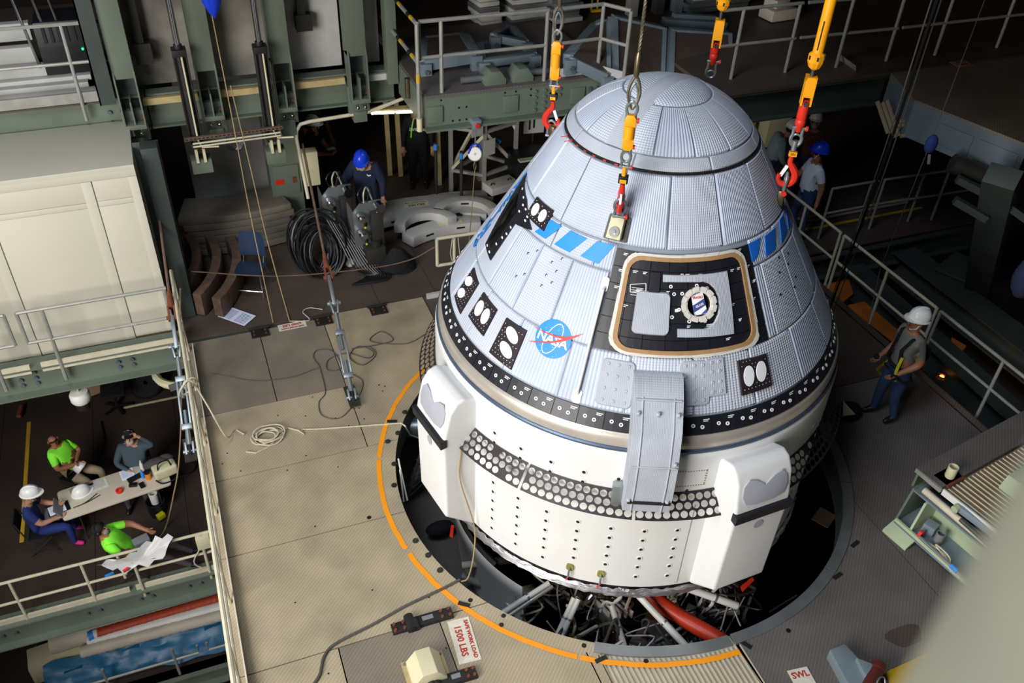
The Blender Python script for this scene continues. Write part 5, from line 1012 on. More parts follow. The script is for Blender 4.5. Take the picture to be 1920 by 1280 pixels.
# --- upper left floor: railing, white beams, black box, planks
solo('upper_floor', MB().bb((-11, 6.3, 3.22), (-5.45, 11, 3.27)), 'deck_brown', 'brown grating floor of the upper left level', 'floor')
t = rail('guard_rail', 'grey pipe guard rail on the upper left level', [((-5.87, 6.25, 3.0), 4.4), ((-8.4, 6.25, 3.0), 4.4)], [[(-9.5, 6.25, 4.4), (-5.3, 6.25, 4.4), (-5.25, 6.25, 3.86)]], [[(-9.5, 6.25, 3.86), (-5.25, 6.25, 3.86)]], .026)
for i, (dz, L_) in enumerate(((0, 5.6), (.11, 5.75), (.2, 5.7), (.29, 5.66), (.05, 5.6))):
    y = 6.5 + .14 * i if i < 4 else 7.1; solo('curved_plank', MB().bb((-9.5, y, 3.28 + dz * .6), (-L_, y + .13, 3.36 + dz * .6 + (.1 if i == 3 else 0))), 'panel_white', ['lowest white plank stacked on the upper left level', 'second white plank in the upper left stack', 'third white plank in the upper left stack', 'top white slotted plank in the upper left stack', 'rear white plank in the upper left stack'][i], 'plank', 'white planks on the upper left level', bevel=.008)
t = thing('equipment_box', 'black ribbed equipment box with a green light, upper left', 'box', (-5.9, 7.2, 3.27)); part('body', MB().bb((-6.3, 6.9, 3.27), (-5.5, 7.55, 4.25)), 'black_plastic', t, bevel=.05); part('status_light', MB().ball((-5.72, 6.88, 3.83), .018, 8), 'led_green', t)
for k in range(8): part('rib', MB().bb((-6.2 + .1 * k, 6.88, 3.95), (-6.16 + .1 * k, 6.905, 4.2)), 'rubber', t)
for i, z in enumerate((4.15, 4.4)): solo('steel_channel', MB().bb((-9.5, 7.1 + .3 * i, z - .55), (-6.4, 7.25 + .3 * i, z - .3)), 'panel_white', ['grey steel channel behind the upper left rail, lower', 'grey steel channel behind the upper left rail, upper'][i], 'channel', bevel=.006)
for i, x in enumerate((-7.35, -6.3, -6.05, -5.85)): solo('bright_tube', MB().cyl((x - .05, 6.9 + .02 * i, 3.6), (x - .3, 7.0, 5.9), .022, 8), 'chrome', ['bright steel tube at the far upper left', 'bright steel tube left of the trio near the black box', 'bright steel tube in the middle of the trio near the black box', 'bright steel tube right of the trio near the black box'][i], 'tube', smooth=True)
# --- white cabin on the left
t = thing('cabin', 'large cream panelled cabin on the left', 'cabin', (-7.3, 5.6, 0)); yb = 4.82
part('core', MB().bb((-10, yb + .03, 0.03), (-5.34, 6.35, 2.86)), 'cabin_core', t)
part('roof', MB().bb((-10, yb, 2.83), (-5.31, 6.35, 2.9)), 'cabin_cream', t, bevel=.01)
for x0, x1 in ((-10, -7.24), (-7.23, -5.9), (-5.89, -5.31)):
    for z0, z1 in ((.02, 2.33), (2.42, 2.73)): part('cabin_panel', MB().bb((x0 + .003, yb, z0), (x1 - .003, yb + .035, z1)), 'cabin_cream', t, bevel=.003)
    part('joint_strip', MB().bb((x0 + .003, yb - .004, 2.335), (x1 - .003, yb + .035, 2.415)), 'cabin_cream', t, bevel=.002)
part('header', MB().bb((-10, yb - .01, 2.735), (-5.31, yb + .035, 2.84)), 'cabin_cream', t, bevel=.004)
for x in (-7.24, -5.9): part('cover_strip', MB().bb((x - .13, yb - .006, .02), (x, yb, 2.73)), 'cabin_cream', t, bevel=.002)
part('corner_strip', MB().bb((-5.42, yb - .006, .02), (-5.31, yb, 2.73)), 'cabin_cream', t, bevel=.002); part('skirting', MB().bb((-5.9, yb - .012, .0), (-5.31, yb, .05)), 'rust_rod', t)
beam('floor_beam', 'green floor beam carrying the white cabin, with bolt groups', (-10.5, 4.5, -.13), (-5.2, 4.5, -.13), .52, .3, bolts=[(x + 10.5 + q, z) for x in (-7.45, -6.1, -5.3) for q in (-.1, .1) for z in (.12, .02, -.08) if x + q < -5.25])
solo('beam_edge_angle', MB().bb((-10.5, 4.36, .05), (-7.35, 4.40, .2)).bb((-7.2, 4.36, .05), (-5.3, 4.40, .2)), 'pipe_cream', 'grey edge angle in front of the cabin', 'angle')
t = rail('guard_rail', 'grey pipe guard rail in front of the cream cabin', [((-6.94, 4.36, -.17), 1.13), ((-5.3, 4.36, -.1), 1.13)], [[(-7.26, 4.36, 1.13), (-5.27, 4.36, 1.13)]], [[(-7.26, 4.36, .6), (-5.27, 4.36, .6)]], .028)
part('end_post', MB().cyl((-7.26, 4.36, 1.13), (-7.26, 4.36, .6), .028, 8), 'pipe_grey', t, smooth=True)
t = rail('guard_rail', 'grey pipe guard rail end at the far left of the cabin', [((-7.75, 4.36, -.17), 1.13)], [[(-9.5, 4.36, 1.13), (-7.42, 4.36, 1.13)]], [[(-9.5, 4.36, .6), (-7.42, 4.36, .6)]], .028); part('end_post', MB().cyl((-7.42, 4.36, 1.13), (-7.42, 4.36, .6), .028, 8), 'pipe_grey', t, smooth=True)
solo('corner_column', MB().bb((-5.2, 5.15, 0), (-4.97, 5.4, 2.95)).bb((-5.3, 5.4, 0), (-4.95, 5.42, 2.95)), 'green_shaded', 'shade-darkened green column between cabin and blue chair', 'column', bevel=.005)  # colour darkened to stand in for the shadow beside the cabin
t = thing('pendant_lamp', 'white round pendant lamp under the cabin beam', 'lamp', (-6.88, 4.55, -.8)); part('stem', MB().cyl((-6.88, 4.55, -.4), (-6.88, 4.55, -.6), .016, 8), 'pipe_cream', t); part('housing', MB().lathe([(.02, -.58), (.13, -.6), (.15, -.64), (.15, -.74), (.13, -.78), (.02, -.78)], 20, (-6.88, 4.55, 0)), 'pipe_white', t, smooth=True); part('grille', MB().lathe([(.11, -.78), (.1, -.92), (.02, -.93)], 16, (-6.88, 4.55, 0)), 'black_iron', t)
# --- middle upper platform with railings
mp = thing('work_platform', 'green-edged upper work platform behind the left of the dome', 'platform', (.4, 5.4, 2.9))
part('front_web', MB().bb((-1.15, 4.75, 2.93), (1.95, 4.78, 3.40)), 'green_steel', mp); part('front_flange', MB().bb((-1.17, 4.62, 2.89), (1.95, 4.85, 2.925)), 'green_steel', mp); part('side_web', MB().bb((-1.17, 4.78, 2.9), (-1.14, 6.2, 3.4)), 'green_steel', mp); part('tread_top', MB().bb((-1.15, 4.72, 3.40), (1.95, 7.6, 3.43)), 'deck_cool', mp)
part('end_web', MB().bb((1.93, 4.78, 2.93), (1.96, 7, 3.4)), 'green_shaded', mp)
for (x, z) in ((-1.0, 3.12), (.22, 3.15), (1.35, 3.15)): part('cover_plate', MB().bb((x - .12, 4.72, z - .13), (x + .12, 4.75, z + .13)), 'green_steel', mp, bevel=.008)
for x in (.62, .78, 1.03):
    for z in (3.3, 3.2, 3.1, 3.0)[:4 if x < 1 else 2]: part('bolt', MB().cyl((x, 4.75, z), (x, 4.715, z), .025, 8), 'green_steel', mp, smooth=True)
for (x, z) in ((1.55, 3.24), (1.66, 3.24), (1.55, 3.03), (1.66, 3.03)): part('bolt', MB().cyl((x, 4.75, z), (x, 4.71, z), .032, 8), 'bolt_grey', mp, smooth=True)
for (x, z) in ((-.9, 3.33), (-.9, 3.24), (.12, 3.33), (.3, 3.33), (.12, 3.27), (.3, 3.27), (-.62, 3.18), (-.5, 3.18), (-.72, 2.98), (-.61, 2.98), (-.5, 2.98), (.55, 3.34), (.55, 3.24)): part('bolt_hole', MB().cyl((x, 4.751, z), (x, 4.745, z), .016, 8), 'rubber', mp)
for i, x in enumerate((.0, .45)):
    t = thing('hinge_housing', ['green faceted hinge housing on the upper platform, left of the pair', 'green faceted hinge housing on the upper platform, right of the pair'][i], 'housing', (x, 4.98, 3.43), 'hinge housings on the upper platform'); housing(t, (x, 4.98, 3.43), .3, 'green_steel', 1.05)
    part('shaft', MB().cyl((x - .5 if i == 0 else x + .1, 5.0, 3.5), (x - .1 if i == 0 else x + .6, 5.0, 3.5), .05, 12), 'steel_galv', t, smooth=True)
t = rail('guard_rail', 'white-grey pipe guard rail on the upper platform, left panel', [((-.87, 4.8, 3.4), 4.5), ((.78, 4.8, 3.43), 4.5)], [[(-1.2, 4.8, 4.5), (.8, 4.8, 4.5)]], [[(-1.2, 4.8, 3.98), (.8, 4.8, 3.98)]], .03)
part('end_post', MB().cyl((-1.2, 4.8, 4.5), (-1.2, 4.8, 3.95), .03, 8), 'pipe_grey', t, smooth=True)
rail('guard_rail', 'white-grey pipe guard rail on the upper platform, right panel', [((.9, 4.8, 3.43), 4.5), ((1.72, 4.85, 3.43), 4.5), ((1.98, 4.45, 3.2), 4.5)], [[(.9, 4.8, 4.5), (1.72, 4.85, 4.5), (1.98, 4.45, 4.5)]], [[(.9, 4.8, 3.98), (1.72, 4.85, 3.98), (1.98, 4.45, 3.98)]], .03)
solo('toe_board', MB().bb((1.0, 4.86, 3.43), (1.7, 4.88, 3.56)).extr([(1.7, 4.88, 3.43), (2.0, 4.45, 3.43), (2.0, 4.45, 3.56), (1.7, 4.88, 3.56)], (.02, .01, 0)), 'panel_white', 'white toe board at the corner of the upper platform', 'board')
# striped rail along the side of the platform
t = rail('striped_rail', 'yellow and black striped rail at the side of the upper platform', [((-1.25, 4.72, 2.95), 4.5)], [], [], .03, 'pipe_grey')
for z in (4.5, 3.95):
    n = 14
    for k in range(n): part('stripe_band', MB().cyl((-1.25, 4.72 + 2.2 * k / n, z), (-1.25, 4.72 + 2.2 * (k + 1) / n, z), .031, 8), ('pipe_grey', 'stripe_yellow', 'black_iron', 'pipe_grey')[k % 4], t, smooth=True)
part('stripe_collar', MB().cyl((-1.25, 4.72, 3.65), (-1.25, 4.72, 3.78), .033, 8), 'stripe_yellow', t, smooth=True); part('socket', MB().cyl((-1.25, 4.72, 2.9), (-1.25, 4.72, 3.1), .045, 10), 'bag_cream', t, smooth=True)
solo('yellow_socket', MB().cyl((-1.21, 5.5, 3.1), (-1.21, 5.5, 3.42), .04, 10), 'brass_sleeve', 'brass pipe socket left of the striped rail', 'pipe', smooth=True)
# fluorescent lamp and conduit
t = thing('fluorescent_lamp', 'lit twin-tube fluorescent lamp under the upper platform', 'lamp', (-1.35, 6.25, 2.6)); l0, l1 = Vector((-1.66, 6.3, 2.58)), Vector((-.85, 6.1, 2.6))
part('tray', MB().bar(l0 + Vector((0, .05, .02)), l1 + Vector((0, .05, .02)), .14, .06), 'wood_pale', t)
for k in (0, 1): part('tube', MB().cyl(l0.lerp(l1, .04 + .48 * k), l0.lerp(l1, .49 + .48 * k), .032, 10), 'lamp_glow', t, smooth=True)
solo('conduit', MB().tube([(-0.993,6.2,2.809), (-1.111,6.2,2.796), (-1.702,6.2,2.638), (-2.663,6.2,2.594), (-2.811,6.2,2.568), (-2.881,6.2,2.467), (-2.897,6.2,2.331), (-2.866,5.9,1.397)], .03, 10), 'pipe_cream', 'cream pipe running under the beam and bending down', 'pipe', smooth=True)
# background frames on the upper level
def bay(name, label, pts, m='blue_steel', fill=True, tk=.17):
    """raised flap: bl, br, tr, tl corners; box-section frame with a recessed tread plate"""
    P = [Vector(p) for p in pts]; t = thing(name, label, 'frame', (P[0] + P[1]) / 2, 'raised steel flap frames')
    for i in range(4): part('frame_member', MB().bar(P[i], P[(i + 1) % 4], tk, tk), m, t, bevel=.005)
    n = (P[1] - P[0]).cross(P[3] - P[0]).normalized() * (.07)
    if fill: part('flap_plate', MB().extr([p + n for p in P], n * .2), 'deck_brown', t)
    for p in (P[0], P[1]): part('lug_bracket', MB().box(p + Vector((0, -.08, -.08)), (.17, .12, .24)), m, t, bevel=.005); part('lug_bolt', MB().cyl(p + Vector((0, -.13, -.08)), p + Vector((0, -.19, -.08)), .035, 8), 'bolt_grey', t)
bay('raised_flap', 'blue-grey flap frame right of the corner rail, first of three', ((1.9,4.6,3.262), (2.737,4.6,3.104), (3.298,5.7,3.675), (2.343,5.7,3.935)))
bay('raised_flap', 'blue-grey flap frame behind the capsule dome, middle of three', ((2.908,4.6,3.085), (4.103,4.6,2.891), (4.624,5.7,3.464), (3.471,5.7,3.624)))
bay('raised_flap', 'blue-grey slanted flap frame seen through the corner rail', ((1.214,4.9,3.678), (1.791,4.7,3.409), (2.238,5.75,3.876), (2.114,5.8,3.801)))
bay('raised_flap', 'blue-grey flap frame behind the left rail panel, with tan plate', ((-0.904,5.6,3.574), (-0.076,5.6,3.617), (0.084,6.6,3.543), (-0.562,6.6,3.532)))
bay('raised_flap', 'blue-grey flap frame behind the rail panel, right of the tan one', ((0.023,5.5,3.532), (0.883,5.5,3.557), (1.292,6.6,3.34), (0.368,6.6,3.4)), fill=False, tk=.12)
bay('raised_flap', 'blue-grey triangular flap frame behind the rail panel', ((0.53,6.4,3.587), (1.027,6.2,3.501), (1.097,7,3.473), (0.998,7,3.482)), fill=False, tk=.12)
solo('hinge_rail', MB().bar((3.689,6.3,3.612), (4.957,6.3,3.446), .2, .12).bar((3.92,6.4,3.654), (4.797,6.4,3.543), .12, .1), 'blue_steel', 'blue-grey hinge rail above the middle flap frame', 'rail', bevel=.01)
fl2 = solo('upper_floor', MB().bb((-1.15, 5.3, 3.3), (14, 14, 3.38)), 'deck_brown', 'dark brown upper floor behind the dome', 'floor')
g = random.Random(5)
def stack(x, y, n, w_, dd, lab, grp, mats=('panel_white', 'steel_galv'), z=3.4, h=.075):
    for k in range(n): solo('stacked_plate', MB().box((x + g.uniform(-.04, .04), y + g.uniform(-.04, .04), z + h / 2 + h * 1.12 * k), (w_ * g.uniform(.9, 1), dd, h), .1 + g.uniform(-.04, .04)), g.choice(mats), (['lowest', 'second lowest', 'third lowest', 'fourth lowest', 'fifth', 'sixth', 'seventh', 'eighth', 'ninth'][k] if k < n - 1 else 'topmost') + ' ' + lab, 'plate', grp, bevel=.006)
stack(.85, 7.7, 9, .42, .5, 'grey plate in the narrow stack behind the left rail panel', 'narrow plate stack'); stack(1.6, 7.75, 8, .75, .6, 'grey plate in the wide stack behind the rail post', 'wide plate stack'); stack(2.25, 7.55, 7, .6, .5, 'grey plate in the stack behind the front left sling', 'plate stack behind the sling')
stack(5.4, 7.4, 7, 1.5, .5, 'long grey plate in the pile above the far sling', 'long plate pile'); 
solo('wrapped_crate', MB().box((6.25, 6.5, 3.5), (.6, .4, .2), .1).box((6.25, 6.6, 3.66), (.4, .3, .16), .3), 'duct_white', 'plastic-wrapped crate behind the upper right rail', 'crate', bevel=.02)
solo('yellow_stool', MB().tube([(3.0, 7.8, 3.4), (3.0, 7.8, 3.62), (3.12, 7.8, 3.62), (3.12, 7.8, 3.4)], .02, 6).bar((2.95, 7.7, 3.42), (3.17, 7.7, 3.42), .05), 'stripe_yellow', 'small yellow bracket on the upper floor', 'bracket')
for i, x in enumerate((3.55, 4.1, 4.5)): solo('steel_upright', MB().bb((x, 7.3, 3.38), (x + .16, 7.5, 5.6)), ['pipe_grey', 'green_shaded', 'blue_steel'][i], ['thin grey leg behind the front sling rope', 'dark green leg behind the flap frames', 'blue-grey leg behind the far sling'][i], 'leg')

# ================================================================ upper right platforms
beam('floor_beam', 'dark blue-grey floor beam under the upper right rail', (3.2, 3.75, 3.08), (6.55, 3.75, 3.08), .5, .25, 'green_shaded')
solo('upper_floor', MB().bb((3.2, 3.62, 3.34), (14, 5.35, 3.4)), 'deck_brown', 'dark upper walkway floor at the upper right', 'floor')
def rr(y): return y
rail('guard_rail', 'grey pipe guard rail at upper right, section behind the yellow rod', [((3.72, 4.1, 3.4), 4.5), ((4.75, 4.1, 3.4), 4.5)], [[(3.35, 4.1, 4.5), (4.8, 4.1, 4.5)]], [[(3.35, 4.1, 3.95), (4.8, 4.1, 3.95)]], .028)
rail('guard_rail', 'grey pipe guard rail at upper right, middle section', [((5.72, 4.05, 3.4), 4.5), ((6.75, 4.05, 3.4), 4.5)], [[(4.9, 4.1, 4.5), (6.8, 4.05, 4.5)]], [[(4.9, 4.1, 3.95), (6.8, 4.05, 3.95)]], .028)
rail('guard_rail', 'grey pipe guard rail at upper right, last section', [((7.8, 4.05, 3.4), 4.5), ((9.2, 4.05, 3.4), 4.5)], [[(6.9, 4.05, 4.5), (10.5, 4.05, 4.5)]], [[(6.9, 4.05, 3.95), (10.5, 4.05, 3.95)]], .028)
solo('toe_board', MB().extr([(5.999,4.302,3.4), (5.949,3.819,3.4), (5.802,3.696,3.55), (5.872,4.172,3.55)], (0, .03, 0)), 'panel_white', 'pale toe board end at the upper right walkway', 'board')
t = thing('work_platform', 'dim tread-plate platform jutting in at the upper right', 'platform', (8, 2.8, 3.2))
P = [(6.467,3.575,3.4), (6.075,2.554,3.4), (6.543,0.757,3.4), (11.5, -.5, 3.4), (13, 3.5, 3.4), (9.3, 3.55, 3.4)]
part('tread_top', MB().extr([(p[0], p[1], 3.36) for p in P], (0, 0, .04)), 'deck_grey', t)
for i in range(2): a, b = Vector(P[i]), Vector(P[i + 1]); part('edge_web', MB().extr([(a.x, a.y, 3.36), (b.x, b.y, 3.36), (b.x, b.y, 2.8), (a.x, a.y, 2.8)], (.03, .02, 0)), 'blue_steel', t)
a, b = Vector(P[1]), Vector(P[2]); n = Vector((b.y - a.y, a.x - b.x, 0)).normalized()
for k in range(2): q0, q1 = a.lerp(b, .25 + .38 * k) + n * .02, a.lerp(b, .58 + .38 * k) + n * .02; part('side_panel', MB().extr([(q0.x, q0.y, 3.22), (q1.x, q1.y, 3.22), (q1.x, q1.y, 2.9), (q0.x, q0.y, 2.9)], -n * .05), 'blue_steel', t, bevel=.006)
part('deck_label', MB().extr([(7.786,3.683,3.405), (8.139,3.712,3.405), (8.114,3.463,3.405), (7.784,3.456,3.405)], (0, 0, .004)), 'cardboard', t, 'faded red deck label'); [part('label_line', MB().bar(Vector((7.903,3.661,3.41)).lerp(Vector((7.864,3.495,3.41)), f_), Vector((8.089,3.66,3.41)).lerp(Vector((8.057,3.516,3.41)), f_), .04, .004), 'rust', t) for f_ in (.1, .8)]
# ropes hanging at right
for i, (a, b) in enumerate((((2.471,-0.64,6.178), (5.08,1.976,0.02)), ((2.593,-0.577,6.151), (5.027,1.832,0.02)), ((2.423,-0.622,6.177), (5.112,2.047,0.02)))):
    solo('hanging_rope', MB().tube(spline([a, Vector(a).lerp(Vector(b), .4) + Vector((.05, 0, -.05)), b]), .017 if i == 0 else .008, 6), 'rubber' if i == 0 else 'cable_grey', ['thick black rope hanging at the right of the capsule', 'thin grey rope right of the thick black rope', 'thin grey rope left of the thick black rope'][i], 'rope', smooth=True)
solo('hanging_rope', MB().tube([(5.991,1.867,5.185), (4.518,0.639,3.826), (5.603,1.699,0.9), (5.299,1.273,0.02)], .007, 5), 'cable_grey', 'thin grey cord running down through the right rail', 'cord', smooth=True)
t = thing('lifeline_reel', 'blue fall-arrest reel hanging in the dark at the right', 'reel', (4.488,0.614,3.782)); part('case', MB().ball((4.492,0.604,3.771), .1, 14, (.9, .7, 1.3)), 'scrub_blue', t, smooth=True); part('snap', MB().tube([(4.445,0.53,3.661), (4.408,0.461,3.562)], .02, 6), 'steel_galv', t, smooth=True)
# ================================================================ right side at deck level: walkway with yellow lines, frames, orange sheets
bf2 = struct('trim_3', label='dark walkway at deck level right of the opening')
part('walkway_plate', MB().bb((5.4, 3.6, -.05), (14, 15.8, -.015)), 'deck_dark_shaded', bf2)
for i, y in enumerate((4.35, 4.75)): solo('floor_line', MB().bb((5.8, y, -.014), (9.2, y + .07, -.011)), 'stripe_yellow', ['yellow floor line on the dark walkway, nearer one', 'yellow floor line on the dark walkway, farther one'][i], 'floor line')
solo('pipe_run', MB().cyl((5.6, 4.6, .03), (9.0, 4.6, .03), .03, 8), 'pipe_grey', 'grey pipe between the yellow floor lines', 'pipe', smooth=True)
rail('guard_rail', 'dim grey rail on the dark walkway, near the white shirt man', [((6.35, 4.0, 0), 1.07), ((7.25, 4.0, 0), 1.07)], [[(6.35, 4.0, 1.07), (7.4, 4.0, 1.07)]], [[(6.35, 4.0, .55), (7.4, 4.0, .55)]], .025)
rail('guard_rail', 'dim grey rail on the dark walkway, right half', [((7.55, 4.0, 0), 1.07), ((8.5, 4.0, 0), 1.07), ((9.0, 3.9, 0), 1.07)], [[(7.55, 4.0, 1.07), (9.8, 3.9, 1.07)]], [[(7.55, 4.0, .55), (9.8, 3.9, .55)]], .025)
beam('floor_beam', 'dark steel beam edging the dark walkway', (5.4, 3.62, -.35), (14, 3.62, -.35), .5, .25, 'green_shaded')
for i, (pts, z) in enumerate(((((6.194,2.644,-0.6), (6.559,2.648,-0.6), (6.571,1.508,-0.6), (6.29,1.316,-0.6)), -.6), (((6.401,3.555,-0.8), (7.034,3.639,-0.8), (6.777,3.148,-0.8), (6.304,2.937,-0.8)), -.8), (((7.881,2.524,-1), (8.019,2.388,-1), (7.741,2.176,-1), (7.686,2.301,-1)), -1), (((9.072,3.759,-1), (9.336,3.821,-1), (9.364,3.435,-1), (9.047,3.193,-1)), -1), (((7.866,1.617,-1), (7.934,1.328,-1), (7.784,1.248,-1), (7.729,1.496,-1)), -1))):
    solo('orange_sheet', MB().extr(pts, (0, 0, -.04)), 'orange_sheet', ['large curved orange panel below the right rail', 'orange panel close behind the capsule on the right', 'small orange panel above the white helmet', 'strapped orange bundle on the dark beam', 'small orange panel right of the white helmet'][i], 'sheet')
beam('slanted_girder', 'dark blue-grey girder running down below the right rail', (7.0, 3.6, -.7), (6.6, -3, -.7), .45, .5, 'green_shaded'); beam('slanted_girder', 'second dark girder farther right below the rail', (8.2, 4.0, -.6), (8.2, -3, -.6), .5, .6, 'green_shaded')  # blue-grey steel drawn in the shade-darkened green
solo('lean_column', MB().bar((8.687,2.101,-0.4), (5.538,0.215,3.34), .42, .3).box((8.74,2.683,-0.3), (.9, .6, .05), .4), 'green_shaded', 'dark leaning column at the right edge', 'column', bevel=.01)
solo('blue_tarp', MB().ball((5.313,-0.863,2.445), .33, 14, (.5, .5, .95)), 'navy_cloth', 'blue tarp bundle at the right edge', 'tarp', smooth=True)
solo('machine_drum', MB().cyl((5.91,1.363,2.929), (6.348,1.064,2.792), .14, 14), 'steel_dark', 'horizontal grey drum in the dark at upper right', 'drum', smooth=True)
solo('machine_drum', MB().cyl((6.144,1.336,2.688), (6.381,1.166,2.604), .1, 14), 'khaki', 'smaller tan drum under the grey drum', 'drum', smooth=True)
for i, (a, b) in enumerate((((5.775,1.066,2.837), (6.45,0.524,2.53)), ((5.678,0.898,2.592), (6.058,0.573,2.395)), ((6.009,0.511,2.784), (6.338,0.184,2.561)))): solo('steel_arm', MB().bar(a, b, .12, .1), 'green_shaded', ['upper dim steel arm left of the dark column', 'lower dim steel arm left of the dark column', 'dim steel arm right of the dark column'][i], 'metal_arm')  # plain steel arms beside the dark column
# stacks of pale tubes, boards
g = random.Random(9)
for i, (a, b) in enumerate((((5.802,3.026,3.215), (5.861,2.667,2.821)), ((5.878,2.986,3.205), (5.95,2.588,2.771)), ((5.948,2.981,3.234), (6.01,2.582,2.793)), ((6.055,2.716,2.973), (6.457,2.584,3.015)), ((6.002,2.691,2.919), (6.483,2.529,2.963)), ((6.034,2.573,2.794), (6.493,2.424,2.844)))):
    solo('pale_tube', MB().cyl(a, b, .035, 8), 'khaki', ['pale tube, left of the upright trio behind the ropes', 'pale tube, middle of the upright trio behind the ropes', 'pale tube, right of the upright trio behind the ropes', 'pale tube lying topmost right of the ropes', 'pale tube lying second right of the ropes', 'pale tube lying lowest right of the ropes', 'short pale tube under the dark beam'][i], 'tube', 'pale tubes in the dark', smooth=True)
for i, (x, y) in enumerate(((7.1, 8.2), (7.9, 8.0))): solo('yellow_case', MB().box((x, y, .95), (.3, .22, .12), .2).bb((x - .3, y - .3, 0), (x + .3, y + .3, .85)), ['strap_yellow', 'bag_cream'][i], ['yellow case on a stand behind the plaid shirt man', 'cream case on a stand right of the plaid shirt man'][i], 'case', bevel=.02)
solo('wire_cage', MB().bar((5.2, 7.0, .6), (6.3, 7.4, .6), .02).bar((5.2, 7.0, 1.2), (6.3, 7.4, 1.2), .02).bar((5.2, 7.0, 0), (5.2, 7.0, 1.3), .03).bar((5.7, 7.2, 0), (5.7, 7.2, 1.3), .03).bar((6.3, 7.4, 0), (6.3, 7.4, 1.3), .03), 'pipe_cream', 'pale rack frame behind the light blue shirt man', 'rack')
solo('wrapped_bundle', MB().ball((5.9, 7.5, 1.35), .28, 12, (1.2, .8, .6)), 'sheet_white', 'plastic-wrapped bundle behind the light blue shirt man', 'bundle', smooth=True)
# bag on the deck by the flange, lamps below the rail
solo('black_bag', MB().ball((3.642,-0.329,0.12), .2, 14, (1.1, .8, .6)), 'black_cloth', 'black bag on the deck right of the capsule', 'bag', smooth=True)
solo('yellow_flag', MB().extr([(3.582,-0.241,0.25), (3.561,-0.534,0.25), (3.418,-0.463,0.2)], (0, 0, .01)), 'bag_cream', 'tan triangular cloth on the black bag', 'cloth')
for i, p in enumerate(((6.716,0.672,-0.9), (6.959,-0.114,-0.9))):
    t = thing('work_light', ['small orange work light behind the harnessed man', 'orange work light below the nearest right rail'][i], 'lamp', p, 'orange work lights'); part('bulb', MB().ball(p, .05, 10), 'lamp_orange', t, smooth=True); part('shade', MB().lathe([(.05, .05), (.11, -.02), (.12, -.06)], 14, p), 'duct_red', t, smooth=True)
    l = bpy.data.lights.new('work_light_glow', 'POINT'); l.energy = 6; l.color = (1, .5, .15); l.shadow_soft_size = .06; o = bpy.data.objects.new('work_light_glow', l); COL.objects.link(o); o.parent = t; o.location = (0, 0, -.12)
solo('lower_slab', MB().bb((5.6, -4, -1.9), (14, 3.6, -1.8)), 'deck_dark_shaded', 'dark lower floor seen below the right rail', 'floor')
# ================================================================ folded machine platform, right foreground
K0 = Vector((2.998,-2.159,0.95)); t = thing('folded_platform', 'blue-grey folded platform machine with wooden slats at the right', 'platform', (3.6, -2.6, 0))
AX = Vector((2.996,-3.391,0.02)) - Vector((2.794,-2.232,0.02)); AX.z = 0; AX.normalize(); AY = Vector((-AX.y, AX.x, 0))
if AY.x < 0: AY = -AY
B0 = Vector((2.851,-2.251,0.05))
def F(a, b, z): return B0 + AX * a + AY * b + Vector((0, 0, z - B0.z))
part('tread_top', MB().extr([F(-.08, .14, .93), F(-.08, 4, .93), F(.29, 4, .93), F(.29, .14, .93)], (0, 0, .03)), 'deck_cool', t); part('tread_web', MB().extr([F(-.06, .16, .66), F(-.06, 3, .66), F(-.06, 3, .93), F(-.06, .16, .93)], AX * .03), 'green_steel', t)
part('end_frame', MB().extr([F(-.02, .03, .1), F(-.02, .14, .66), F(-.02, .8, .66), F(-.02, .6, .1)], AX * .03), 'green_steel', t, bevel=.004); part('top_edge', MB().bar(F(-.08, .15, .92), F(.3, .13, .92), .03, .06), 'pipe_grey', t)
part('foot_plate', MB().extr([F(-.02, -.14, .05), F(-.02, .05, .14), F(.34, .05, .14), F(.34, -.14, .05)], (0, 0, -.05)), 'seat_green', t, bevel=.006)
part('lower_shelf', MB().extr([F(0, .0, .1), F(4, -.08, .1), F(4, .6, .1), F(0, .6, .1)], (0, 0, .03)), 'blue_steel', t); part('shelf_lip', MB().bar(F(0, .03, .15), F(4, -.12, .15), .03, .06), 'seat_green', t)
part('back_plate', MB().extr([F(.2, .42, .12), F(4, .34, .12), F(4, .34, .62), F(.2, .42, .62)], AY * .03), 'seat_green', t)
part('divider', MB().extr([F(.2, .03, .12), F(.2, .42, .12), F(.2, .42, .62), F(.2, .1, .62)], AX * .03), 'seat_green', t); part('upper_shelf', MB().extr([F(0, .14, .62), F(4, .05, .62), F(4, .5, .64), F(0, .8, .64)], (0, 0, .025)), 'blue_steel', t)
part('white_pipe', MB().cyl(F(.1, .18, .71), F(4, .0, .71), .045, 14), 'pipe_cream', t, smooth=True)
part('slat_bed', MB().extr([F(.3, .2, .87), F(.3, 4, .87), F(4, 4, .87), F(4, .2, .87)], (0, 0, .03)), 'teak', t); part('slat_edge', MB().bar(F(.3, .18, .88), F(4, .18, .88), .02, .09), 'pipe_white', t)
for k in range(24): part('slat', MB().bar(F(.32, .25 + .075 * k, .908), F(4, .25 + .075 * k, .906), .014, .012), 'pipe_cream', t)
c = Vector((3.256,-2.399,0.96)); part('socket_plate', MB().box(c + Vector((0, 0, -.01)), (.3, .22, .02), .17), 'rust', t); part('socket', MB().lathe([(.055, 0), (.06, .02), (.06, .17), (.05, .17), (.05, .04)], 14, c), 'bag_cream', t, smooth=True)
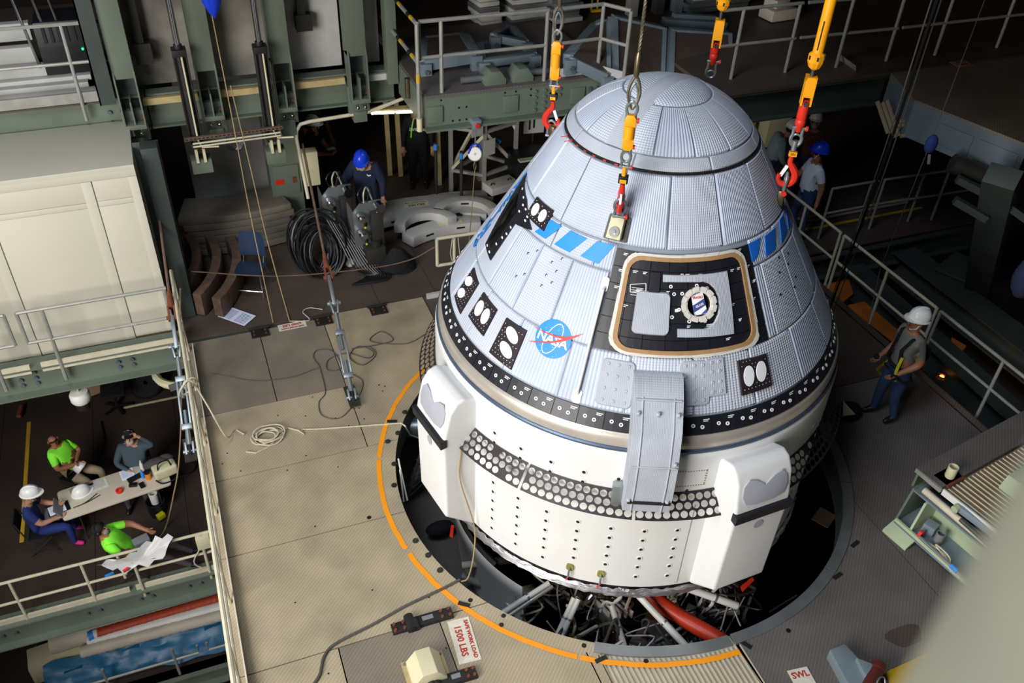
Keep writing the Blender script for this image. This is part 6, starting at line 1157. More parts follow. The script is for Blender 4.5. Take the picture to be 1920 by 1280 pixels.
part('hinge_hood', MB().extr([F(.6, .8, .9), F(.6, 1.35, .9), F(.6, 1.25, 1.08), F(.6, .9, 1.08)], AX * .3), 'seat_green', t, bevel=.02); part('link_arm', MB().bar(F(.55, .2, .86), F(1.6, .3, .8), .16, .1), 'blue_steel', t, bevel=.03); part('ram', MB().cyl(F(.65, .1, .78), F(1.1, .1, .74), .028, 10), 'green_shaded', t, smooth=True); part('arm_pin', MB().cyl(F(.55, .08, .86), F(.55, .14, .87), .045, 12), 'seat_green', t, smooth=True)
part('cup', MB().lathe([(.055, 0), (.055, .18), (.045, .18), (.045, .04)], 14, F(.5, .2, .13)), 'grey_plastic', t, smooth=True); part('tray', MB().box(F(.33, .25, .2), (.15, .14, .16), -1.2), 'blue_steel', t, bevel=.01)
solo('tape_roll', MB().lathe([(.03, -.02), (.055, -.02), (.055, .02), (.03, .02)], 14, F(.34, .07, .2), axis=AX, closed=True), 'red_paint', 'red tape roll on the folded platform shelf', 'tape')
solo('rope', MB().tube(spline([F(.4, .05, .17), F(.5, .04, .2), F(.68, .06, .2), F(.8, .02, .18), F(.76, .07, .2), F(.66, .08, .22), F(.55, .07, .22), F(.8, .01, .19), F(.86, .03, .17)]), .011, 6), 'rope_pale', 'pale cord bundle on the folded platform shelf', 'rope', smooth=True)
solo('pole', MB().cyl(F(.36, .02, .2), F(3, -.16, .2), .02, 8), 'steel_galv', 'grey pole lying on the folded platform shelf', 'pole', smooth=True); solo('blue_tape_wrap', MB().cyl(F(.84, -.01, .2), F(.94, -.02, .2), .03, 10), 'blue_tape', 'blue tape wrap on the pole at right', 'tape')
# cream round post close to the photographer
c = Vector((-4.21,-7.177,8.25)); solo('near_post', MB().cyl((c.x, c.y, 5.5), (c.x, c.y, 11.5), .075, 40), 'near_paint', 'blurred cream round post at the bottom right corner', 'post', smooth=True)

# ================================================================ things on the floor behind the deck
# blue chair
cx, cy = -3.98, 5.62; t = thing('plastic_chair', 'dark blue plastic chair with thin steel legs', 'chair', (cx, cy, 0)); q = R(-25)
def L2(u, v, z, c=(cx, cy), a=q): return (c[0] + u * math.cos(a) - v * math.sin(a), c[1] + u * math.sin(a) + v * math.cos(a), z)
def shell(mb, rows, th=.012):
    n = len(rows[0]); I = [mb.pts(r) for r in rows]; J = [mb.pts([Vector(p) - Vector((0, 0, th)) + Vector((0, .004, 0)) for p in r]) for r in rows]
    for k in range(len(rows) - 1):
        for i in range(n - 1): mb.face((I[k][i], I[k][i + 1], I[k + 1][i + 1], I[k + 1][i])); mb.face((J[k][i + 1], J[k][i], J[k + 1][i], J[k + 1][i + 1]))
    for k in range(len(rows) - 1): mb.face((I[k][0], I[k + 1][0], J[k + 1][0], J[k][0])); mb.face((I[k][-1], J[k][-1], J[k + 1][-1], I[k + 1][-1]))
    for A, B in ((I[0], J[0]), (I[-1], J[-1])):
        for i in range(n - 1): mb.face((A[i], B[i], B[i + 1], A[i + 1]))
    return mb
part('seat', shell(MB(), [[L2(.23 * s * (1 - .15 * (v / .22) ** 4), v, .45 - .03 * (1 - s * s) - .02 * (v > .15) * (v - .15) * 5) for s in (-1, -.6, 0, .6, 1)] for v in (-.22, -.15, 0, .12, .2)]), 'chair_blue', t, smooth=True)
part('backrest', shell(MB(), [[L2(.22 * s * (1 - .25 * max(0, (z - .85) / .15)), .22 + .05 * (z - .5) / .45 - .04 * s * s, z) for s in (-1, -.6, 0, .6, 1)] for z in (.55, .65, .78, .9, .98)]), 'chair_blue', t, smooth=True)
for s in (-1, 1):
    part('leg', MB().tube([L2(.2 * s, -.17, .43), L2(.24 * s, -.25, 0)], .011, 6), 'chrome', t, smooth=True); part('leg', MB().tube([L2(.2 * s, .15, .43), L2(.24 * s, .25, 0)], .011, 6), 'chrome', t, smooth=True); part('back_support', MB().tube([L2(.17 * s, .17, .43), L2(.17 * s, .24, .6)], .011, 6), 'chrome', t, smooth=True)
part('stretcher', MB().tube([L2(-.23, -.23, .12), L2(.23, -.23, .12)], .01, 6), 'chrome', t, smooth=True)
# papers on the floor
t = thing('paper_sheets', 'two white printed sheets lying open on the floor near the chair', 'paper', (-4.348,4.94,0)); P = [Vector((-4.648,5.025,0)), Vector((-4.43,5.232,0)), Vector((-4.064,4.846,0)), Vector((-4.279,4.63,0))]
m0, m1 = P[0].lerp(P[3], .5), P[1].lerp(P[2], .5)
for a in ((P[0], P[1], m1, m0), (m0, m1, P[2], P[3])):
    s = part('sheet', MB().extr(a, (0, 0, .003)), 'paper', t); mb = MB()
    for k in range(8): f = .12 + .1 * k; mb.extr([a[0].lerp(a[1], f).lerp(a[3].lerp(a[2], f), .1) + Vector((0, 0, .0035)), a[0].lerp(a[1], f).lerp(a[3].lerp(a[2], f), .85) + Vector((0, 0, .0035)), a[0].lerp(a[1], f + .03).lerp(a[3].lerp(a[2], f + .03), .85) + Vector((0, 0, .0035)), a[0].lerp(a[1], f + .03).lerp(a[3].lerp(a[2], f + .03), .1) + Vector((0, 0, .0035))], (0, 0, .0005))
    part('print_lines', mb, 'ink', s, kind='stuff')
# curved deck segments
def curved(c, r0, r1, a0, a1, z, h, label, m='panel_white', grp=None, slots=2, signs=(), tilt=0):
    n = 16; mb = MB().lathe([(r0, z), (r1, z), (r1, z + h), (r0, z + h)], n, (c[0], c[1], 0), a0, a1, closed=True); k = n + 1; b = len(mb.v) - 4 * k; mb.face((b, b + k, b + 2 * k, b + 3 * k)); mb.face((b + n, b + 3 * k + n, b + 2 * k + n, b + k + n))
    mid = R((a0 + a1) / 2); t = thing('curved_segment', label, 'deck segment', (c[0] + (r0 + r1) / 2 * math.cos(mid), c[1] + (r0 + r1) / 2 * math.sin(mid), z), grp); part('body', mb, m, t, bevel=.006)
    for q in range(slots): a = R(a0 + (a1 - a0) * (q + .6) / (slots + .2)); p = Vector((c[0] + (r0 - .001) * math.cos(a), c[1] + (r0 - .001) * math.sin(a), z + h * .6)); part('hand_slot', MB().box(p, (.012, .16, .035), a), 'rubber', t)
    for s, size, a, rr_ in signs:
        a = R(a); e = Vector((math.cos(a), math.sin(a), 0)); u = Vector((math.sin(a), -math.cos(a), 0)) * -1; o = Vector((c[0] + rr_ * e.x, c[1] + rr_ * e.y, z + h + .002)); sb = part('sign_board', MB().extr([o + u * .24 + e * .1, o - u * .24 + e * .1, o - u * .24 - e * .1, o + u * .24 - e * .1], (0, 0, .003)), 'bag_cream', t)
        mb = MB(); text_flat(mb, s, size, o + Vector((0, 0, .0045)) - e * .035, -u, -e, bold=.002); text_flat(mb, 'MAX WORK LOAD', size * .5, o + Vector((0, 0, .0045)) + e * .055, -u, -e, bold=.001); part('lettering', mb, 'black_iron', sb)
    return t
cR = (-.55, 4.3)
curved((-.9, 4.2), 2.55, 3.25, 58, 112, .12, .14, 'wide pale curved segment with a 500 LBS sign beside the navy man', signs=[('500 LBS', .1, 86, 2.95)], grp='curved segments behind the capsule')
curved((-.2, 4.4), 1.85, 2.15, 75, 118, .02, .2, 'grey curved segment lowest at the front of the pile', grp='curved segments behind the capsule', signs=[('500 LBS', .06, 92, 2.0)])
curved((-.75, 6.15), .42, .62, 15, 165, .22, .16, 'small tight grey arch piece, left of two in the pile', slots=0, grp='curved segments behind the capsule'); curved((.05, 6.35), .45, .65, 0, 150, .22, .16, 'small tight grey arch piece, right of two in the pile', slots=1, grp='curved segments behind the capsule')
curved((-.2, 4.2), 3.1, 3.4, 72, 92, .02, .14, 'pale curved segment at the back of the pile', grp='curved segments behind the capsule')
for k in range(6): curved((-4.0, 10.9 + .015 * (k % 2)), 3.3, 4.05, 257 + g.uniform(-1, 1), 284 + g.uniform(-1.2, 1.2), .02 + .125 * k, .115, ['lowest grey curved segment in the stack behind the chair', 'second lowest curved segment in the stack behind the chair', 'third curved segment up in the stack behind the chair', 'fourth curved segment up in the stack behind the chair', 'fifth curved segment up in the stack behind the chair', 'topmost curved segment with red lettering behind the chair'][k], 'segment_tan', 'stack of curved segments behind the chair', slots=3)
for k in range(4): curved((-6.72 + .1 * k, 6.4), 1.55 + .22 * k, 1.7 + .22 * k, -38, 20, .02, .5 - .05 * k, ['tall curved plank edge by the dark column', 'second curved plank from the dark column', 'third curved plank from the dark column', 'curved plank nearest the blue chair'][k], 'rust_rod', 'curved planks standing by the column', slots=0)
solo('white_board', MB().bb((-4.6, 8.2, 0.0), (-3.15, 8.3, 2.75)), 'panel_white', 'white board standing behind the stack of curved segments', 'board')
# green post with switch box
t = thing('steel_cabinet', 'green steel post with a red label behind the hoses', 'post', (-3.05, 7.4, 0)); part('body', MB().bb((-3.3, 7.3, 0), (-2.75, 7.75, 2.8)), 'green_steel', t, bevel=.01); part('switch_box', MB().bb((-2.72, 7.15, .95), (-2.45, 7.35, 1.6)), 'bag_cream', t, bevel=.01); part('door', MB().bb((-3.25, 7.27, .8), (-2.8, 7.3, 1.35)), 'green_steel', t, bevel=.006); part('red_label', MB().bb((-3.22, 7.262, 1.0), (-3.08, 7.27, 1.1)), 'red_paint', t); part('red_label', MB().bb((-2.92, 7.262, 1.0), (-2.85, 7.27, 1.12)), 'rust', t)
# black hose pile
hp = random.Random(21)
for k in range(30):
    r = hp.uniform(.22, .42); c = Vector((-2.85 + hp.uniform(-.12, .2), 5.85 + hp.uniform(-.15, .2), .0)); ax = hp.uniform(-.3, .3); ps = []
    for j in range(22): a = 2 * PI * j / 22; ps.append(c + Vector((r * math.cos(a), .15 * math.sin(a) + ax * .3 * math.cos(a), max(.02, .02 + r * 1.35 + r * 1.35 * math.sin(a)))))
    if k == 0: hz = thing('hose_coils', 'big tangled coil of black hoses on the rear floor', 'hose', (-2.85, 5.85, 0))
    part('hose_coil', MB().tube(ps, hp.choice([.012, .016, .02]), 6, closed=True), hp.choice(['hose_black', 'rubber']), hz, smooth=True)
for k in range(12):
    a = Vector((-2.6 + .05 * k, 5.9, .95 - .03 * k)); part('hose_tail', MB().tube(spline([a, a + Vector((.15, -.2, -.35)), a + Vector((.3, -.45, -.75 + .02 * k)), Vector((-2.1 + .03 * k, 5.4 - .02 * k, .02)), Vector((-2.4, 5.2, .02))]), .012, 5), 'hose_black', hz, smooth=True)
# hydraulic valve units
def valve_unit(x, y, h, label, a=.12):
    t = thing('valve_unit', label, 'valve unit', (x, y, 0), 'valve units'); c = math.cos(a); s = math.sin(a)
    def W(u, v, z): return (x + u * c - v * s, y + u * s + v * c, z)
    part('mounting_plate', MB().extr([W(-.26, 0, .02), W(.26, 0, .02), W(.26, 0, h), W(-.1, 0, h + .02), W(-.26, 0, h - .15)], (-.02 * s, .02 * c, 0)), 'steel_galv', t)
    part('side_plate', MB().extr([W(-.26, 0, .02), W(-.26, .3, .02), W(-.26, .3, h - .1), W(-.26, 0, h - .15)], (.015, 0, 0)), 'steel_galv', t); part('tank', MB().box(W(.03, -.14, .24), (.34, .24, .46), a), 'steel_dark', t, bevel=.02); part('motor', MB().cyl(W(.08, -.12, .46), W(.08, -.12, .58), .1, 16), 'black_iron', t, smooth=True)
    part('pump_body', MB().box(W(.12, -.1, h * .62), (.2, .14, h * .5), a), 'steel_dark', t, bevel=.01)
    for i, z in enumerate((h * .82, h * .56)):
        part('valve', MB().cyl(W(-.14, -.02, z), W(-.14, -.16, z), .07, 14).cyl(W(-.14, -.16, z), W(-.14, -.2, z), .05, 14), 'chrome', t, smooth=True); part('knob', MB().cyl(W(-.08, -.1, z - .1), W(-.08, -.1, z - .16), .03, 10), 'black_plastic', t, smooth=True); part('yellow_cap', MB().ball(W(-.1, -.14, z - .17), .022, 8), 'strap_yellow', t)
    part('pressure_head', MB().cyl(W(.17, -.06, h * .95), W(.17, -.2, h * .95), .085, 16), 'chrome', t, smooth=True); part('elbow_pipe', MB().tube(spline([W(.17, -.1, h * .9), W(.12, -.12, h * .8), W(.08, -.12, h * .6)]), .03, 8), 'steel_galv', t, smooth=True)
    for k in range(3): part('jumper_hose', MB().tube(spline([W(-.1 + .05 * k, .0, h), W(-.16 + .1 * k, -.05, h + .2), W(-.02 + .06 * k, .06, h + .24), W(.1 + .03 * k, .05, h - .05)]), .013, 6), 'pipe_cream' if k == 1 else 'hose_black', t, smooth=True)
valve_unit(-1.93, 5.75, 1.25, 'steel valve unit nearer the black bag'); valve_unit(-2.32, 6.35, 1.3, 'steel valve unit nearer the hose coils', .05)
t = thing('pressure_gauge', 'white round gauge lying by the valve unit', 'gauge', (-2.273,5.931,0)); part('dial', MB().lathe([(.005, .02), (.075, .02), (.08, .0), (.08, -.03), (.005, -.03)], 16, Vector((-2.3,5.778,0.1)), axis=(-.3, -.6, .6)), 'panel_white', t, smooth=True)
mb = MB(); n = 14; I = []
for i in range(7):
    a = -PI / 2 + PI * (i + .5) / 7 if False else i / 6
    I.append(mb.pts([(-1.52 + (.34 * (1 - a ** 2 * .85) + hp.uniform(-.04, .04)) * math.cos(2 * PI * j / n), 5.5 + (.22 * (1 - a ** 2 * .85) + hp.uniform(-.04, .04)) * math.sin(2 * PI * j / n), .42 * a + hp.uniform(-.01, .01) * (i > 0)) for j in range(n)]))
for A, B in zip(I, I[1:]):
    for j in range(n): mb.face((A[j], A[(j + 1) % n], B[(j + 1) % n], B[j]))
mb.face(I[-1]); mb.face(I[0][::-1]); solo('black_bag', mb, 'black_cloth', 'crumpled black bag beside the valve unit', 'bag', smooth=True)
solo('rusty_chain', MB().tube(spline([(-4.9, 5.3, .75), (-3.6, 5.05, .55), (-2.2, 4.9, .5), (-1.5, 4.75, .62), (-1.1, 4.58, .9)]), .01, 6), 'rust_rod', 'rusty chain strung across the rear floor', 'chain', smooth=True)
# aluminium stand behind the capsule with a white box
t = thing('metal_stand', 'grey tubular steel stand behind the upper left of the capsule', 'stand', (.6, 7.5, 0))
S = dict(a=(.2, 7.75, 0), b=(.75, 7.35, 0), c=(1.5, 7.6, 0), d=(1.0, 8.2, 0))
for k, p in S.items(): part('leg', MB().bar(p, (p[0], p[1], 2.35), .07), 'pipe_grey', t); part('foot', MB().box((p[0], p[1], .01), (.16, .16, .02)), 'pipe_grey', t)
for z in (.55, 1.45, 2.3):
    for p, q_ in (('a', 'b'), ('b', 'c'), ('c', 'd'), ('d', 'a')): part('rung', MB().bar(S[p][:2] + (z,), S[q_][:2] + (z,), .06), 'pipe_grey', t)
for p, q_, z0, z1 in (('a', 'b', 2.3, 1.45), ('b', 'c', 1.45, .55), ('b', 'c', 2.3, 1.45), ('a', 'd', .55, 1.45), ('a', 'b', .55, 1.4), ('d', 'c', 2.3, 1.3)): part('brace', MB().bar(S[p][:2] + (z0,), S[q_][:2] + (z1,), .055), 'pipe_cream', t)
stnd = t; part('blue_wrap', MB().bar((1.02, 7.5, 1.2), (1.12, 7.5, 1.13), .075), 'blue_tape', t); part('tan_board', MB().bb((.75, 7.3, 2.35), (1.5, 7.6, 2.38)), 'wood_pale', t)
t = thing('white_box', 'white box with carry straps hanging on the metal stand', 'box', (.95, 6.9, .35)); part('body', MB().box((.95, 6.95, .5), (.62, .34, .16), .25), 'panel_white', t, bevel=.012); 
for s in (-.2, .18): part('strap_knot', MB().tube([(.95 + s - .04, 6.9 + .25 * s, .585), (.95 + s, 6.95 + .25 * s, .6), (.95 + s + .04, 6.9 + .25 * s, .585)], .012, 6), 'steel_dark', t, smooth=True)
for i, p in enumerate(((.55, 7.2, 1.62), (.8, 7.2, 1.2))): part('paper_note', MB().box(p, (.26, .01, .32), .3), 'panel_white', stnd)
for i, (x, y) in enumerate(((-.15, 7.6), (.2, 7.1))): t = thing('pole_stand', ['dark pole with a blue tip behind the curved segments', 'short pole with a blue tip beside the metal stand'][i], 'pole', (x, y, 0)); part('pole', MB().cyl((x, y, 0), (x, y, 1.25), .035, 8), 'steel_dark', t, smooth=True); part('blue_tip', MB().cyl((x, y, 1.1), (x, y, 1.22), .037, 8), 'blue_tape', t, smooth=True); part('base', MB().box((x, y, .01), (.14, .14, .02)), 'steel_dark', t)
solo('rubber_wheel', MB().lathe([(.03, -.04), (.11, -.05), (.13, 0), (.11, .05), (.03, .04)], 16, (-.02, 6.6, .13), axis=(1, .4, 0)), 'rubber', 'small black wheel at the end of the segment pile', 'small_wheel', smooth=True)  # a small rubber wheel
for i, (x, y, h) in enumerate(((-.75, 8.9, 1.9), (-.55, 8.8, 1.5), (.1, 8.2, 2.0))): solo('leaning_board', MB().bar((x, y, 0), (x + .05, y + .3, h), .09, .03), 'wood_pale', ['tall pale board behind the man in black', 'short pale board behind the man in black', 'pale pole leaning right of the man in black'][i], 'board')
t = thing('notice_board', 'white notice with lettering beside the rear left hook', 'sign', (1.95, 7.9, .9)); part('board', MB().box((2.0, 7.9, 1.4), (.42, .02, .75), -.1), 'panel_white', t); part('pole', MB().cyl((2.0, 7.93, 0), (2.0, 7.93, 1.7), .02, 8), 'steel_dark', t); mb = MB(); [part('print_mark', MB().box((1.9 + .09 * k, 7.89 - .009 * k, 1.22 + .08 * (k % 2)), (.035, .006, .22 + .1 * (k % 2)), -.1), 'black_iron', t) for k in range(2)]
solo('dark_cart', MB().bb((1.3, 7.0, 0), (2.6, 7.7, .9)), 'black_plastic', 'dark equipment cart beside the capsule at left rear', 'cart', bevel=.02); solo('green_strip', MB().bb((1.35, 6.98, .9), (2.3, 7.1, .93)), 'seat_green', 'green strip on the dark cart', 'strip')
# self-retracting lifeline hanging from the platform beam
hx, hy = (-0.377,4.68,2.601)[0], 4.68
t = thing('lifeline_reel', 'white round fall-arrest reel hanging under the green platform beam', 'reel', (hx, hy, 2.3)); zz = 2.416
part('drum', MB().lathe([(.005, -.05), (.1, -.05), (.115, -.03), (.115, .03), (.1, .05), (.005, .05)], 24, (hx, hy, zz), axis=(-.35, -.8, .4)), 'pipe_white', t, smooth=True); part('hub', MB().lathe([(.005, .052), (.02, .052), (.02, .06), (.005, .06)], 12, (hx, hy, zz), axis=(-.35, -.8, .4)), 'bag_cream', t); part('handle', MB().tube(spline([(hx - .11, hy, zz + .02), (hx - .07, hy, zz + .13), (hx, hy, zz + .17), (hx + .07, hy, zz + .13), (hx + .11, hy, zz + .02)]), .014, 8), 'helmet_blue', t, smooth=True)
part('hanger_chain', MB().tube([(hx, hy, zz + .16), (hx + .005, hy, 2.95)], .012, 6), 'steel_galv', t, smooth=True); part('clamp', MB().bb((hx - .07, hy - .08, 2.86), (hx + .07, hy + .1, 3.0)), 'blue_steel', t, bevel=.008); part('clamp_knob', MB().cyl((hx, hy - .08, 2.93), (hx, hy - .12, 2.93), .035, 10), 'red_paint', t); part('snap_hook', MB().tube(spline([(hx, hy, zz - .12), (hx - .02, hy, zz - .2), (hx, hy, zz - .27), (hx + .02, hy, zz - .2), (hx, hy, zz - .14)]), .012, 6), 'brass_sleeve', t, smooth=True); part('lanyard', MB().tube([(hx, hy, zz - .25), (-0.17,5.535,0.3), (-0.226,5.456,0.02)], .008, 5), 'rope_tan', t, smooth=True)

# ================================================================ lower left storeys
LF = -4.2
lf = struct('trim_4', label='brown floor of the storey below at left')
for x0, x1 in ((-14, -9.2), (-9.2, -7.5), (-7.5, -5.9), (-5.9, -3)):
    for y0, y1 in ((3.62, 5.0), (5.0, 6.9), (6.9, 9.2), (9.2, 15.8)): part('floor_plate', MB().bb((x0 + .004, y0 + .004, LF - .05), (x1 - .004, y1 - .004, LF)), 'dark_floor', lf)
solo('floor_line', MB().bb((-6.9, 8.3, LF), (-5.3, 8.36, LF + .004)), 'bag_cream', 'pale floor line on the storey below', 'floor line'); solo('floor_line', MB().bb((-8.75, 5.2, LF), (-8.68, 8.5, LF + .004)), 'stripe_yellow', 'yellow floor line behind the seated green shirt man', 'floor line')
beam('floor_beam', 'green floor beam in front of the storey below at left', (-14, 3.5, LF - .25), (-5.2, 3.5, LF - .25), .55, .3, bolts=[(x + 14 + q, -.02) for x in (-8.9, -7.6, -6.75, -5.95) for q in (-.1, .1)])
solo('beam_edge_angle', MB().bb((-14, 3.44, LF), (-6.95, 3.48, LF + .12)).bb((-6.85, 3.44, LF), (-5.3, 3.48, LF + .12)), 'pipe_cream', 'grey edge angle along the storey below', 'angle')
rail('guard_rail', 'grey pipe guard rail on the storey below, left length', [((-8.55, 3.45, LF - .1), LF + 1.0), ((-7.5, 3.45, LF - .1), LF + 1.0), ((-9.9, 3.45, LF - .1), LF + 1.0)], [[(-14, 3.45, LF + 1.0), (-6.95, 3.45, LF + 1.0)]], [[(-14, 3.45, LF + .5), (-6.9, 3.45, LF + .5)]], .026, 'pipe_cream')
rail('guard_rail', 'grey pipe guard rail on the storey below, under the white sheet', [((-6.75, 3.42, LF - .15), LF + .75), ((-5.65, 3.42, LF - .15), LF + 1.0), ((-6.95, 3.45, LF + .4), LF + 1.0)], [[(-6.95, 3.45, LF + 1.0), (-5.2, 3.45, LF + 1.0)]], [[(-6.75, 3.45, LF + .5), (-5.2, 3.45, LF + .5)]], .026, 'pipe_cream')
# folding table
TZ = LF + .74; A0, A1 = Vector((-7.841,4.765,-3.46)), Vector((-6.026,5.04,-3.46)); tu = (A1 - A0).normalized(); tv = Vector((-tu.y, tu.x, 0)); TL = (A1 - A0).length; TW = .74
def T(u, v, z=0): return A0 + tu * u + tv * v + Vector((0, 0, z))
t = thing('folding_table', 'cream folding table with papers and tools below the cabin', 'table', T(TL / 2, TW / 2, -.74))
top = [(.06, 0), (TL - .06, 0), (TL - .015, .015), (TL, .06), (TL, TW - .06), (TL - .015, TW - .015), (TL - .06, TW), (.06, TW), (.015, TW - .015), (0, TW - .06), (0, .06), (.015, .015)]
part('table_top', MB().extr([T(u, v, -.045) for u, v in top], (0, 0, .045)), 'table_top', t, bevel=.008)
for u in (.25, TL - .25):
    for v in (.1, TW - .1): part('leg', MB().cyl(T(u, v, -.74), T(u, v, -.04), .014, 8), 'steel_dark', t, smooth=True)
    part('leg_brace', MB().cyl(T(u, .1, -.6), T(u, TW - .1, -.6), .01, 8), 'steel_dark', t, smooth=True)
def paper(lab, u, v, w_, h_, a=0, m='paper', z=.002, name='paper_sheet', cat='paper'):
    c = T(u, v, z); e = tu * math.cos(a) + tv * math.sin(a); f = -tu * math.sin(a) + tv * math.cos(a); t = thing(name, lab, cat, c); part('sheet', MB().extr([c - e * w_ / 2 - f * h_ / 2, c + e * w_ / 2 - f * h_ / 2, c + e * w_ / 2 + f * h_ / 2, c - e * w_ / 2 + f * h_ / 2], (0, 0, .004)), m, t); mb = MB()
    for k in range(7): s = .8 - .22 * k; p = c + f * h_ / 2 * s + Vector((0, 0, .0045)); mb.extr([p - e * w_ * .4, p + e * w_ * .36, p + e * w_ * .36 + f * .006, p - e * w_ * .4 + f * .006], (0, 0, .0004))
    part('print_lines', mb, 'ink', t, kind='stuff')
paper('white printed sheet at the middle rear of the folding table', 1.18, .6, .23, .26, .05); paper('pinkish printed sheets beside the white helmet on the table', .68, .56, .3, .24, .12, 'sign_white'); paper('brown folder behind the helmet on the table', .4, .66, .4, .12, .1, 'cardboard')
paper('tablet with a white page on the table corner', -.05, .3, .27, .22, .1, 'paper', .012, 'tablet', 'tablet'); solo('tablet_case', MB().extr([T(-.2, .17), T(.16, .2), T(.14, .44), T(-.2, .42)], (0, 0, .01)), 'black_plastic', 'black tablet cover under the white page', 'cover')
def helmet(mb, c, q=None, s=1.0):
    """hard hat: dome, brim, ridge"""
    q = q or Matrix.Identity(3); c = Vector(c); rings = []; n = 20
    for (r, z) in ((.137, -.012), (.14, 0), (.126, .008), (.124, .04), (.115, .085), (.085, .125), (.045, .145), (.003, .15)):
        rings.append(mb.pts([c + q @ (Vector((r * .9 * math.cos(2 * PI * k / n), r * (1.12 if r < .13 else 1.14) * math.sin(2 * PI * k / n) + (.035 * max(0, math.sin(2 * PI * k / n)) if r > .13 else 0), z)) * s) for k in range(n)]))
    for A, B in zip(rings, rings[1:]):
        for k in range(n): mb.face((A[k], A[(k + 1) % n], B[(k + 1) % n], B[k]))
    mb.tube([c + q @ (Vector((0, .135 * math.cos(R(a)), .01 + .148 * math.sin(R(a)))) * s) for a in range(0, 181, 15)], .012 * s, 6)
    return mb
solo('hard_hat', helmet(MB(), T(.38, .5, .015), Matrix.Rotation(-1.2, 3, 'Z'), 1.1), 'helmet_white', 'white hard hat lying on the folding table', 'helmet', smooth=True)
solo('tape_roll', MB().lathe([(.035, 0), (.065, 0), (.065, .045), (.035, .045)], 18, T(.98, .23), closed=True), 'red_paint', 'red tape roll on the folding table', 'tape', bevel=.003)
t = thing('orange_tumbler', 'orange tumbler with a black lid on the table', 'tumbler', T(1.5, .3)); part('cup', MB().lathe([(.003, 0), (.045, 0), (.055, .17), (.003, .17)], 16, T(1.5, .3)), 'orange_plastic', t, smooth=True); part('lid', MB().lathe([(.003, .17), (.058, .165), (.055, .2), (.003, .205)], 16, T(1.5, .3)), 'black_plastic', t, smooth=True)
t = thing('cooler_bag', 'cream and black lunch bag on the table end', 'bag', T(1.86, .24)); part('body', MB().box(T(1.8, .28, .12), (.42, .24, .22), math.atan2(tu.y, tu.x) + .1), 'bag_cream', t, bevel=.05, seg=3); part('zip', MB().tube([T(1.62, .17, .18), T(1.98, .2, .18)], .012, 6), 'black_cloth', t); part('handle', MB().tube(spline([T(1.68, .2, .22), T(1.72, .24, .34), T(1.88, .26, .34), T(1.92, .22, .22)]), .014, 6), 'black_cloth', t, smooth=True); part('strap', MB().tube(spline([T(1.6, .15, .05), T(1.7, .05, .02), T(1.9, .06, .02), T(2.0, .2, .02)]), .014, 6), 'black_cloth', t, smooth=True)
mb = MB(); mb.ball(T(1.72, .5, .1), .2, 14, (1.3, .8, .55)); mb.ball(T(1.88, .56, .12), .13, 12, (1.1, .8, .6)); solo('jacket', mb, 'grey_trousers', 'dark purple jacket heaped behind the lunch bag', 'jacket', smooth=True)
for i, (u, v, m, lb) in enumerate(((1.28, .42, 'black_plastic', 'black label printer on the table'), (1.22, .26, 'black_plastic', 'black radio on the table'), (1.36, .18, 'rubber', 'black phone near the table edge'), (2.0, .62, 'maroon', 'red and black notebook at the table corner'))): solo(('label_printer', 'radio', 'phone', 'notebook')[i], MB().box(T(u, v, .025), ((.26, .14, .09, .12)[i], (.1, .08, .15, .16)[i], (.05, .05, .012, .02)[i]), (.4, -.2, .3, .1)[i]), m, lb, ('printer', 'radio', 'phone', 'notebook')[i], bevel=.008)
for i, (u, v, m) in enumerate(((1.45, .62, 'sheet_white'), (1.42, .38, 'blue_tape'))): solo('water_bottle', MB().lathe([(.003, 0), (.032, 0), (.032, .13), (.014, .17), (.014, .2), (.003, .2)], 12, T(u, v)), m, ['clear water bottle behind the jacket', 'small blue bottle beside the tumbler'][i], 'bottle', smooth=True)
for i in range(2): solo('cable_tie', MB().tube(spline([T(.2 + .05 * i, .2, .008), T(.4 + .05 * i, .22, .02), T(.62 + .04 * i, .36 - .06 * i, .008)]), .008, 5), 'rubber', ['black cable on the table, upper', 'black cable on the table, lower'][i], 'cable', smooth=True)
solo('marker', MB().box(T(1.5, -.1, -.6), (.14, .1, .1), .5), 'strap_yellow', 'yellow box under the folding table', 'box', bevel=.01)
c = Vector((-6.392,5.1,-4.2)); t = thing('waste_bin', 'black bin with a white cup shape by the table end', 'bin', c); part('bin', MB().lathe([(.003, .0), (.14, 0), (.17, .35), (.15, .35), (.13, .02)], 18, c), 'black_plastic', t, smooth=True); part('liner', MB().lathe([(.003, .3), (.07, .3), (.08, .55), (.06, .55), (.055, .33)], 16, c), 'sheet_white', t, smooth=True)
solo('extension_cord', MB().tube(spline([(-5.077,4.4,1.059), (-5.21,4.2,0.441), (-5.555,5.398,-2), (-5.8,4.796,-2.8), (-6.016,4.653,-3.4), (-6.277,4.706,-4.15), (-6.424,4.432,-4.15)]), .012, 6), 'rope_tan', 'thin tan cord hanging down beside the table', 'cord', smooth=True)
solo('floor_cable', MB().tube(spline([(-7.33,8.02,-4.18), (-7.283,7.344,-4.18), (-7.432,6.77,-4.18), (-7.22,6.248,-4.18)]), .02, 6), 'rubber', 'black cable on the floor between the seated men', 'cable', smooth=True); solo('floor_cable', MB().tube(spline([(-5.492,6.646,-4.18), (-5.665,6.005,-4.18), (-6.022,5.905,-4.18)]), .02, 6), 'rubber', 'black cable near the deck edge on the lower floor', 'cable', smooth=True)
c = Vector((-6.348,8.861,-4.2)); t = thing('office_chair', 'dark swivel chair in the gloom under the cabin', 'chair', Vector((-6.994,8.358,-4.2)))
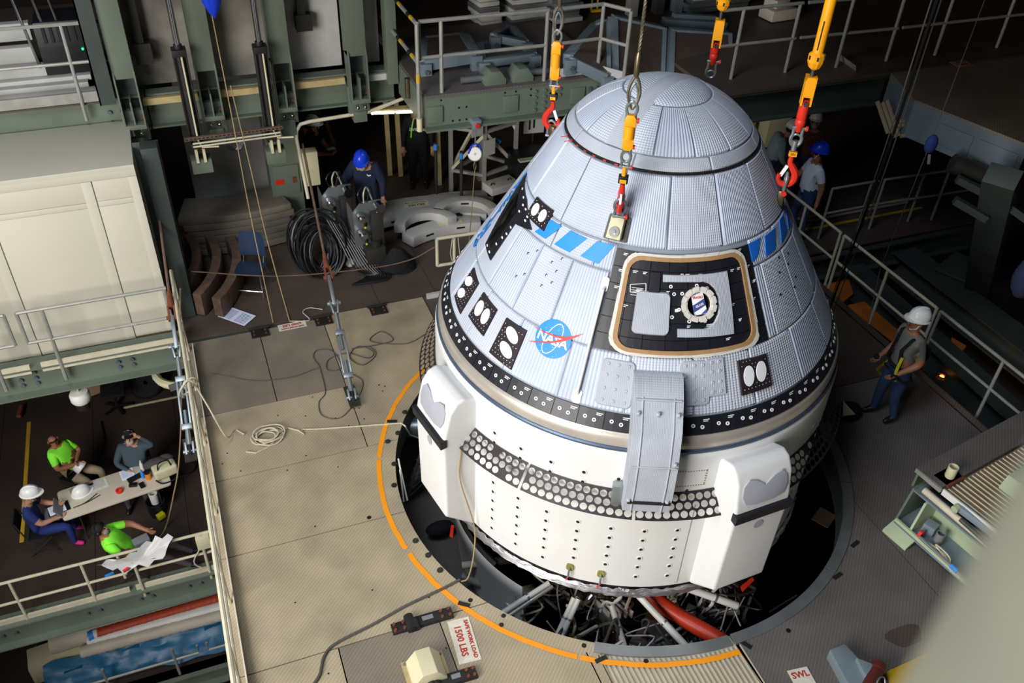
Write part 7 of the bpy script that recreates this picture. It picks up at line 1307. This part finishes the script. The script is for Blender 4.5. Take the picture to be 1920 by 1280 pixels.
c = Vector((-6.994,8.358,-4.2)); part('column', MB().cyl(c, c + Vector((0, 0, .5)), .03, 8), 'black_plastic', t); part('seat', MB().box(c + Vector((0, 0, .5)), (.48, .46, .08)), 'black_cloth', t, bevel=.03); part('backrest', MB().box(c + Vector((.05, .28, .85)), (.44, .08, .5)), 'black_cloth', t, bevel=.03)
for k in range(5): part('base_arm', MB().bar(c + Vector((0, 0, .08)), c + Vector((.3 * math.cos(k * 1.257), .3 * math.sin(k * 1.257), .05)), .05, .03), 'black_plastic', t)
c = Vector((-6.367,8.754,-4)); solo('floor_fan', MB().lathe([(.05, -.06), (.33, -.06), (.36, 0), (.33, .06), (.05, .06)], 24, c, axis=(-.2, -.5, .8)), 'black_plastic', 'black round fan in the gloom under the cabin', 'fan', smooth=True)
solo('cardboard_box', MB().box((-7.502,9.065,-4), (.4, .3, .35), .3), 'cardboard', 'brown cardboard box in the gloom behind the pendant lamp', 'box'); solo('duct_ring', MB().tube([Vector((-5.345,5.144,-1)) + Vector((.45 * math.cos(a), .45 * math.sin(a), 0)) for a in [2 * PI * k / 24 for k in range(24)]], .07, 8, closed=True), 'bag_cream', 'cream ring hanging under the cabin beam end', 'ring', smooth=True)
solo('steel_channel', MB().bar((-5.566,4.192,-0.6), (-5.221,4.292,-0.6), .09, .07), 'steel_galv', 'grey channel stub jutting out under the cabin beam', 'channel')
for k, (x, y) in enumerate(((30, 760), (60, 790))): solo('red_pipe', MB().cyl((-8.848,8.929,-4.1), (-8.885,8.632,-4.1), .05, 8), 'rust', 'short rusty pipe in the gloom at far left', 'pipe') if k == 0 else None
# junction box on the rail, cords
t = thing('junction_box', 'cream junction box on the lower rail by the deck edge', 'box', (-5.673,3.665,-3.5)); part('body', MB().box((-5.62, 3.42, LF + .85), (.22, .16, .28)), 'bag_cream', t, bevel=.01); part('cord', MB().tube(spline([(-5.7, 3.4, LF + .7), (-5.85, 3.4, LF + .4), (-5.75, 3.4, LF + .2), (-5.6, 3.45, LF + .1)]), .012, 6), 'rope_pale', t, smooth=True)
# white sheet draped over the rail
mb = MB(); nu, nv = 14, 8; S0 = [Vector((-7.306,3.449,-3.3)), Vector((-6.934,3.402,-3.6)), Vector((-6.288,3.285,-3.4)), Vector((-6.038,3.326,-2.95)), Vector((-6.365,3.415,-3)), Vector((-6.813,3.298,-3.15))]
C0 = sum(S0, Vector()) / 6; out = dens([(0, 0)] * 0 or [(0, 0)], 1)
bord = []
for k in range(6):
    for j in range(5): bord.append(S0[k].lerp(S0[(k + 1) % 6], j / 5))
rg = [mb.pts([C0.lerp(p, f) + Vector((0, 0, -.16 * (1 - f) + (.05 * math.sin(2.1 * i) + .04 * math.sin(3.7 * i + 6 * f)) * f)) for i, p in enumerate(bord)]) for f in (1, .85, .65, .45, .25)]
for A, B in zip(rg, rg[1:]):
    for j in range(len(bord)): mb.face((A[j], A[(j + 1) % len(bord)], B[(j + 1) % len(bord)], B[j]))
mb.face(rg[-1]); sh = thing('plastic_sheet', 'white plastic sheet tied over the lower rail', 'sheet', C0); part('sheet', mb, 'sheet_white', sh, smooth=True, angle=70); part('red_tie', MB().box((-6.88,3.348,-3.5), (.09, .05, .03), .5), 'red_paint', sh); part('blue_tie', MB().box((-7.177,3.511,-3.7), (.14, .04, .03), .3), 'blue_tape', sh)
# ---- storey further down: rolls, red duct, blue tarp, rail
L3 = -7.6
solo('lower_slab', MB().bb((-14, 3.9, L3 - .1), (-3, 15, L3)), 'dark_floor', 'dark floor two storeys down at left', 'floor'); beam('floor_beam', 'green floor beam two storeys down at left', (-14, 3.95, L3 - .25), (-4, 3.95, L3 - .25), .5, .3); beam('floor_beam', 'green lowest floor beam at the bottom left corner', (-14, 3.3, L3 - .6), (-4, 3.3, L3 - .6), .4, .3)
def roll(lab, a, b, r, m, name='fabric_roll', ribs=0, cat='roll'):
    a = Vector(a); b = Vector(b); n = ribs or 24; t = thing(name, lab, cat, (a + b) / 2 - Vector((0, 0, r)), 'long rolls two storeys down'); part('roll', MB().tube([a.lerp(b, k / n) for k in range(n + 1)], r, 16, rs=[r * (1 + (.05 if (k % 2 and ribs) else .03 * math.sin(k * 1.7))) for k in range(n + 1)]), m, t, smooth=True, angle=80); return t
roll('cream ribbed roll, farthest in the row', (-8.809,5.258,-6.9), (-5.567,5.389,-6.9), .15, 'duct_white'); roll('thick white ribbed roll, second in the row', (-8.948,4.954,-6.9), (-5.61,5.023,-6.9), .2, 'duct_white'); 
t = roll('orange-red ribbed duct with a blue taped end', (-8.141,4.785,-6.75), (-5.61,4.826,-6.75), .1, 'duct_red', 'flexible_duct', 90, 'duct'); part('blue_end', MB().cyl((-8.228,4.766,-6.75), (-8.132,4.782,-6.75), .11, 14), 'blue_tape', t, smooth=True); part('white_end', MB().cyl((-8.132,4.782,-6.75), (-8.054,4.779,-6.75), .108, 14), 'sheet_white', t, smooth=True)
roll('white smooth roll below the red duct', (-8.262,4.736,-6.85), (-5.643,4.682,-6.85), .13, 'sheet_white'); roll('cream ribbed roll nearest the blue tarp', (-8.4,4.584,-6.9), (-5.67,4.527,-6.9), .12, 'duct_white', ribs=60)
solo('brown_carton', MB().box((-8.908,4.912,-7.3), (1.0, .5, .5), .1), 'bag_cream', 'cream carton at the end of the rolls', 'carton', bevel=.02)
mb = MB(); tp = [[Vector((-9.108,4.59,-7)).lerp(Vector((-5.618,4.649,-7)), u / 20).lerp(Vector((-9.159,4.247,-7.4)).lerp(Vector((-5.653,4.024,-7.4)), u / 20), v / 6) + Vector((0, 0, .05 * math.sin(u * 1.3 + v) + .04 * math.sin(u * .7 - v * 2))) for u in range(21)] for v in range(7)]
shell(mb, tp, .01); solo('blue_tarp', mb, 'tarp_blue', 'blue tarpaulin spread beside the rolls at bottom left', 'tarp', smooth=True)
rail('guard_rail', 'grey half-height rail over the blue tarpaulin, left part', [((-8.0, 3.95, L3), L3 + .85), ((-6.75, 3.95, L3), L3 + .85), ((-9.4, 3.95, L3), L3 + .85)], [], [[(-14, 3.95, L3 + .5), (-6.3, 3.95, L3 + .5), (-6.3, 3.95, L3 + .75)]], .03); rail('guard_rail', 'grey half-height rail over the blue tarpaulin, right part', [((-5.75, 3.95, L3), L3 + .85)], [], [[(-6.12, 3.95, L3 + .75), (-6.12, 3.95, L3 + .5), (-4.5, 3.95, L3 + .5)]], .03)
struct('wall_lower', MB().bb((-4.9, -6, -12), (-4.7, 4.4, -.65)), 'green_shaded', 'dark wall under the left deck edge')

# ================================================================ people
STAND = dict(pel=(0, 0, .93), spi=(0, 0, 1.12), che=(0, 0, 1.32), nek=(0, 0, 1.47), jaw=(0, .02, 1.55), hed=(0, .01, 1.64), top=(0, 0, 1.71),
  sR=(.17, 0, 1.40), eR=(.25, -.02, 1.13), wR=(.27, .08, .89), sL=(-.17, 0, 1.40), eL=(-.25, -.02, 1.13), wL=(-.27, .08, .89),
  hR=(.095, 0, .88), kR=(.11, .02, .48), aR=(.12, -.02, .09), tR=(.14, .13, .035), hL=(-.095, 0, .88), kL=(-.11, .02, .48), aL=(-.12, -.02, .09), tL=(-.14, .13, .035))
SIT = dict(STAND, pel=(0, 0, .52), spi=(0, -.04, .72), che=(0, -.06, .92), nek=(0, -.04, 1.08), jaw=(0, 0, 1.16), hed=(0, 0, 1.25), top=(0, -.01, 1.32), sR=(.18, -.05, 1.01), eR=(.27, .0, .76), wR=(.2, .22, .68), sL=(-.18, -.05, 1.01), eL=(-.27, .0, .76), wL=(-.2, .22, .68),
  hR=(.1, .02, .48), kR=(.16, .45, .5), aR=(.17, .45, .09), tR=(.19, .6, .035), hL=(-.1, .02, .48), kL=(-.16, .45, .5), aL=(-.17, .45, .09), tL=(-.19, .6, .035))
RAD = dict(pel=(.155, .115), spi=(.15, .11), che=(.17, .12), nek=(.058, .06), jaw=(.066, .075), hed=(.082, .098), top=(.05, .06), sR=(.085, .085), eR=(.052, .052), wR=(.034, .034), hR=(.105, .1), kR=(.068, .068), aR=(.045, .05), tR=(.04, .032))
BONES = [('pel', 'spi'), ('spi', 'che'), ('che', 'nek'), ('nek', 'jaw'), ('jaw', 'hed'), ('hed', 'top')] + [b for s in 'RL' for b in (('che', 's' + s), ('s' + s, 'e' + s), ('e' + s, 'w' + s), ('pel', 'h' + s), ('h' + s, 'k' + s), ('k' + s, 'a' + s), ('a' + s, 't' + s))]
def person(label, loc, face, pose=STAND, scale=1.0, shirt='navy_cloth', pants='jeans', shoes='black_plastic', skin='skin', sleeves=1, hat=None, hair='hair_dark', fat=1.0, beard=None, look=None, grip=.5, glove=None, bulk=1.14):
    """one continuous skinned body; face = heading in degrees (0 = +x)"""
    t = thing('person', label, 'person', loc); J = {k: Vector(v) * scale for k, v in pose.items()}
    rz = Matrix.Rotation(R(face - 90), 3, 'Z'); names = list(J); co = [J[n] for n in names]; ix = {n: i for i, n in enumerate(names)}; ed = [(ix[a], ix[b]) for a, b in BONES]; rd = []
    for n in names: r = RAD[n if n in RAD else n[0] + 'R']; f = fat * 1.06 if n in ('pel', 'spi', 'che') else bulk if n[0] in 'sehk' and n not in ('spi', 'hed') else 1; rd.append((r[0] * scale * f, r[1] * scale * f))
    owner = {}
    for s in 'RL':      # hands: palm and five fingers
        e, w_ = J['e' + s], J['w' + s]; d_ = (w_ - e).normalized(); sd = -1 if s == 'R' else 1
        side = d_.cross(Vector((0, 1, 0)) if abs(d_.y) < .8 else Vector((0, 0, 1))).normalized(); pal = side.cross(d_).normalized()
        if side.dot(Vector((1, 0, 0))) * -sd < 0: pass
        p = len(co); co.append(w_ + d_ * .045 * scale); rd.append((.036 * scale, .024 * scale)); ed.append((ix['w' + s], p)); kn = len(co); co.append(w_ + d_ * .085 * scale); rd.append((.04 * scale, .02 * scale)); ed.append((p, kn))
        for k, (o, L_) in enumerate(((-.03, .07), (-.01, .085), (.012, .08), (.032, .062))):
            a = len(co); b0 = w_ + d_ * .105 * scale + side * o * scale; co.append(b0); rd.append((.0095 * scale,) * 2); ed.append((kn, a)); cu = (pal * grip + d_ * (1 - grip)).normalized()
            co.append(b0 + (d_ * .6 + cu * .4).normalized() * L_ * .5 * scale); rd.append((.0088 * scale,) * 2); ed.append((a, a + 1)); co.append(co[-1] + cu * L_ * .5 * scale); rd.append((.0075 * scale,) * 2); ed.append((a + 1, a + 2))
        a = len(co); co.append(w_ + d_ * .06 * scale - side * .042 * scale + pal * .012 * scale); rd.append((.0105 * scale,) * 2); ed.append((p, a)); co.append(co[-1] + (d_ * .7 - side * .35 + pal * .4).normalized() * .045 * scale); rd.append((.009 * scale,) * 2); ed.append((a, a + 1))
    me = bpy.data.meshes.new('p'); me.from_pydata([tuple(rz @ c) for c in co], ed, []); ob = bpy.data.objects.new('p', me); COL.objects.link(ob)
    sk = ob.modifiers.new('s', 'SKIN'); sk.use_smooth_shade = True
    for v, r in zip(me.skin_vertices[0].data, rd): v.radius = r
    me.skin_vertices[0].data[ix['pel']].use_root = True
    ss = ob.modifiers.new('d', 'SUBSURF'); ss.levels = 2; ss.render_levels = 2
    dg = bpy.context.evaluated_depsgraph_get(); dg.update(); bm_ = bpy.data.meshes.new_from_object(ob.evaluated_get(dg)); bpy.data.objects.remove(ob); bm_.name = 'body'
    bm_.materials.clear(); ms = [shirt, pants, shoes, skin, glove or skin]
    for m in ms: bm_.materials.append(M[m])
    W_ = {k: rz @ v for k, v in J.items()}
    def seg(p, a, b): ab = b - a; f = max(0, min(1, (p - a).dot(ab) / max(1e-6, ab.length_squared))); return (p - a - ab * f).length, f
    zones = [('pel', 'spi', 0), ('spi', 'che', 0), ('che', 'nek', 0), ('nek', 'jaw', 3), ('jaw', 'hed', 3), ('hed', 'top', 3)]
    for s in 'RL': zones += [('che', 's' + s, 0), ('s' + s, 'e' + s, 0), ('e' + s, 'w' + s, 0 if sleeves else 3), ('pel', 'h' + s, 1), ('h' + s, 'k' + s, 1), ('k' + s, 'a' + s, 1), ('a' + s, 't' + s, 2)]
    for pl in bm_.polygons:
        c = Vector(pl.center); best = (9, 0, 0, '')
        for a, b, z in zones:
            d_, f = seg(c, W_[a], W_[b]); d_ /= {'pel': 1.5, 'spi': 1.5, 'che': 1.5}.get(a, 1)
            if d_ < best[0]: best = (d_, z, f, a + b)
        z = best[1]; nm = best[3]
        if nm[0] == 's' and nm[2] == 'e' and not sleeves and best[2] > .62: z = 3
        if nm[0] == 'e' and best[2] > .97: z = 4
        if nm == 'chenek' and best[2] > .86: z = 3
        if nm == 'pelspi' and best[2] < .12: z = 1
        pl.material_index = z; pl.use_smooth = True
    body = bpy.data.objects.new('body', bm_); COL.objects.link(body); body.parent = t; ORG[body.name] = Vector((0, 0, 0))
    # head dressing, local to the head direction
    up_ = (J['top'] - J['jaw']).normalized(); fw = Vector(look).normalized() if look else Vector((0, 1, 0)); rt = fw.cross(up_).normalized(); fw = up_.cross(rt); hc = J['hed']; Q3 = Matrix((rt, fw, up_)).transposed(); H = lambda x, y, z: rz @ (hc + Q3 @ (Vector((x, y, z)) * scale)); QQ = rz @ Q3
    def ch(name, mb, m): o = bpy.data.objects.new(name, mb.mesh(name, m, True)); COL.objects.link(o); o.parent = t; ORG[o.name] = Vector((0, 0, 0)); return o
    fc = MB(); fc.tube([H(0, .088, .015), H(0, .105, -.02), H(0, .112, -.035), H(0, .092, -.045)], .012 * scale, 6, rs=[.008 * scale, .012 * scale, .014 * scale, .008 * scale])
    for s in (-1, 1): fc.ball(H(.085 * s, 0, -.01), .026 * scale, 8, (.5, .8, 1.2), QQ)
    ch('nose_and_ears', fc, skin)
    ey = MB()
    for s in (-1, 1): ey.ball(H(.032 * s, .083, .012), .012 * scale, 8)
    ch('eyes', ey, 'hair_dark'); ch('mouth', MB().tube([H(-.022, .086, -.068), H(0, .093, -.066), H(.022, .086, -.068)], .005 * scale, 5), 'logo_red')
    if beard: ch('beard', MB().ball(H(0, .045, -.085), .066 * scale, 12, (1, .8, .95), QQ), beard)
    if hair: ch('hair', MB().ball(H(0, -.018, .028), .1 * scale, 14, (.94, 1.02, .95), QQ), hair)
    if hat: 
        h = thing('x', 'x', 'x') if False else None
        ch('hard_hat', helmet(MB(), H(0, .0, .05), QQ, 1.05 * scale), hat); ch('chin_strap', MB().tube([H(-.09, 0, .04), H(-.07, .03, -.07), H(0, .05, -.125), H(.07, .03, -.07), H(.09, 0, .04)], .006 * scale, 5), 'cover_white')
    return t, (lambda x, y, z: rz @ (Vector((x, y, z)) * scale)), ch, H
def add(t, ch, name, mb, m): return ch(name, mb, m)
# man with blue helmet in navy coveralls, leaning over the valve unit
p = dict(STAND, spi=(0, .03, 1.1), che=(0, .1, 1.29), nek=(0, .2, 1.42), jaw=(0, .27, 1.47), hed=(0, .3, 1.55), top=(0, .31, 1.62), sR=(.18, .1, 1.36), eR=(.34, .18, 1.12), wR=(.26, .38, .98), sL=(-.18, .1, 1.36), eL=(-.29, .1, 1.1), wL=(-.3, .22, .88))
t, W, ch, H = person('man in navy coveralls and blue helmet leaning on a valve unit', (-1.7, 6.75, 0), -112, p, 1.06, 'navy_cloth', 'navy_cloth', hat='helmet_blue', fat=1.3, bulk=1.4, look=(0, .8, -.55), beard='beard_grey')
ch('green_collar', MB().ball(W(0, .19, 1.40), .06, 10, (1.1, .8, .5)), 'hi_green'); ch('chest_mark', MB().bar(W(-.13, .27, 1.30), W(-.09, .28, 1.29), .014, .014).bar(W(-.09, .28, 1.29), W(-.07, .28, 1.315), .014, .014), 'cover_white')
# man in black under the platform
t, W, ch, H = person('man in black sweatshirt with a green lanyard, face hidden by the platform', (-.32, 8.25, 0), -105, STAND, 1.04, 'black_cloth', 'black_cloth', fat=1.3, bulk=1.35)
ch('lanyard', MB().tube([W(.06, .1, 1.46), W(.1, .155, 1.3), W(.12, .165, 1.12)], .014, 6), 'hi_green'); mb = MB(); text_flat(mb, 'BOEING', .085, W(0, .172, 1.28), Vector(W(1, 0, 0)).normalized(), (0, 0, 1)); ch('chest_lettering', mb, 'cover_white')
# pair with white helmets at the left
t, W, ch, H = person('person in dark shirt and white helmet, farther of the left pair', (-2.12, 9.1, 0), -60, STAND, 1.0, 'black_cloth', 'black_cloth', sleeves=0, skin='skin_tan', hat='helmet_white')
p = dict(STAND, eR=(.25, .1, 1.15), wR=(.12, .32, 1.12), eL=(-.25, .1, 1.15), wL=(-.1, .33, 1.12), jaw=(0, .05, 1.54), hed=(0, .06, 1.62), top=(0, .05, 1.69))
t, W, ch, H = person('person in white helmet holding a phone, nearer of the left pair', (-2.35, 8.3, 0), -35, p, .98, 'black_cloth', 'black_cloth', sleeves=0, skin='skin_tan', hat='helmet_white', look=(0, .8, -.5))
solo('phone', MB().box((-2.05, 8.1, 1.16), (.15, .08, .012), .4), 'cover_white', 'white phone in the hands of the left helmeted person', 'phone')
# three at the right rear
p = dict(STAND, spi=(0, .04, 1.1), che=(0, .12, 1.28), nek=(0, .2, 1.42), jaw=(0, .26, 1.48), hed=(0, .29, 1.56), top=(0, .31, 1.63), sR=(.18, .11, 1.36), eR=(.25, .15, 1.08), wR=(.2, .32, .9), sL=(-.18, .11, 1.36), eL=(-.25, .15, 1.08), wL=(-.2, .32, .9))
t, W, ch, H = person('man in light blue shirt and white helmet bending forward at right rear', (6.0, 5.5, 0), -20, p, 1.04, 'pale_blue_cloth', 'jeans', hat='helmet_white', skin='skin_tan', fat=1.1, look=(0, .7, -.6))
t, W, ch, H = person('man in brown plaid shirt and white helmet at right rear', (6.89, 5.5, 0), -125, STAND, 1.03, 'plaid', 'jeans', hat='helmet_white', skin='skin_tan', fat=1.05, beard='hair_grey')
p = dict(STAND, eR=(.24, .12, 1.14), wR=(.2, .36, 1.04), sL=(-.2, 0, 1.39), eL=(-.27, -.08, 1.12), wL=(-.3, -.05, .86), kR=(.12, .12, .48), aR=(.13, .02, .09), tR=(.14, .17, .035))
t, W, ch, H = person('man in white T-shirt and blue helmet standing at the right rear rail', (6.0, 4.2, 0), 165, p, 1.06, 'white_cloth', 'jeans', hat='helmet_blue', skin='skin_tan', sleeves=0, fat=1.3, look=(.35, .8, -.3))
# harnessed man on the right deck
p = dict(STAND, eR=(.25, -.06, 1.12), wR=(.2, .17, .97), eL=(-.25, -.06, 1.12), wL=(-.2, .17, .97), kR=(.11, .05, .48), kL=(-.11, .0, .48), aL=(-.12, -.1, .09), tL=(-.13, .05, .035), aR=(.12, .06, .09), tR=(.14, .21, .035))
t, W, ch, H = person('man with white helmet and yellow harness standing on the right deck', (4.12, -.5, 0), 172, p, 1.07, 'olive_cloth', 'jeans', hat='helmet_white', skin='skin_tan', sleeves=0, look=(0, .9, -.35))
hb = MB()
for s in (-1, 1): hb.tube([W(.13 * s, -.13, 1.2), W(.13 * s, -.06, 1.46), W(.12 * s, .08, 1.44), W(.08 * s, .15, 1.25), W(.13 * s, .14, 1.0)], .024, 6); hb.tube([W(.05 * s, .12, .86), W(.2 * s, .06, .8), W(.19 * s, -.1, .78), W(.04 * s, -.12, .84)], .022, 6)
hb.tube([W(.17 * math.cos(R(a)), .15 * math.sin(R(a)), .98) for a in range(0, 361, 24)], .026, 6); ch('harness', hb, 'black_cloth')
hb = MB(); hb.tube(spline([W(.2, .02, .86), W(.3, .05, .62), W(.31, -.08, .5), W(.27, -.2, .62), W(.18, -.16, .86)]), .02, 6); ch('yellow_lanyard', hb, 'strap_yellow'); ch('yellow_strap', MB().tube(spline([W(-.16, .17, 1.2), W(-.2, .22, 1.0), W(-.18, .16, .84)]), .022, 6), 'strap_yellow')
ch('back_pouch', MB().box(W(0, -.2, 1.15), (.16, .24, .2), R(172)), 'black_cloth'); ch('gloves', MB().ball(W(.2, .22, .93), .055, 10).ball(W(-.2, .22, .93), .055, 10), 'black_cloth'); ch('buckle', MB().ball(W(.13, -.15, 1.22), .03, 8).ball(W(.06, -.2, 1.16), .03, 8).ball(W(.18, -.02, .95), .03, 8), 'chrome')
# seated group below the cabin
def chair(lab, loc, face, z=LF):
    t = thing('folding_chair', lab, 'chair', (loc[0], loc[1], z), 'folding chairs on the lower storey'); q = Matrix.Rotation(R(face - 90), 3, 'Z'); o = Vector((loc[0], loc[1], z)); C = lambda x, y, zz: o + q @ Vector((x, y, zz))
    part('seat', MB().extr([C(-.21, -.2, .40), C(.21, -.2, .40), C(.21, .22, .42), C(-.21, .22, .42)], (0, 0, .025)), 'black_plastic', t, bevel=.008); part('backrest', MB().extr([C(-.21, -.27, .62), C(.21, -.27, .62), C(.2, -.31, .86), C(-.2, -.31, .86)], Vector(q @ Vector((0, -.025, 0)))), 'black_plastic', t, bevel=.008)
    for s in (-.21, .21): part('leg', MB().tube([C(s, -.3, .86), C(s, -.2, .4), C(s, .22, 0)], .012, 6), 'steel_dark', t, smooth=True); part('leg', MB().tube([C(s, .18, .4), C(s, -.26, 0)], .012, 6), 'steel_dark', t, smooth=True)
a = (-7.72, 6.2); chair('black folding chair under the green shirt man holding a helmet', a, -40)
p = dict(SIT, spi=(0, -.08, .70), che=(0, -.17, .88), nek=(0, -.22, 1.04), jaw=(.01, -.2, 1.12), hed=(.02, -.21, 1.2), top=(.02, -.23, 1.27), sR=(.18, -.17, .97), sL=(-.18, -.17, .97), eR=(.27, -.03, .75), wR=(.05, .14, .74), eL=(-.27, -.03, .75), wL=(-.04, .12, .78))
t, W, ch, H = person('bald man in bright green T-shirt seated with arms crossed over a helmet', (*a, LF), -40, p, 1.04, 'hi_green', 'khaki', skin='skin_tan', sleeves=0, hair=None, fat=1.15, look=(.5, .8, 0))
ch('sunglasses', MB().tube([H(-.06, .075, .015), H(-.03, .1, .012), H(0, .1, .015), H(.03, .1, .012), H(.06, .075, .015)], .016, 6), 'black_plastic'); ch('lanyard', MB().tube([W(-.07, -.14, 1.02), W(-.03, -.03, .86), W(0, .01, .78)], .007, 5).tube([W(.07, -.14, 1.02), W(.03, -.03, .86), W(0, .01, .78)], .007, 5), 'black_cloth'); ch('badge', MB().box(W(0, .03, .75), (.07, .05, .08), R(-40)), 'maroon')
q = W(0, .2, .66); solo('hard_hat', helmet(MB(), Vector((a[0] + q.x, a[1] + q.y, LF + q.z - .04)), Euler((.9, .2, -2.2)).to_matrix(), 1.0), 'helmet_white', 'white hard hat held on the lap of the seated green shirt man', 'helmet', smooth=True)
a = (-6.62, 5.78); chair('black folding chair under the man in the grey pullover', a, -100)
p = dict(SIT, spi=(0, -.06, .71), che=(0, -.13, .90), nek=(0, -.17, 1.06), jaw=(0, -.14, 1.13), hed=(0, -.15, 1.22), top=(0, -.17, 1.29), sR=(.19, -.12, 1.0), sL=(-.19, -.12, 1.0), eR=(.3, .02, .76), wR=(.08, .17, .70), eL=(-.36, -.1, 1.02), wL=(-.17, -.12, 1.2))
t, W, ch, H = person('man in grey pullover and black cap seated with a hand at his headset', (*a, LF), -100, p, 1.05, 'slate_cloth', 'grey_trousers', fat=1.3, beard='beard_grey', hair='hair_grey', look=(0, .95, .1))
mb = MB(); mb.ball(H(0, -.01, .045), .102, 14, (.95, 1.05, .85)); mb.ball(H(0, .1, .05), .07, 10, (1, .9, .16)); ch('cap', mb, 'black_cloth'); ch('headset', MB().ball(H(.09, 0, 0), .04, 10).ball(H(-.09, 0, 0), .04, 10).tube([H(.09, 0, .02), H(.06, 0, .1), H(0, 0, .125), H(-.06, 0, .1), H(-.09, 0, .02)], .01, 6), 'grey_plastic')
a = (-8.27, 5.0); chair('black folding chair under the person in navy scrubs', a, -2)
p = dict(SIT, eR=(.24, .1, .76), wR=(.16, .3, .74), eL=(-.24, .12, .78), wL=(-.14, .32, .8), jaw=(0, .04, 1.15), hed=(0, .06, 1.23), top=(0, .05, 1.3))
t, W, ch, H = person('person in navy shirt and white helmet seated with a laptop', (*a, LF), -2, p, 1.03, 'scrub_blue', 'scrub_blue', 'pink', sleeves=0, hat='helmet_white', look=(0, .85, -.45), fat=.95)
q = W(0, .34, .78); t = thing('laptop', 'grey laptop held by the person in navy', 'laptop', (a[0] + q.x, a[1] + q.y, LF + q.z - .08)); o = Vector((a[0] + q.x, a[1] + q.y, LF + q.z)); part('lid', MB().box(o + Vector((.03, 0, .03)), (.02, .33, .24), rot=(0, -.5, 0)), 'grey_plastic', t, bevel=.006); part('keyboard', MB().box(o + Vector((-.1, 0, -.08)), (.24, .33, .018)), 'grey_plastic', t, bevel=.004)
a = (-6.8, 3.86); chair('black folding chair under the bearded green shirt man', a, -8)
p = dict(SIT, spi=(0, -.12, .68), che=(0, -.25, .84), nek=(0, -.33, .98), jaw=(0, -.31, 1.06), hed=(0, -.34, 1.14), top=(0, -.38, 1.2), sR=(.18, -.24, .95), sL=(-.18, -.24, .95), eR=(.28, -.05, .72), wR=(.1, .15, .7), eL=(-.3, .02, .86), wL=(-.18, .25, .78), kR=(.14, .5, .44), aR=(.14, .86, .12), tR=(.16, .98, .12), kL=(-.14, .5, .44), aL=(-.14, .86, .12), tL=(-.16, .98, .12))
t, W, ch, H = person('bearded man in bright green T-shirt and headset reclining behind the lower rail', (*a, LF), -8, p, 1.05, 'hi_green', 'grey_trousers', skin='skin_tan', sleeves=0, fat=1.2, beard='hair_grey', look=(.15, .9, .2))
ch('headset', MB().ball(H(.09, 0, 0), .045, 10).ball(H(-.09, 0, 0), .045, 10).tube([H(.09, 0, .02), H(.06, 0, .1), H(0, 0, .125), H(-.06, 0, .1), H(-.09, 0, .02)], .012, 6), 'black_plastic')
solo('radio', MB().box((-6.6, 3.8, LF + .8), (.26, .16, .1), .3), 'grey_plastic', 'grey console held by the bearded green shirt man', 'radio', bevel=.01)
# worker inside the opening behind the left pod
p = dict(STAND, eR=(.26, .05, 1.13), wR=(.22, .28, 1.02))
t, W, ch, H = person('worker with teal gloves half hidden behind the left engine pod', (-1.98, 2.1, -1.5), -150, p, 1.0, 'navy_cloth', 'black_cloth', sleeves=0, skin='skin_tan', glove='teal_glove')
ch('gloves', MB().ball(W(.22, .33, 1.0), .05, 10, (.8, 1.2, 1)).ball(W(-.27, .12, .84), .05, 10), 'teal_glove')
